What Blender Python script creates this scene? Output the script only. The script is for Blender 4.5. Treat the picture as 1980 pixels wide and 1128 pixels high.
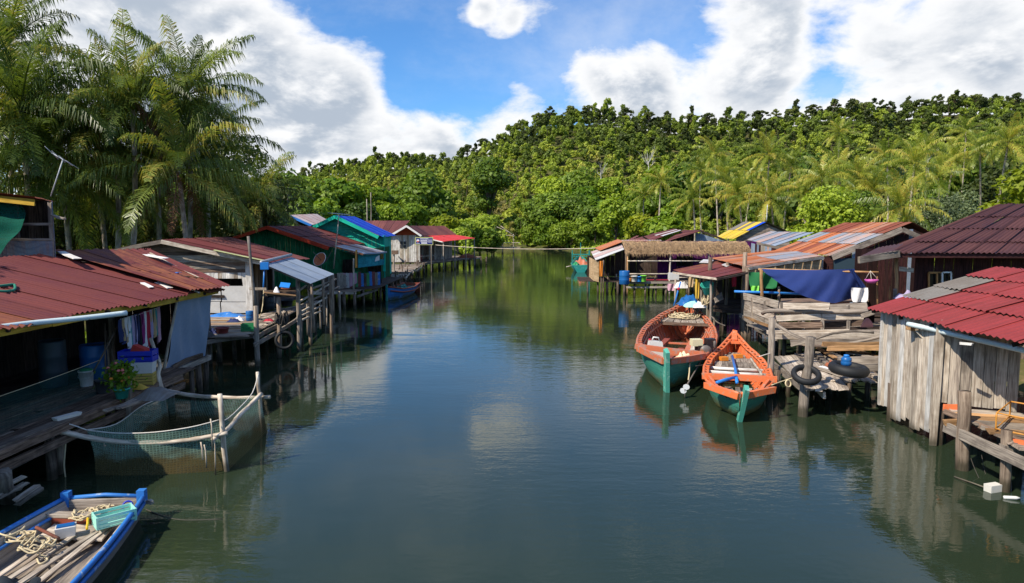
import bpy, math, random
import numpy as np
from mathutils import Vector, Matrix, Euler
random.seed(7); RNG = np.random.default_rng(7)
for o in list(bpy.data.objects): bpy.data.objects.remove(o)
SC = bpy.context.scene; COL = SC.collection
R = math.radians
# ------------------------------------------------------------------ camera
CAMH = 5.1; FPX = 1320.0; CX, CY = 990.0, 564.0; PITCH = math.atan((564-437)/1320)
cd = bpy.data.cameras.new('camera'); cam = bpy.data.objects.new('camera', cd); COL.objects.link(cam)
cam.location = (0, 0, CAMH); cam.rotation_euler = (math.pi/2-PITCH, 0, 0)
cd.sensor_width = 36; cd.lens = 36*FPX/1980; cd.clip_start = .1; cd.clip_end = 9000
SC.camera = cam
# ------------------------------------------------------------------ view
SC.view_settings.view_transform = 'Standard'; SC.view_settings.look = 'None'
SC.view_settings.exposure = 0.36; SC.view_settings.gamma = 1.0
try: SC.view_settings.use_curve_mapping = False
except Exception: pass
SC.render.engine = 'CYCLES'
SC.cycles.max_bounces = 5; SC.cycles.transparent_max_bounces = 8; SC.cycles.diffuse_bounces = 2
SC.cycles.glossy_bounces = 3; SC.cycles.transmission_bounces = 3
SC.cycles.use_denoising = True; SC.cycles.caustics_reflective = False; SC.cycles.caustics_refractive = False
# ------------------------------------------------------------------ sun (direction TO the sun)
SUND = Vector((-0.80, -0.62, 1.02)).normalized()
sl = bpy.data.lights.new('sun', 'SUN'); so = bpy.data.objects.new('sun', sl); COL.objects.link(so)
sl.energy = 4.8; sl.angle = R(.53); sl.color = (1, .92, .78)
so.rotation_euler = SUND.to_track_quat('Z', 'Y').to_euler(); so.location = (-40, -30, 60)
# ------------------------------------------------------------------ world: Nishita sky with cumulus
W = bpy.data.worlds.new('World'); SC.world = W; W.use_nodes = True
def pixdir(px, py):
    v = Vector((px-CX, FPX*math.cos(PITCH)+(CY-py)*math.sin(PITCH), -FPX*math.sin(PITCH)+(CY-py)*math.cos(PITCH)))
    return v.normalized()
class NT:
    def __init__(s, nt): s.t = nt; s.n = nt.nodes; s.l = nt.links
    def __call__(s, kind, ins=None, **kw):
        n = s.n.new(kind)
        for k, v in kw.items(): setattr(n, k, v)
        for k, v in (ins or {}).items():
            if hasattr(v, 'is_output') or isinstance(v, bpy.types.NodeSocket): s.l.new(v, n.inputs[k])
            else: n.inputs[k].default_value = v
        return n
    def math(s, op, a, b=0.0, c=None, clamp=False):
        d = {0: a, 1: b}
        if c is not None: d[2] = c
        return s('ShaderNodeMath', d, operation=op, use_clamp=clamp).outputs[0]
    def mix(s, f, a, b, mode='MIX'):
        n = s('ShaderNodeMix', None, data_type='RGBA', blend_type=mode)
        for k, v in ((0, f), (6, a), (7, b)):
            if isinstance(v, bpy.types.NodeSocket): s.l.new(v, n.inputs[k])
            else: n.inputs[k].default_value = v if k == 0 else (tuple(v)+(1,))[:4]
        return n.outputs[2]
    def rng(s, v, a, b, c=0.0, d=1.0, smooth=True):
        return s('ShaderNodeMapRange', {0: v, 1: a, 2: b, 3: c, 4: d}, interpolation_type='SMOOTHSTEP' if smooth else 'LINEAR').outputs[0]
def build_world():
    W.node_tree.nodes.clear(); q = NT(W.node_tree)
    out = q('ShaderNodeOutputWorld'); bg = q('ShaderNodeBackground')
    sky = q('ShaderNodeTexSky', None, sky_type='NISHITA', sun_disc=False)
    sky.sun_elevation = math.asin(SUND.z); sky.sun_rotation = math.atan2(SUND.x, SUND.y)
    sky.air_density = 1.0; sky.dust_density = 0.3; sky.ozone_density = 3.0; sky.altitude = 0
    skyc = q.mix(1.0, sky.outputs[0], (.52, .88, 1.22), 'MULTIPLY')
    d = q('ShaderNodeTexCoord').outputs['Generated']
    dn = q('ShaderNodeVectorMath', {0: d}, operation='NORMALIZE').outputs[0]
    def fbm(off, sc, det, rough=.55):
        m = q('ShaderNodeMapping', {0: dn, 'Location': off, 'Scale': (sc, sc, sc*1.9)})
        return q('ShaderNodeTexNoise', {'Vector': m.outputs[0], 'Scale': 1.0, 'Detail': det, 'Roughness': rough, 'Distortion': .15}).outputs[0]
    OFF = (3.1, 1.7, .4)
    n1 = q.math('MULTIPLY_ADD', fbm(OFF, 6.4, 11, .60), 1.5, -.25)
    up = (OFF[0]-.10, OFF[1]-.03, OFF[2]+.19)
    n2 = q.math('MULTIPLY_ADD', fbm(up, 6.4, 6, .55), 1.5, -.25)
    n3 = fbm((9, 2, 5), 2.6, 3)
    acc = q.math('MULTIPLY_ADD', n3, .5, -.40)
    for (px, py, r, w) in SKYBLOBS:
        c = pixdir(px, py); cosr = math.cos(math.atan(r/FPX))
        dt = q('ShaderNodeVectorMath', {0: dn, 1: tuple(c)}, operation='DOT_PRODUCT').outputs['Value']
        acc = q.math('ADD', acc, q.rng(dt, cosr, 1-(1-cosr)*.05, 0, w))
    cov = q.math('ADD', n1, acc)
    mask = q.rng(cov, .41, .73)
    thick = q.rng(cov, .58, 1.0)
    rel = q.math('MULTIPLY_ADD', q.math('SUBTRACT', n1, n2), 2.0, .62, clamp=True)
    grey = q.math('MULTIPLY', thick, q.math('SUBTRACT', 1.08, rel))
    cc = q.mix(q.rng(grey, .04, .66), (7.0, 7.05, 7.15), (3.3, 3.8, 4.5))
    wis = q.math('MULTIPLY', q.rng(fbm((1, 8, 2), 2.2, 7, .62), .40, .78), .46)
    m2 = q.math('MAXIMUM', mask, wis)
    col = q.mix(m2, skyc, cc)
    q.l.new(col, bg.inputs[0]); bg.inputs[1].default_value = .112
    q.l.new(bg.outputs[0], out.inputs[0])
SKYBLOBS = [(100, 30, 420, .44), (420, 170, 260, .30), (520, 290, 280, .34), (690, 130, 95, .32), (740, 300, 200, .26), (900, 250, 160, .34),
            (830, 70, 230, -.24), (860, 165, 130, -.26), (900, 8, 60, .36), (960, 28, 60, .34), (1015, 46, 40, .16), (1040, 105, 75, -.16), (1090, 165, 130, .26), (1200, 150, 120, .26),
            (1350, 160, 220, .32), (1560, 150, 200, .25), (1860, 50, 230, .27), (1240, 20, 120, -.16), (1900, 150, 160, .18), (1480, 30, 130, .14), (960, 135, 30, .22)]
build_world()
# ------------------------------------------------------------------ un-projection helpers
def g(px, py, z=0.0):
    d = pixdir(px, py); t = (z-CAMH)/d.z; return Vector((d.x*t, d.y*t, z))
def a(px, py, Y):
    d = pixdir(px, py); t = Y/d.y; return Vector((d.x*t, Y, CAMH+d.z*t))
def V3(*p): return Vector(p)
def lerp(p, q, t): return p+(q-p)*t
def srgb(h):
    c = [int(h[i:i+2], 16)/255 for i in (0, 2, 4)]
    return tuple((x/12.92 if x < .04045 else ((x+.055)/1.055)**2.4) for x in c)
# ------------------------------------------------------------------ materials
MATS = {}
def newmat(name):
    m = bpy.data.materials.new(name); m.use_nodes = True; m.node_tree.nodes.clear(); return m, NT(m.node_tree)
def finish(m, q, bsdf):
    o = q('ShaderNodeOutputMaterial'); q.l.new(bsdf, o.inputs[0]); MATS[m.name] = m; return m
def rand_off(q, vec, k=37.0):
    oi = q('ShaderNodeObjectInfo'); c = q('ShaderNodeCombineXYZ', {0: q.math('MULTIPLY', oi.outputs['Random'], k), 1: q.math('MULTIPLY', oi.outputs['Random'], k*1.7), 2: q.math('MULTIPLY', oi.outputs['Random'], k*.6)})
    return q('ShaderNodeVectorMath', {0: vec, 1: c.outputs[0]}, operation='ADD').outputs[0], oi.outputs['Random']
def scaled(q, vec, s): return q('ShaderNodeVectorMath', {0: vec, 1: s}, operation='MULTIPLY').outputs[0]
def noise(q, vec, sc, det=4, rough=.55, dist=0): return q('ShaderNodeTexNoise', {'Vector': vec, 'Scale': sc, 'Detail': det, 'Roughness': rough, 'Distortion': dist}).outputs[0]
def vmul(q, col, f):
    n = q('ShaderNodeHueSaturation', {'Color': col, 'Value': f}); return n.outputs[0]
def wood(name, dark, light, rough=.85, grain=13, var=.45, bump=.35, stain=None, tide=True):
    m, q = newmat(name); uv = q('ShaderNodeTexCoord').outputs['UV']
    v, rnd = rand_off(q, uv)
    n1 = noise(q, scaled(q, v, (.9, grain, 1)), 2.2, 6, .6)
    n2 = noise(q, v, 1.6, 4, .6)
    col = q.mix(q.rng(n1, .30, .70), dark, light)
    col = q.mix(q.math('MULTIPLY', q.rng(n2, .46, .72), .65), col, stain or tuple(x*.45 for x in dark))
    col = vmul(q, col, q.math('MULTIPLY_ADD', rnd, var*1.6, 1-var*.8))
    z = q('ShaderNodeSeparateXYZ', {0: q('ShaderNodeNewGeometry').outputs['Position']}).outputs[2]
    col = q.mix(q.math('MULTIPLY', q.rng(q.math('ADD', z, q.math('MULTIPLY_ADD', n2, .5, -.25)), .36, .10), .8 if tide else 0.0), col, srgb('2c2a1c'))   # wet tide band
    b = q('ShaderNodeBump', {'Strength': bump, 'Distance': .012, 'Height': n1})
    p = q('ShaderNodeBsdfPrincipled', {'Base Color': col, 'Roughness': rough, 'Normal': b.outputs[0], 'Specular IOR Level': .2})
    return finish(m, q, p.outputs[0])
def tin(name, base, rust, amount=.5, rough=.5, metal=.0, var=.25, soft=.14, streak=.5):
    """sheet metal: base paint / zinc with rust patches and streaks that run down the slope (UV v)"""
    m, q = newmat(name); uv = q('ShaderNodeTexCoord').outputs['UV']
    v, rnd = rand_off(q, uv)
    n1 = noise(q, v, 1.1, 9, .68)
    n2 = noise(q, scaled(q, v, (9, .5, 1)), 1.0, 5, .6)
    n3 = noise(q, v, 24, 3, .6)
    f = q.math('ADD', q.math('MULTIPLY', n1, 1-streak), q.math('MULTIPLY', n2, streak))
    f = q.math('ADD', f, q.math('MULTIPLY_ADD', rnd, .16, -.08))
    k = q.rng(f, .62-amount*.3-soft, .62-amount*.3+soft)
    col = q.mix(k, base, rust)
    col = vmul(q, col, q.math('MULTIPLY_ADD', n3, .5, .75))
    col = vmul(q, col, q.math('MULTIPLY_ADD', rnd, var*1.4, 1-var*.7))
    b = q('ShaderNodeBump', {'Strength': .15, 'Distance': .01, 'Height': n3})
    rr = q.math('MULTIPLY_ADD', k, .25, rough)
    p = q('ShaderNodeBsdfPrincipled', {'Base Color': col, 'Roughness': rr, 'Metallic': metal, 'Normal': b.outputs[0], 'Specular IOR Level': .35})
    return finish(m, q, p.outputs[0])
def paint(name, c, rough=.55, var=.18, wear=None, wearamt=.3, scale=5.0, spec=.4, bump=.1):
    m, q = newmat(name); v, rnd = rand_off(q, q('ShaderNodeTexCoord').outputs['Object'])
    n1 = noise(q, v, scale, 7, .62); n2 = noise(q, v, scale*6, 4, .6)
    col = q.mix(q.math('MULTIPLY_ADD', n1, var*2, -var*.4, clamp=True), c, tuple(x*.5 for x in c))
    if wear: col = q.mix(q.rng(n1, .66-wearamt*.3, .72-wearamt*.3), col, wear)
    col = vmul(q, col, q.math('MULTIPLY_ADD', n2, .24, .88))
    b = q('ShaderNodeBump', {'Strength': bump, 'Distance': .01, 'Height': n2})
    p = q('ShaderNodeBsdfPrincipled', {'Base Color': col, 'Roughness': rough, 'Normal': b.outputs[0], 'Specular IOR Level': spec})
    return finish(m, q, p.outputs[0])
def leaf(name, dark, light, yellow=None, yamt=.0, trans=.35, rough=.5, attr=False, var=.5):
    m, q = newmat(name); pos = q('ShaderNodeNewGeometry').outputs['Position']
    rnd = q('ShaderNodeObjectInfo').outputs['Random']
    n = noise(q, pos, .55, 3); n2 = noise(q, pos, 3.2, 2)
    f = q.math('ADD', q.math('MULTIPLY', n, .6), q.math('MULTIPLY', n2, .4))
    if attr:
        z = q('ShaderNodeSeparateXYZ', {0: pos}).outputs[2]; alt = q.rng(q.math('ADD', z, q.math('MULTIPLY_ADD', noise(q, pos, .03, 2), 16, -8)), 14, 46, .15, -.20)
        f = q.math('ADD', q.math('MULTIPLY', f, .45), q.math('ADD', alt, q.math('MULTIPLY_ADD', rnd, .52, -.02)))
    else:
        f = q.math('ADD', f, q.math('MULTIPLY_ADD', rnd, var, -var*.5))
    if attr:
        cr = q('ShaderNodeValToRGB', {0: f}); el = cr.color_ramp.elements; el[0].position = .10; el[0].color = srgb('3e481e')+(1,); el[1].position = .95; el[1].color = srgb('bdb455')+(1,)
        for ps, hx in ((.30, '64742c'), (.48, '8a9a32'), (.64, 'a6b040'), (.76, 'b2b248'), (.84, '8f8452')): n_ = el.new(ps); n_.color = srgb(hx)+(1,)
        col = cr.outputs[0]
    else: col = q.mix(q.rng(f, .25, .75), dark, light)
    if yellow: col = q.mix(q.math('MULTIPLY', q.rng(q.math('ADD', n2, q.math('MULTIPLY_ADD', rnd, .5, -.25)), .70-yamt, .80-yamt*.6), .85), col, yellow)
    p = q('ShaderNodeBsdfPrincipled', {'Base Color': col, 'Roughness': rough, 'Specular IOR Level': .3})
    t = q('ShaderNodeBsdfTranslucent', {'Color': q.mix(1.0, col, (1.25, 1.25, .55), 'MULTIPLY')})
    mx = q('ShaderNodeMixShader', {0: trans, 1: p.outputs[0], 2: t.outputs[0]})
    return finish(m, q, mx.outputs[0])
def netmat(name, c, fac=.5, rough=.8, mud=None):
    m, q = newmat(name); v = q('ShaderNodeTexCoord').outputs['UV']
    n = noise(q, v, 3, 4)
    col = q.mix(n, tuple(x*.6 for x in c), tuple(x*1.3 for x in c))
    sx = q('ShaderNodeSeparateXYZ', {0: v}); tri = lambda o, k: q.math('ABSOLUTE', q.math('SUBTRACT', q.math('FRACT', q.math('MULTIPLY', o, k)), .5))
    line = q.rng(q.math('MAXIMUM', tri(sx.outputs[0], 22), tri(sx.outputs[1], 11)), .30, .46)                                # knotted mesh
    f = q.math('ADD', q.math('MULTIPLY', line, .45 if mud else .1), q.math('MULTIPLY_ADD', n, .3, fac-.30 if mud else fac-.15), clamp=True)
    if mud:
        z = q('ShaderNodeSeparateXYZ', {0: q('ShaderNodeNewGeometry').outputs['Position']}).outputs[2]
        k = q.rng(q.math('ADD', z, q.math('MULTIPLY_ADD', n, .5, -.25)), .62, .25)
        col = q.mix(k, col, mud); f = q.math('ADD', f, q.math('MULTIPLY', k, .42), clamp=True)
    p = q('ShaderNodeBsdfPrincipled', {'Base Color': col, 'Roughness': rough, 'Specular IOR Level': .1})
    t = q('ShaderNodeBsdfTransparent'); mx = q('ShaderNodeMixShader', {0: f, 1: t.outputs[0], 2: p.outputs[0]})
    return finish(m, q, mx.outputs[0])
# ------------------------------------------------------------------ objects
WO = {}
def setp(o, label=None, cat=None, group=None, kind=None):
    if label: o['label'] = label
    if cat: o['category'] = cat
    if group: o['group'] = group
    if kind: o['kind'] = kind
    return o
def worg(o): return WO.get(o.name, Vector((0, 0, 0))) if o else Vector((0, 0, 0))
def thing(name, label, cat, loc, group=None):
    o = bpy.data.objects.new(name, None); COL.objects.link(o); o.location = loc; WO[o.name] = Vector(loc)
    o.empty_display_size = .2
    return setp(o, label, cat, group)
def mesh(name, V, F, mat, uv=None, smooth=False):
    me = bpy.data.meshes.new(name); me.from_pydata([tuple(p) for p in V], [], F)
    if uv is not None:
        l = me.uv_layers.new(name='UVMap'); li = np.empty(len(me.loops), dtype=np.int32); me.loops.foreach_get('vertex_index', li)
        l.data.foreach_set('uv', np.asarray(uv, dtype=np.float32)[li].ravel())
    if smooth: me.shade_smooth()
    for m in (mat if isinstance(mat, (list, tuple)) else [mat]): me.materials.append(MATS[m])
    return me
def link(name, me, loc, parent=None):
    o = bpy.data.objects.new(name, me); COL.objects.link(o)
    if parent: o.parent = parent
    o.location = Vector(loc)-worg(parent); WO[o.name] = Vector(loc); return o
def mk(name, V, F, mat, parent=None, uv=None, smooth=False, org=None):
    V = np.asarray([tuple(p) for p in V], dtype=float)
    c = V.mean(0) if org is None else np.asarray(org)
    return link(name, mesh(name, V-c, F, mat, uv, smooth), c, parent)
def frame_of(d, up=Vector((0, 0, 1))):
    d = d.normalized(); s = d.cross(up)
    if s.length < 1e-3: s = d.cross(Vector((0, 1, 0)))
    s.normalize(); return d, s, s.cross(d).normalized()
def plank(p0, p1, w, t, mat, parent=None, name='plank', up=(0, 0, 1), bow=.012, rag=.03, wj=.08, w1=None):
    p0 = Vector(p0); p1 = Vector(p1); d, s, u = frame_of(p1-p0, Vector(up)); L = (p1-p0).length
    V = []; uv = []; ru = random.uniform
    for i, f in enumerate((0, .5, 1)):
        ww = (w+((w1 or w)-w)*f)*(1+ru(-wj, wj))
        c = lerp(p0, p1, f)+s*(ru(-bow, bow))+u*(ru(-bow, bow) if i == 1 else 0)
        for (ss, uu) in ((-1, -1), (1, -1), (1, 1), (-1, 1)):
            e = ru(-rag, rag) if i != 1 else 0
            V.append(c+s*(ss*ww/2)+u*(uu*t/2)+d*e); uv.append((f*L, ss*w/2+uu*t/2+w))
    F = [(3, 2, 1, 0), (8, 9, 10, 11)]
    for i in (0, 4):
        for k in range(4): F.append((i+k, i+(k+1) % 4, i+4+(k+1) % 4, i+4+k))
    return mk(name, V, F, mat, parent, uv)
def pole(p0, p1, r0, r1=None, mat='pole', parent=None, name='post', n=8, rings=5, crook=.25, cap=True):
    p0 = Vector(p0); p1 = Vector(p1); r1 = r0*.85 if r1 is None else r1
    pts = [lerp(p0, p1, i/(rings-1)) for i in range(rings)]
    for i in range(1, rings-1): pts[i] = pts[i]+Vector((random.uniform(-1, 1), random.uniform(-1, 1), 0))*r0*crook
    return tube(pts, [r0+(r1-r0)*i/(rings-1) for i in range(rings)], mat, parent, name, n, .06)
def tube(pts, r, mat, parent=None, name='rope', n=6, jit=0.0, smooth=True):
    pts = [Vector(p) for p in pts]; N = len(pts); V = []; uv = []; L = 0
    if not isinstance(r, (list, tuple)): r = [r]*N
    up = Vector((0.31, 0.17, .93))
    for i, p in enumerate(pts):
        t = pts[min(i+1, N-1)]-pts[max(i-1, 0)]
        if i: L += (p-pts[i-1]).length
        d, s, u = frame_of(t, up if abs(t.normalized().z) < .9 else Vector((0, 1, 0)))
        for k in range(n):
            an = 2*math.pi*k/n; rr = r[i]*(1+random.uniform(-jit, jit))
            V.append(p+s*(math.cos(an)*rr)+u*(math.sin(an)*rr)); uv.append((L, k/n*6.28*r[i]))
    F = [tuple(range(n)), tuple(range((N-1)*n, N*n))[::-1]]
    F[0] = F[0][::-1]; F[1] = F[1][::-1]
    for i in range(N-1):
        for k in range(n): F.append((i*n+k, i*n+(k+1) % n, (i+1)*n+(k+1) % n, (i+1)*n+k))
    return mk(name, V, F, mat, parent, uv, smooth)
def smooth_path(P, k=6):
    P = [Vector(p) for p in P]; out = []
    for i in range(len(P)-1):
        p0, p1, p2, p3 = P[max(i-1, 0)], P[i], P[i+1], P[min(i+2, len(P)-1)]
        for j in range(k):
            t = j/k; out.append(.5*((2*p1)+(p2-p0)*t+(2*p0-5*p1+4*p2-p3)*t*t+(3*p1-p0-3*p2+p3)*t**3))
    return out+[P[-1]]
def lathe(name, base, prof, mat, parent=None, n=16, tilt=None, smooth=True):
    V = []; F = []; uv = []; base = Vector(base)
    for (r, z) in prof:
        for k in range(n):
            an = 2*math.pi*k/n; v = Vector((r*math.cos(an), r*math.sin(an), z))
            if tilt: v = Euler(tilt).to_matrix() @ v
            V.append(base+v); uv.append((z, an*r))
    m = len(prof)
    for i in range(m-1):
        for k in range(n): F.append((i*n+k, i*n+(k+1) % n, (i+1)*n+(k+1) % n, (i+1)*n+k))
    F.append(tuple(range(n))[::-1]); F.append(tuple(range((m-1)*n, m*n)))
    return mk(name, V, F, mat, parent, uv, smooth)
def hexa(name, b4, t4, mat, parent=None):
    """closed box from four bottom and four top points, same winding"""
    V = list(b4)+list(t4); F = [(3, 2, 1, 0), (4, 5, 6, 7)]+[(i, (i+1) % 4, 4+(i+1) % 4, 4+i) for i in range(4)]
    b4 = [Vector(p) for p in b4]
    uv = [((Vector(p)-b4[0]).z*1.0+(i % 4)*.01, ((Vector(p)-b4[0]).xy.length)) for i, p in enumerate(V)]
    return mk(name, V, F, mat, parent, uv)
def box(name, c, sx, sy, sz, mat, parent=None, rz=0.0, taper=1.0, lean=(0, 0)):
    c = Vector(c); cs, sn = math.cos(rz), math.sin(rz)
    def q(x, y, z): return c+Vector((x*cs-y*sn+lean[0]*z, x*sn+y*cs+lean[1]*z, z))
    b = [q(x*sx/2*taper, y*sy/2*taper, 0) for x, y in ((-1, -1), (1, -1), (1, 1), (-1, 1))]
    t = [q(x*sx/2, y*sy/2, sz) for x, y in ((-1, -1), (1, -1), (1, 1), (-1, 1))]
    return hexa(name, b, t, mat, parent)
def slab(name, quad, th, mat, parent=None):
    """flat panel: four points plus thickness along its normal"""
    q = [Vector(p) for p in quad]; n = (q[1]-q[0]).cross(q[3]-q[0]).normalized()
    V = q+[p+n*th for p in q]; F = [(3, 2, 1, 0), (4, 5, 6, 7)]+[(i, (i+1) % 4, 4+(i+1) % 4, 4+i) for i in range(4)]
    L = (q[1]-q[0]).length; H = (q[3]-q[0]).length
    uv = [(0, 0), (L, 0), (L, H), (0, H)]*2
    return mk(name, V, F, mat, parent, uv)
def grid(name, nu, nv, fn, mat, parent=None, smooth=True, kind=None):
    V = []; uv = []
    for j in range(nv+1):
        for i in range(nu+1): V.append(fn(i/nu, j/nv)); uv.append((i/nu*2, j/nv*2))
    F = [(j*(nu+1)+i, j*(nu+1)+i+1, (j+1)*(nu+1)+i+1, (j+1)*(nu+1)+i) for j in range(nv) for i in range(nu)]
    return mk(name, V, F, mat, parent, uv, smooth)
def sheet(name, q, mat, parent, wave=.13, amp=.016, rows=1, ppw=3, sag=.0, zoff=0.0):
    """corrugated sheet on quad q=(eave0,eave1,top1,top0); corrugations run up the slope"""
    q = [Vector(p) for p in q]; wd = (q[1]-q[0]).length; ln = (q[3]-q[0]).length
    nw = max(3, round(wd/wave)); nu = nw*ppw
    n = (q[1]-q[0]).cross(q[3]-q[0]).normalized()
    if n.z < 0: n = -n
    V = []; uv = []; wob = amp*random.uniform(-.55, .55); ph = random.uniform(0, 6)
    for j in range(rows+1):
        t = j/rows
        for i in range(nu+1):
            s = i/nu; p = lerp(lerp(q[0], q[1], s), lerp(q[3], q[2], s), t)
            h = amp*math.cos(2*math.pi*i/ppw+.4)+zoff-sag*math.sin(math.pi*s)*(1-t)+wob*math.sin(s*5+ph)*(.4+t)+random.uniform(-.12, .12)*amp
            V.append(p+n*h); uv.append((s*wd, t*ln))
    F = [(j*(nu+1)+i, j*(nu+1)+i+1, (j+1)*(nu+1)+i+1, (j+1)*(nu+1)+i) for j in range(rows) for i in range(nu)]
    return mk(name, V, F, mat, parent, uv, True)
def roof(parent, E0, E1, R1, R0, ns, nr, pick, wave=.13, amp=.016, jit=.03, name='roof_sheet', ppw=3, over=.06, lift=.03):
    """rows of overlapping corrugated sheets; pick(i,j) names each sheet's material"""
    E0, E1, R0, R1 = Vector(E0), Vector(E1), Vector(R0), Vector(R1)
    def P(s, t): return lerp(lerp(E0, E1, s), lerp(R0, R1, s), t)
    for j in range(nr):
        for i in range(ns):
            s0, s1 = i/ns, (i+1)/ns+over/ns; t0, t1 = max(j/nr-.05/nr, 0) if j else -random.uniform(0, jit)*.5, (j+1)/nr
            z = .012*(i % 2)+lift*(j/nr)+(lift*.8 if j else 0)*0
            j0 = random.uniform(-jit, jit)*.12
            lo = Vector((0, 0, lift if j else 0))
            quad = [P(s0, t0+j0)+lo, P(s1, t0+j0*.6)+lo, P(s1, t1), P(s0, t1)]
            sheet(name, quad, pick(i, j), parent, wave, amp, 1, ppw, 0, z)
def one(m): return lambda i, j: m
def rnd(*ms): return lambda i, j: random.choice(ms)
def vboards(parent, A, B, zb, zt, n, mat, name='wall_board', th=.025, rag=.0, gap=.012, skip=None, proud=.012, batten=None):
    """upright boards from A to B; zb/zt are numbers or functions of 0..1 along the wall"""
    A, B = Vector(A), Vector(B); f0 = zb if callable(zb) else (lambda t: zb); f1 = zt if callable(zt) else (lambda t: zt)
    d = (B-A); L = d.length; d.normalize(); nrm = Vector((d.y, -d.x, 0)); L = max(L, .01)
    for i in range(n):
        if skip and skip((i+.5)/n): continue
        g0 = gap/2/L; s0, s1 = i/n+g0, (i+1)/n-g0; o = nrm*random.uniform(0, proud)
        r0 = random.uniform(-rag, rag)
        def at(s, z): p = lerp(A, B, s); return Vector((p.x, p.y, z))+o
        b0, b1, t0, t1 = f0(s0)+r0, f0(s1)+r0+random.uniform(-rag, rag)*.3, f1(s0), f1(s1)
        q = [at(s0, b0), at(s1, b1), at(s1, t1), at(s0, t0)]
        V = q+[p-nrm*th for p in q]; w = L/n
        uv = [(p.z, ((Vector((p.x, p.y, 0))-Vector((q[0].x, q[0].y, 0))).length)) for p in V]
        F = [(0, 1, 2, 3), (7, 6, 5, 4)]+[(i2, 4+i2, 4+(i2+1) % 4, (i2+1) % 4) for i2 in range(4)]
        mk(name, V, F, mat if isinstance(mat, str) else mat(i), parent, uv)
        if batten and i:
            p = lerp(A, B, i/n); plank(V3(p.x, p.y, f0(i/n))+nrm*.02, V3(p.x, p.y, f1(i/n))+nrm*.02, .04, .02, batten, parent, 'batten', up=tuple(nrm), bow=0, rag=0)
def hboards(parent, A, B, z0, z1, n, mat, name='wall_board', lim=None, th=.022, lap=.014):
    """lapped level boards between A and B; lim(z) -> (s0,s1) trims them to a gable"""
    A, B = Vector(A), Vector(B); d = (B-A).normalized(); nrm = Vector((d.y, -d.x, 0)); h = (z1-z0)/n
    for k in range(n):
        za, zc = z0+k*h, z0+(k+1)*h
        (a0, a1), (b0, b1) = (lim(za), lim(zc)) if lim else ((0, 1), (0, 1))
        if a1-a0 < .01: continue
        if b1 < b0: b0 = b1 = (b0+b1)/2
        def at(s, z, o): p = lerp(A, B, s); return Vector((p.x, p.y, z))+nrm*o
        e = random.uniform(0, .006)
        q = [at(a0, za, lap+e), at(a1, za, lap+e), at(b1, zc-.006, 0), at(b0, zc-.006, 0)]
        V = q+[p-nrm*th for p in q]; uv = [((p-q[0]).dot(d), p.z-za) for p in V]
        F = [(0, 1, 2, 3), (7, 6, 5, 4)]+[(i2, 4+i2, 4+(i2+1) % 4, (i2+1) % 4) for i2 in range(4)]
        mk(name, V, F, mat if isinstance(mat, str) else mat(k), parent, uv)
def deck(parent, A, B, C, D_, n, mat, th=.04, name='deck_plank', gap=.02, rag=.08, skip=.0, j=.015):
    """n planks laid A->B, stepping from AB to DC"""
    A, B, C, D_ = map(Vector, (A, B, C, D_))
    w = ((D_-A).length+(C-B).length)/2/n
    for i in range(n):
        if random.random() < skip: continue
        t = (i+.5)/n; p0, p1 = lerp(A, D_, t), lerp(B, C, t); o = V3(0, 0, random.uniform(-j, j))
        cuts = [0, 1] if (p1-p0).length < 5 else [0, random.uniform(.35, .65), 1]
        for k in range(len(cuts)-1):
            plank(lerp(p0, p1, cuts[k]+(.004 if k else 0))+o, lerp(p0, p1, cuts[k+1])+o, w-gap, th, mat if isinstance(mat, str) else random.choice(mat), parent, name, rag=rag*.5, bow=.01)
def stilts(parent, pts, ztop, r=.08, mat='stilt', z0=-1.3, lean=.06):
    for p in pts:
        zt = ztop if len(p) < 3 else p[2]; l = lambda: random.uniform(-lean, lean)
        pole((p[0]+l(), p[1]+l(), z0), (p[0]+l()*.5, p[1]+l()*.5, zt), r*random.uniform(.8, 1.2), None, mat, parent, 'stilt', n=7, rings=4)
def rope_sag(p0, p1, sag, r, mat, parent=None, name='rope', n=10):
    p0, p1 = Vector(p0), Vector(p1)
    return tube([lerp(p0, p1, i/n)-V3(0, 0, sag*4*(i/n)*(1-i/n)) for i in range(n+1)], r, mat, parent, name, 5)
def coil(name, c, r, turns, th, mat, label=None, cat=None, parent=None, flat=.25, seed=0, tail=None, up=None):
    rr = random.Random(seed); P = []; c = Vector(c); n = int(turns*14); ph = rr.uniform(0, 6)
    for i in range(n):
        an = 2*math.pi*i/14+ph; k = r*(.55+.45*rr.random()*.6+.25*math.sin(i*.37+ph))
        P.append(c+V3(k*math.cos(an)*1.15, k*math.sin(an), th+flat*r*(.5+.5*math.sin(i*1.9))*rr.random()))
    if tail: P += [Vector(t) for t in tail]
    o = tube(smooth_path(P, 2), th, mat, parent, name, 5)
    return setp(o, label, cat) if label else o
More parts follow.
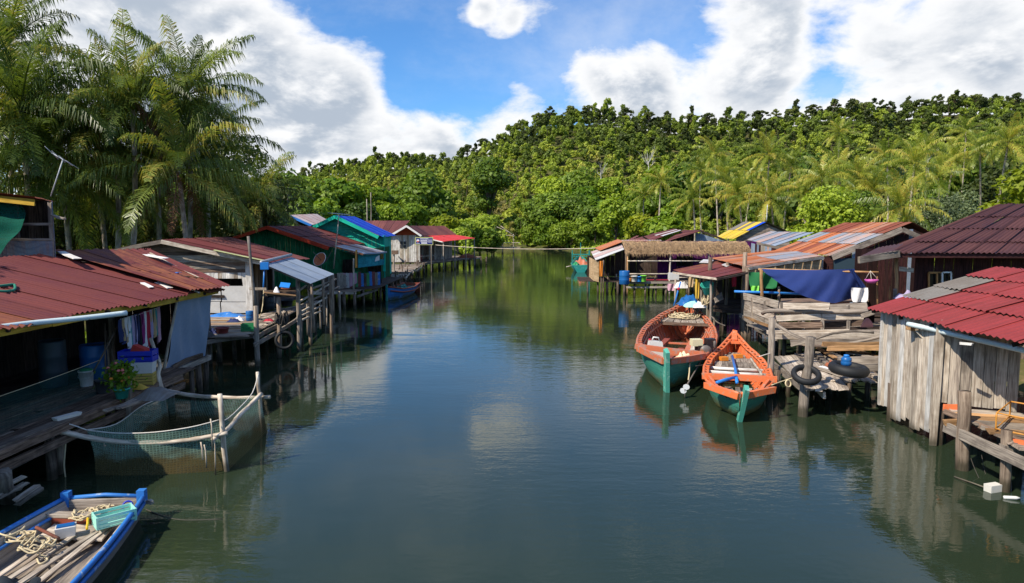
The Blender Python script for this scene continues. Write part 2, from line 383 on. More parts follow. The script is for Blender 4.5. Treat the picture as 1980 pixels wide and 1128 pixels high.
# ================================================================== materials
wood('wood_grey', srgb('6b6058'), srgb('a89b8c')); wood('wood_pale', srgb('8a7c6e'), srgb('cabdac'), stain=srgb('6a5a4a'))
wood('punt_pale', srgb('8a7c6e'), srgb('cabdac'), tide=False); wood('punt_grey', srgb('6b6058'), srgb('a89b8c'), tide=False)
wood('wood_white', srgb('a9a39b'), srgb('e6e2dc'), stain=srgb('8a7f74'), var=.25)
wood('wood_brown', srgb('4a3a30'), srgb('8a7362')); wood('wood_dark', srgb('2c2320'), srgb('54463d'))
wood('wood_deck', srgb('5d5048'), srgb('a08f7e')); wood('wood_deck_pale', srgb('80736a'), srgb('c4b6a4')); wood('wood_tan', srgb('8b6a49'), srgb('c69a6c'))
wood('wood_maroon', srgb('2b1716'), srgb('4b2a28'), var=.3, grain=8); wood('wood_maroon_dark', srgb('1f1413'), srgb('38201f'), var=.3)
wood('pole', srgb('5a4a3f'), srgb('9a8876'), grain=9); wood('pole_pale', srgb('a5927e'), srgb('e6d8c4'), grain=7, var=.2); wood('stilt', srgb('3a302a'), srgb('7a6a5c'), grain=8)
wood('bark_palm', srgb('7d7062'), srgb('beb09e'), grain=2.5); wood('bark', srgb('453a30'), srgb('7b6b5b'), grain=6); wood('bark_white', srgb('9d968c'), srgb('d8d3cb'), grain=6)
wood('green_board', srgb('0e4a2c'), srgb('1c6a44'), var=.25, grain=5, bump=.15, stain=srgb('0c3a24')); wood('teal_board', srgb('1f9c86'), srgb('35bda4'), var=.12, grain=4, bump=.12, stain=srgb('1d8f7c'))
wood('bluegreen_panel', srgb('1d7380'), srgb('2a93a0'), var=.15, grain=4, bump=.1, stain=srgb('1a5d6a'))
wood('purple_board', srgb('3d1140'), srgb('5a1c5e'), var=.2, grain=4); wood('orange_board', srgb('a8452a'), srgb('c65a38'), var=.2, grain=4, stain=srgb('8a3a26')); wood('thatchwall', srgb('6c5f55'), srgb('a09183'), grain=20)
wood('red_fascia', srgb('a93320'), srgb('cc4a2c'), var=.15, stain=srgb('8f2c1c')); wood('yellow_fascia', srgb('a8842c'), srgb('cfa843'), var=.15, stain=srgb('8a6a2a')); wood('teal_fascia', srgb('18a58c'), srgb('24c2a4'), var=.1, stain=srgb('18937e')); wood('white_fascia', srgb('cfcbc6'), srgb('efece8'), var=.1, stain=srgb('b9b2aa')); wood('blue_fascia', srgb('2c6fc0'), srgb('3f8bdc'), var=.1, stain=srgb('2c62a4'))
wood('plywood', srgb('a58763'), srgb('cdb08a'), grain=3, var=.15)
tin('tin_maroon', srgb('663031'), srgb('6d3430'), .5, .55, var=.16, streak=.35); tin('tin_maroon_rust', srgb('683230'), srgb('8a5238'), .42, .62, var=.25, soft=.10, streak=.55)
tin('tin_brown', srgb('5e3231'), srgb('6e3f3a'), .4, .6, var=.22, streak=.4); tin('tin_darkbrown', srgb('4a2b2c'), srgb('573534'), .4, .6, var=.1)
tin('tin_red', srgb('973a39'), srgb('702f2e'), .42, .55, var=.18, soft=.22, streak=.6); tin('tin_redaw', srgb('d23a34'), srgb('b9332e'), .3, .5, var=.08)
tin('tin_zinc', srgb('a3abb4'), srgb('b98f78'), .30, .42, .25, soft=.1); tin('tin_zinc_white', srgb('cfd0d0'), srgb('a58d7d'), .25, .5, .0, soft=.2)
tin('tin_orange', srgb('a09e99'), srgb('a4603c'), .66, .62, .0, soft=.12, streak=.72); tin('tin_rust', srgb('99725e'), srgb('7d4232'), .8, .65, soft=.15, streak=.6)
tin('tin_blue', srgb('1048c4'), srgb('0e3fae'), .4, .45, var=.06); tin('tin_yellow', srgb('d2b62c'), srgb('b79a4c'), .35, .55, soft=.2, var=.15); tin('tin_grey', srgb('807b75'), srgb('6a625a'), .5, .7, var=.2)
tin('tin_bluegrey', srgb('77869a'), srgb('8f9aa8'), .5, .45, .2, var=.12, streak=.3); tin('tin_white_pink', srgb('c9bdbb'), srgb('a98c86'), .45, .55, var=.1)
tin('skirt_metal', srgb('6f8196'), srgb('99603c'), .25, .5, .1, soft=.2)
paint('tarp_grey', srgb('8d9db4'), .45, .22, scale=1.6, bump=.3); paint('tarp_blue', srgb('2b3a70'), .42, .2, scale=1.4, bump=.25); paint('plastic_sheet', srgb('c9c6c1'), .5, .25, scale=2, bump=.4)
paint('pvc', srgb('cfdcdc'), .4, .2, wear=srgb('8d8f82'), wearamt=.1); paint('blue_plastic', srgb('1e5f9e'), .35); paint('blue_bright', srgb('2a7fd0'), .4); paint('blue_crate', srgb('1c2fae'), .4); paint('white_plastic', srgb('d6d3cd'), .4); paint('cream_plastic', srgb('d9cfa8'), .45); paint('yellow_crate', srgb('c3a650'), .5)
paint('dark_barrel', srgb('2c3a42'), .5); paint('dark_grey', srgb('3a3a3c'), .6); paint('green_plastic', srgb('2f8a55'), .4); paint('lime_plastic', srgb('7fd04a'), .4); paint('teal_plastic', srgb('3fae9c'), .4); paint('mint_plastic', srgb('a6e6d2'), .45); paint('maroon_plastic', srgb('7e3532'), .45); paint('red_cloth', srgb('b02438'), .8); paint('pink_cloth', srgb('c99aa8'), .85); paint('white_cloth', srgb('dedad8'), .85, .15); paint('yellow_plastic', srgb('e2b21e'), .4); paint('black_rubber', srgb('1d1e20'), .65, .2); paint('engine_dark', srgb('2b2324'), .45, wear=srgb('70432a'), wearamt=.2); paint('metal_shaft', srgb('6d6660'), .45, wear=srgb('8a5a3a')); paint('foam', srgb('d8d2c6'), .8, .15); paint('orange_block', srgb('d9822a'), .6); paint('flower', srgb('d9776e'), .7); paint('terracotta', srgb('9c5a3e'), .8)
paint('cloth_navy', srgb('2b3560'), .85); paint('cloth_teal', srgb('3f8f8a'), .85); paint('cloth_magenta', srgb('8e2a6a'), .85); paint('cloth_mauve', srgb('a99ab8'), .85); paint('cloth_tan', srgb('b79a72'), .85); paint('cloth_yellow', srgb('c9a23c'), .85); paint('cloth_black', srgb('1b1c22'), .9); paint('cloth_green', srgb('1e6a3c'), .85)
paint('boat_orange', srgb('c46e4c'), .5, .2, wear=srgb('a88070'), wearamt=.45); paint('boat_orange_bright', srgb('dc7242'), .5, .15, wear=srgb('b88468'), wearamt=.35); paint('boat_green', srgb('3a8f7a'), .5, .2, wear=srgb('7d8a62'), wearamt=.3); paint('boat_post', srgb('56a893'), .5, .2, wear=srgb('9cc0ae'), wearamt=.3); paint('boat_blue', srgb('3278c4'), .5, .2, wear=srgb('8aa0bc'), wearamt=.25); paint('boat_teal', srgb('22857e'), .5, .2, wear=srgb('5f9a92')); paint('boat_rust', srgb('8d4430'), .6, .2)
paint('rope_cream', srgb('cdbb96'), .9); paint('rope_white', srgb('d6cfc4'), .9); paint('rope_dark', srgb('4c4640'), .9); paint('rope_green', srgb('2d7a64'), .9); paint('black_net', srgb('202a33'), .9, .3, scale=20, bump=1.0)
paint('white_metal', srgb('c6c8c8'), .4); paint('dish_rust', srgb('b8613a'), .6, wear=srgb('d8cfc4'), wearamt=.15); paint('yellow_tube', srgb('c98a3a'), .5); paint('sign_blue', srgb('1f2a74'), .5, .05); paint('sign_frame', srgb('bcc07e'), .6); paint('sign_white', srgb('e4e4ea'), .5, .05); paint('sign_red', srgb('c8433a'), .5, .05); paint('glass_dark', srgb('14181c'), .12, .05); paint('window_wood', srgb('b07c46'), .6); paint('blueframe', srgb('2f80d0'), .4)
netmat('net_green', srgb('7d9a8a'), .44, mud=srgb('544a2e')); netmat('net_shack', srgb('0d5244'), .84); netmat('net_fence', srgb('24544e'), .17); netmat('net_dark', srgb('3a3f36'), .55)
leaf('palm_leaf', srgb('485a24'), srgb('8c9a4a'), srgb('a89a4c'), .05, .40, .36); leaf('palm_far', srgb('687c28'), srgb('c0c258'), srgb('c0aa50'), .09, .44, .36); leaf('palm_dry', srgb('6b4a34'), srgb('94694a'), None, 0, .2, .7)
leaf('tree_leaf', srgb('445c1a'), srgb('7c922e'), None, 0, .32, .5); leaf('tree_bright', srgb('607e1c'), srgb('a2b238'), None, 0, .38, .5); leaf('tree_yellow', srgb('7c8a20'), srgb('b4b636'), None, 0, .4, .5); leaf('tree_dark', srgb('424e22'), srgb('747a3a'), None, 0, .28, .5); leaf('tree_grey', srgb('4c5836'), srgb('727e56'), None, 0, .25, .6); leaf('mangrove', srgb('54701c'), srgb('94a634'), srgb('a8b840'), .06, .38, .5)
leaf('forest', srgb('233516'), srgb('7f9a30'), None, 0, .30, .55, attr=True)
wood('thatch', srgb('7a6148'), srgb('bf9f78'), grain=60, bump=.8, var=.2, stain=srgb('6a5340'))
def ground_mat():
    m, q = newmat('ground'); pos = q('ShaderNodeNewGeometry').outputs['Position']
    n = noise(q, pos, .25, 6); n2 = noise(q, pos, 2.5, 5)
    col = q.mix(q.rng(n, .35, .65), srgb('3a4420'), srgb('5f5c38')); col = q.mix(q.rng(n2, .5, .8), col, srgb('7d6a4a'))
    b = q('ShaderNodeBump', {'Strength': .6, 'Distance': .15, 'Height': n2})
    p = q('ShaderNodeBsdfPrincipled', {'Base Color': col, 'Roughness': .95, 'Normal': b.outputs[0], 'Specular IOR Level': .1}); finish(m, q, p.outputs[0])
ground_mat()
def water_mat():
    m, q = newmat('water'); pos = q('ShaderNodeNewGeometry').outputs['Position']
    big = noise(q, pos, .07, 2)
    p1 = scaled(q, pos, (.55, 1.0, 1)); p2 = scaled(q, pos, (.8, 1.3, 1))
    w1 = noise(q, p1, .9, 1, .5, .3); w2 = noise(q, p2, 4.2, 3, .55, .4); w3 = noise(q, p2, 13, 2, .5); w4 = noise(q, scaled(q, pos, (.32, 1.5, 1)), 3.6, 2, .5, .3); wp_ = q.rng(noise(q, scaled(q, pos, (.6, .25, 1)), .22, 2), .42, .62, .15, 1.0)
    amp = q.rng(big, .38, .62, .35, 1.0)
    h = q.math('ADD', q.math('MULTIPLY', w1, .010), q.math('MULTIPLY', amp, q.math('ADD', q.math('MULTIPLY', w2, .0062), q.math('ADD', q.math('MULTIPLY', w3, .0020), q.math('MULTIPLY', q.math('MULTIPLY', w4, wp_), .011)))))
    b = q('ShaderNodeBump', {'Strength': .62, 'Distance': 1.0, 'Height': h})
    n = noise(q, pos, .3, 3)
    col = q.mix(n, (.018, .030, .016), (.026, .038, .020))
    p = q('ShaderNodeBsdfPrincipled', {'Base Color': col, 'Roughness': .035, 'IOR': 1.42, 'Normal': b.outputs[0], 'Specular IOR Level': .5})
    finish(m, q, p.outputs[0])
water_mat()
# ================================================================== terrain and water
def xl(y): return np.interp(y, [-60, 0, 30, 60, 85, 100, 120, 140, 150], [-16, -16, -17.5, -17, -15.5, -11, -8.5, -6, -3])
def xr(y): return np.interp(y, [-60, 0, 20, 35, 60, 90, 120, 135, 147, 150], [16, 16, 16, 19, 23, 25, 20, 14, 8, 3])
RX = [-400, -95, -80, -62, -40, -20, 0, 15, 30, 48, 66, 84, 105, 130, 150, 172, 190, 210, 600]
def crest(px, py, Y, tree): return (px-990)*Y/1320, 5.1+(437-py)*Y/1320-tree
RP = [crest(px, py, 290, 6.2) for px, py in ((600, 400), (760, 380), (850, 330), (905, 292), (1000, 250), (1060, 220), (1150, 214), (1210, 222), (1300, 232), (1400, 228), (1500, 222), (1600, 205), (1700, 212), (1800, 195), (1980, 192), (2300, 190))]
LP = [crest(px, py, 340, 6.2) for px, py in ((380, 390), (480, 372), (560, 352), (610, 330), (660, 316), (740, 304), (830, 302), (885, 312), (960, 330), (1100, 360))]
def sstep(t): t = np.clip(t, 0, 1); return t*t*(3-2*t)
def hz(x, y):
    x = np.asarray(x, float); y = np.asarray(y, float)
    left = xl(y)-x; right = x-xr(y); far = y-150
    d = np.maximum(np.maximum(left, right), far)                      # >0 on land
    base = np.where(d > 0, .25+.9*sstep(d/6)+np.clip(d-6, 0, 60)*.012, np.maximum(-2.0, .25+d*.5))
    rh = np.interp(x, [p[0] for p in RP], [p[1] for p in RP]); lh = np.interp(x, [p[0] for p in LP], [p[1] for p in LP])
    a1 = rh*np.where(y < 290, (sstep((y-132)/210)*1.0)/sstep(np.array(158/210)), np.maximum(0, 1-(y-290)/260))
    a2 = lh*np.where(y < 340, sstep((y-190)/170)/sstep(np.array(150/170)), np.maximum(0, 1-(y-340)/260))
    bump = 1.2*np.sin(x*.07+1)*np.cos(y*.05)*np.clip((y-160)/60, 0, 1)
    return np.where(d > 0, np.maximum(base, np.maximum(a1, a2)+bump*.6), base)
gx = np.concatenate([np.linspace(-3000, -320, 8), np.linspace(-260, -60, 28), np.linspace(-54, 54, 73), np.linspace(60, 330, 40), np.linspace(400, 3000, 8)])
gy = np.concatenate([np.linspace(-1500, -60, 6), np.linspace(-40, 165, 103), np.linspace(170, 620, 56), np.linspace(700, 5000, 7)])
GX, GY = np.meshgrid(gx, gy); GZ = hz(GX, GY)
nx, ny = len(gx), len(gy)
gv = np.stack([GX.ravel(), GY.ravel(), GZ.ravel()], 1)
gf = [(j*nx+i, j*nx+i+1, (j+1)*nx+i+1, (j+1)*nx+i) for j in range(ny-1) for i in range(nx-1)]
setp(mk('terrain', gv, gf, 'ground', smooth=True, org=(0, 0, 0)), 'green and brown river bank rising to the wooded hill', kind='structure')
setp(mk('river_water', [(-3000, -1500, 0), (3000, -1500, 0), (3000, 700, 0), (-3000, 700, 0)], [(0, 1, 2, 3)], 'water', org=(0, 0, 0)), 'calm dark green river reflecting sky and clouds', kind='structure')
# ================================================================== foliage builders
def leafquads(C, N, S, rng, elong=1.5):
    """quads centred at C with normals N and sizes S -> V (n*4,3)"""
    n = len(C); t = rng.normal(size=(n, 3)); t -= (t*N).sum(1, keepdims=True)*N; t /= np.linalg.norm(t, axis=1, keepdims=True)+1e-9
    b = np.cross(N, t); a_ = (S*elong*.5)[:, None]*t; c_ = (S*.5)[:, None]*b
    k = rng.uniform(-.25, .25, (n, 1))
    return np.stack([C-a_, C-c_+a_*k, C+a_, C+c_+a_*k], 1).reshape(-1, 3)
def crown_pts(lobes, n, rng, shell=.45):
    """leaf centres and normals through a set of ellipsoid lobes (cx,cy,cz,rx,ry,rz)"""
    L = np.array(lobes); w = (L[:, 3]*L[:, 4]+L[:, 3]*L[:, 5]); w /= w.sum(); k = rng.choice(len(L), n, p=w)
    d = rng.normal(size=(n, 3)); d /= np.linalg.norm(d, axis=1, keepdims=True)
    r = 1-shell*rng.random(n)**1.7
    P = L[k, :3]+d*L[k, 3:]*r[:, None]
    N = d*.75+rng.normal(size=(n, 3))*.45+np.array([0, 0, .35]); N /= np.linalg.norm(N, axis=1, keepdims=True)
    return P, N, k
def rand_lobes(rng, R_, H, z0, n, flat=.75, small=.42):
    out = []
    for i in range(n):
        an = rng.uniform(0, 6.28); f = math.sqrt(rng.random())*.72; zz = rng.random()
        rr = R_*rng.uniform(small*.7, small*1.25); w = math.sin(math.pi*min(.95, .22+zz*.72))
        out.append((math.cos(an)*f*R_*w, math.sin(an)*f*R_*w, z0+H*(.12+zz*.78), rr, rr, rr*flat))
    return out
def quads_mesh(name, V, mat, tint=None):
    n = len(V)//4; me = bpy.data.meshes.new(name); me.vertices.add(n*4); me.vertices.foreach_set('co', V.astype(np.float32).ravel())
    me.loops.add(n*4); me.loops.foreach_set('vertex_index', np.arange(n*4, dtype=np.int32))
    me.polygons.add(n); me.polygons.foreach_set('loop_start', np.arange(0, n*4, 4, dtype=np.int32))
    me.update(calc_edges=True)
    if tint is not None:
        at = me.attributes.new('tint', 'FLOAT', 'POINT'); at.data.foreach_set('value', np.repeat(tint, 4).astype(np.float32))
    me.materials.append(MATS[mat]); return me
def limbs_mesh(name, segs, mat):
    """one mesh of tapered limbs: segs = [(points, radii)]"""
    V = []; F = []; uv = []
    for pts, rad in segs:
        pts = [Vector(p) for p in pts]; n = 6; b = len(V); L = 0
        for i, p in enumerate(pts):
            t = pts[min(i+1, len(pts)-1)]-pts[max(i-1, 0)]
            if i: L += (p-pts[i-1]).length
            d, s, u = frame_of(t, Vector((.2, .9, .1)))
            for k in range(n):
                an = 6.2832*k/n; V.append(p+s*math.cos(an)*rad[i]+u*math.sin(an)*rad[i]); uv.append((L, k/n*rad[i]*6))
        for i in range(len(pts)-1):
            for k in range(n): F.append((b+i*n+k, b+i*n+(k+1) % n, b+(i+1)*n+(k+1) % n, b+(i+1)*n+k))
    return mesh(name, V, F, mat, uv, True)
def tree_kind(seed, R_, H, trunk, nl, nleaf, ls, mat, bark='bark', flat=.75, tr=.16, small=.42, shell=.5, lean=0.0):
    rng = np.random.default_rng(seed); lobes = rand_lobes(rng, R_, H, trunk, nl, flat, small)
    P, N, k = crown_pts(lobes, nleaf, rng, shell)
    S = ls*rng.uniform(.6, 1.35, len(P)); cm = quads_mesh('crown', leafquads(P, N, S, rng), mat)
    segs = [([(0, 0, -.6), (lean*.3, .05*trunk*rng.uniform(-1, 1), trunk*.5), (lean, 0, trunk), (lean*.7, 0, trunk+H*.55)], [tr*1.35, tr, tr*.8, tr*.3])]
    for L in lobes[:max(3, nl*2//3)]:
        z = trunk*rng.uniform(.75, 1.0)+H*.15*rng.random()
        segs.append(([(lean*.9, 0, z), (L[0]*.45, L[1]*.45, z+(L[2]-z)*.6), (L[0]*.9, L[1]*.9, L[2])], [tr*.55, tr*.35, tr*.12]))
    return cm, limbs_mesh('trunk', segs, bark)
def put_tree(kind, loc, s, rz, name, label, group=None, sz=1.0):
    t = thing(name, label, 'tree', loc, group); t.rotation_euler.z = rz; t.scale = (s, s, s*sz)
    for nm, me in (('crown', kind[0]), ('trunk', kind[1])):
        o = bpy.data.objects.new(nm, me); COL.objects.link(o); o.parent = t
    return t
# ---- coconut palms
def frond_mesh(seed, e0, L, curl, nl, mat, wid=.055, lf=.95, seg2=True):
    rng = random.Random(seed); V = []; F = []; n = 16; P = []; T = []
    p = Vector((0, 0, 0)); e = R(e0); tw = rng.uniform(-.25, .25); yaw = 0
    for i in range(n+1):
        P.append(p.copy()); f = i/n
        d = Vector((math.cos(e)*math.cos(yaw), math.cos(e)*math.sin(yaw), math.sin(e))); T.append(d)
        p = p+d*(L/n); e -= curl/n*(.45+1.2*f)*(1 if e > R(-80) else 0); yaw += tw/n
    for i, q in enumerate(P):                                       # rachis
        d, s, u = frame_of(T[i]); w = .045*(1-.85*i/n)
        V += [q+s*w, q-s*w, q-u*w*1.2]
    for i in range(n):
        for k in range(3): F.append((i*3+k, i*3+(k+1) % 3, i*3+3+(k+1) % 3, i*3+3+k))
    for i in range(nl):
        f = .10+.9*i/nl; x = f*n; j = min(int(x), n-1); q = lerp(P[j], P[j+1], x-j); d, s, u = frame_of(T[j])
        ln = lf*(math.sin(math.pi*min(1, .16+f*.80))**.7)*rng.uniform(.65, 1.15)
        for sg in (-1, 1):
            if rng.random() < .03: continue
            dr = rng.uniform(.15, 1.0); dd = (s*sg*.85+d*rng.uniform(.45, .95)+u*(.30-.55*dr)).normalized()
            m = q+dd*ln*.45; t2 = (dd*.55+Vector((0, 0, -1))*(.8+dr*1.0)).normalized(); e2 = m+t2*ln*.55
            ww = (d*wid*.5); b = len(V)
            V += [q-ww*.6, q+ww*.6, m+ww, m-ww, e2]
            F += [(b, b+1, b+2, b+3), (b+3, b+2, b+4)]
    return mesh('frond', V, F, mat)
ELEV = (82, 66, 48, 28, 8, -18, -42)
def frond_set(seed, L, nl, mat, wid, lf): return [[frond_mesh(seed+k*10+j, e, L*(.8 if e > 70 else .92 if e < -10 else 1), R(55 if e > 60 else 80 if e > 10 else 60), nl, mat, wid, lf) for j in range(2)] for k, e in enumerate(ELEV)]
def palm_trunk(base, top, r, bend, parent):
    base, top = Vector(base), Vector(top); n = 14; pts = []; rad = []
    for i in range(n+1):
        f = i/n; pts.append(lerp(base, top, f)+Vector((bend[0], bend[1], 0))*math.sin(math.pi*f)*.5+V3(0, 0, 0))
        rad.append(r*(1.45-.55*min(1, f*5))*(1-.25*f)*(1+.05*(i % 2)))
    return tube(pts, rad, 'bark_palm', parent, 'trunk', 8, .05)
def palm(base, top, fs, nf, name, label, r=.15, bend=(0, 0), s=1.0, seed=0, dry=None, group=None, nuts=True, spread=None):
    rng = random.Random(seed); t = thing(name, label, 'palm tree', base, group); palm_trunk(base, top, r, bend, t)
    top = Vector(top); ph = rng.uniform(0, 6)
    for i in range(nf):
        f = i/(nf-1); az = ph+i*2.399+rng.uniform(-.25, .25); el = 84-f*125+rng.uniform(-8, 8)
        k = min(range(7), key=lambda z: abs(ELEV[z]-el)); st = dry if (dry and f > .9) else fs
        o = bpy.data.objects.new('frond', st[k][rng.randrange(2)]); COL.objects.link(o); o.parent = t
        o.location = top-worg(t)+V3(0, 0, .1*(1-f)); o.rotation_euler = (rng.uniform(-.12, .12), rng.uniform(-.08, .08), az); q = s*rng.uniform(.86, 1.1); o.scale = (q, q, q)
    if nuts:
        V = []; F = []
        for i in range(7):
            an = rng.uniform(0, 6.28); c = top+V3(.28*math.cos(an), .28*math.sin(an), -.28-rng.random()*.25); b = len(V); rr = .13
            for (x, y, z) in ((1, 0, 0), (0, 1, 0), (-1, 0, 0), (0, -1, 0), (0, 0, 1.2), (0, 0, -1.2)): V.append(c+V3(x, y, z)*rr)
            F += [(b+j, b+(j+1) % 4, b+4) for j in range(4)]+[(b+(j+1) % 4, b+j, b+5) for j in range(4)]
        mk('coconut_cluster', V, F, 'tree_yellow', t, smooth=True)
    return t

def hull_mat(name, top, low):
    m, q = newmat(name); pos = q('ShaderNodeNewGeometry').outputs['Position']; v, r_ = rand_off(q, q('ShaderNodeTexCoord').outputs['Object'])
    z = q('ShaderNodeSeparateXYZ', {0: pos}).outputs[2]; n1 = noise(q, v, 3.5, 6, .65); n2 = noise(q, scaled(q, v, (3, 3, 30)), 1.0, 4)
    k = q.rng(q.math('ADD', z, q.math('MULTIPLY_ADD', n1, .7, -.35)), .42, .02); col = q.mix(k, top, low)
    col = q.mix(q.rng(n1, .60, .70), col, tuple(min(1, x*1.5+.05) for x in top)); col = vmul(q, col, q.math('MULTIPLY_ADD', n2, .6, .7))
    seam = q.rng(q.math('ABSOLUTE', q.math('SUBTRACT', q.math('FRACT', q.math('MULTIPLY', z, 5.5)), .5)), .44, .5)
    col = q.mix(q.math('MULTIPLY', seam, .55), col, tuple(x*.25 for x in top)); b = q('ShaderNodeBump', {'Strength': .5, 'Distance': .012, 'Height': q.math('SUBTRACT', n2, seam)})
    finish(m, q, q('ShaderNodeBsdfPrincipled', {'Base Color': col, 'Roughness': .55, 'Normal': b.outputs[0], 'Specular IOR Level': .3}).outputs[0])
hull_mat('hull_green', srgb('44907e'), srgb('8a7c48')); hull_mat('hull_blue', srgb('2f6fb0'), srgb('4a5a50'))
# ================================================================== LEFT BANK
# ---------------------------------------------------------------- near house with the long red roof
H1 = thing('stilt_house', 'near stilt house with long rusty red tin roof and dark open front', 'house', (-11.5, 14, 0))
E0, E1, R1_, R0_ = V3(-10.15, 7.5, 3.18), V3(-8.80, 20.4, 3.22), V3(-13.1, 20.1, 4.30), V3(-14.2, 7.5, 4.2)
roof(H1, E0, E1, R1_, R0_, 15, 1, rnd('tin_maroon', 'tin_maroon', 'tin_maroon_rust', 'tin_maroon'), .15, .026, .10, lift=.035, ppw=4)
F0, F1, G1, G0 = V3(-8.95, 18.7, 3.36), V3(-8.55, 20.5, 3.30), V3(-13.3, 24.9, 4.26), V3(-13.1, 19.3, 4.42)
roof(H1, F0, F1, G1, G0, 4, 1, rnd('tin_maroon', 'tin_maroon_rust', 'tin_maroon'), .15, .024, .08, lift=.03, ppw=4)
roof(H1, V3(-17.8, 25, 3.2), V3(-17.8, 7.5, 3.1), R0_+V3(.1, 0, .03), V3(-13.2, 25, 4.28), 12, 1, one('tin_maroon'), .14, .017)
for (q0, q1, w) in ((a(272, 494, 23.6), a(318, 503, 21.9), .26), (a(118, 491, 19.5), a(150, 505, 18.6), .2)):
    plank(q0+V3(0, 0, .06), q1+V3(0, 0, .06), w, .02, 'white_fascia', H1, 'ridge_strip')
for (p0, p1, c, w) in (((305, 549), (330, 561), 'white_fascia', .16), ((275, 551), (293, 560), 'white_fascia', .12), ((335, 533), (347, 530), 'blue_fascia', .12)):
    def onroof(px, py):
        d = pixdir(px, py); n = (E1-E0).cross(R0_-E0); t = (E0-V3(0, 0, CAMH)).dot(n)/d.dot(n); return V3(0, 0, CAMH)+d*t+V3(0, 0, .05)
    plank(onroof(*p0), onroof(*p1), w, .025, c, H1, 'roof_patch')
# seam battens and edge strips on the roof
plank(onroof(283, 529), onroof(385, 570), .05, .03, 'pole_pale', H1, 'roof_batten', bow=.02)
plank(a(290, 492, 23.6)+V3(0, 0, .05), a(382, 540, 20.9)+V3(0, 0, .05), .05, .03, 'pole_pale', H1, 'roof_batten', bow=.02)
for (s0, s1) in (((160, 512), (240, 525)), ((240, 526), (330, 536)), ((330, 537), (400, 545))):
    plank(onroof(*s0)+V3(0, 0, .03), onroof(*s1)+V3(0, 0, .04), .12, .03, random.choice(('wood_tan', 'tin_rust', 'wood_dark')), H1, 'seam_strip', bow=.05, rag=.1)
# fascia, gutter pipe, rafters
for i in range(4):
    f0, f1 = i/4, (i+1)/4; plank(lerp(E0, E1, f0)+V3(-.03, .01, -.10), lerp(E0, E1, f1)+V3(-.03, -.01, -.10+.01*i), .035, .15, 'yellow_fascia', H1, 'fascia', bow=.01)
gp = [g(-60, 641, 3.16)+V3(.12, 0, 0), g(60, 627, 3.16), g(160, 617, 3.17), g(245, 607, 3.2)]
tube(smooth_path([p+V3(.06, -.1, .03) for p in gp], 5), .055, 'pvc', H1, 'gutter_pipe', 10)
for i in range(9):
    f = .1+i*.105; plank(lerp(E0, E1, f)+V3(.05, 0, -.08), lerp(R0_, R1_, f)+V3(0, 0, -.1), .07, .07, 'wood_dark', H1, 'rafter')
tube(smooth_path([onroof(x, y) for x, y in ((-3, 558), (14, 556), (28, 555), (28, 565), (12, 568), (-2, 567))], 4), .03, 'rope_green', None, 'green_rope').update_tag()
setp(bpy.data.objects['green_rope'], 'loop of green rope lying on the near red roof', 'rope')
# floor, back wall, posts
deck(H1, (-9.35, 7.5, 1.13), (-8.85, 18.9, 1.13), (-10.95, 18.9, 1.13), (-11.4, 7.5, 1.13), 8, ('wood_brown', 'wood_deck', 'wood_brown'), gap=.03, rag=.3)
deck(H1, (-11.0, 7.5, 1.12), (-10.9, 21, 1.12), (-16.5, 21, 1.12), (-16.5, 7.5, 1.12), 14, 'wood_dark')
for z, dx in ((1.03, 0.05), (.80, .12)):
    plank((-9.28+dx*.2, 7.5, z), (-8.92, 18.2, z), .08, .16, 'wood_brown', H1, 'deck_beam', bow=.03)
plank(a(20, 905, 13.2), a(170, 825, 14.8), .06, .13, 'wood_grey', H1, 'deck_beam', bow=.03)
plank(a(-20, 870, 12.7)+V3(.05, 0, 0), a(65, 838, 13.2), .06, .17, 'wood_grey', H1, 'deck_beam')
for y in np.arange(8, 19, 1.3): plank((-8.95-.04*(19-y), y, 1.05), (-16, y, 1.05), .1, .1, 'wood_dark', H1, 'joist')
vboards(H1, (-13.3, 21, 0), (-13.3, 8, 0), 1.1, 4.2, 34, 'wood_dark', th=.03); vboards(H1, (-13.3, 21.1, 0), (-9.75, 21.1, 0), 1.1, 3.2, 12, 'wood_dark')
stilts(H1, [(x, y) for x in (-9.3, -11, -13) for y in (8.6, 11, 13.4, 15.8, 18.2)]+[(-9.0, 17.2), (-9.05, 18.9), (-9.6, 20.6)], 1.05, .095)
pole(a(218, 745, 17.6), a(215, 615, 17.6), .09, .08, 'pole', H1, 'post'); pole((-9.55, 12.2, 1.1), (-9.62, 12.2, 3.2), .08, .07, 'pole', H1, 'post'); pole((-9.75, 9, 1.1), (-9.85, 9, 3.2), .08, .07, 'pole', H1, 'post')
pole(a(205, 755, 16.9), a(203, 625, 17.2), .025, .02, 'pole', H1, 'prop', n=6)
for (x0, y0, x1, y1) in ((213, 745, 206, 640), (222, 740, 214, 655)): pole(a(x0, y0, 16.6), a(x1, y1, 17.4), .022, .018, 'pole', H1, 'prop', n=6)
tube([a(180, 720, 16.3), a(205, 675, 16.6), a(235, 615, 17.2)], .022, 'pole', H1, 'prop', 6)
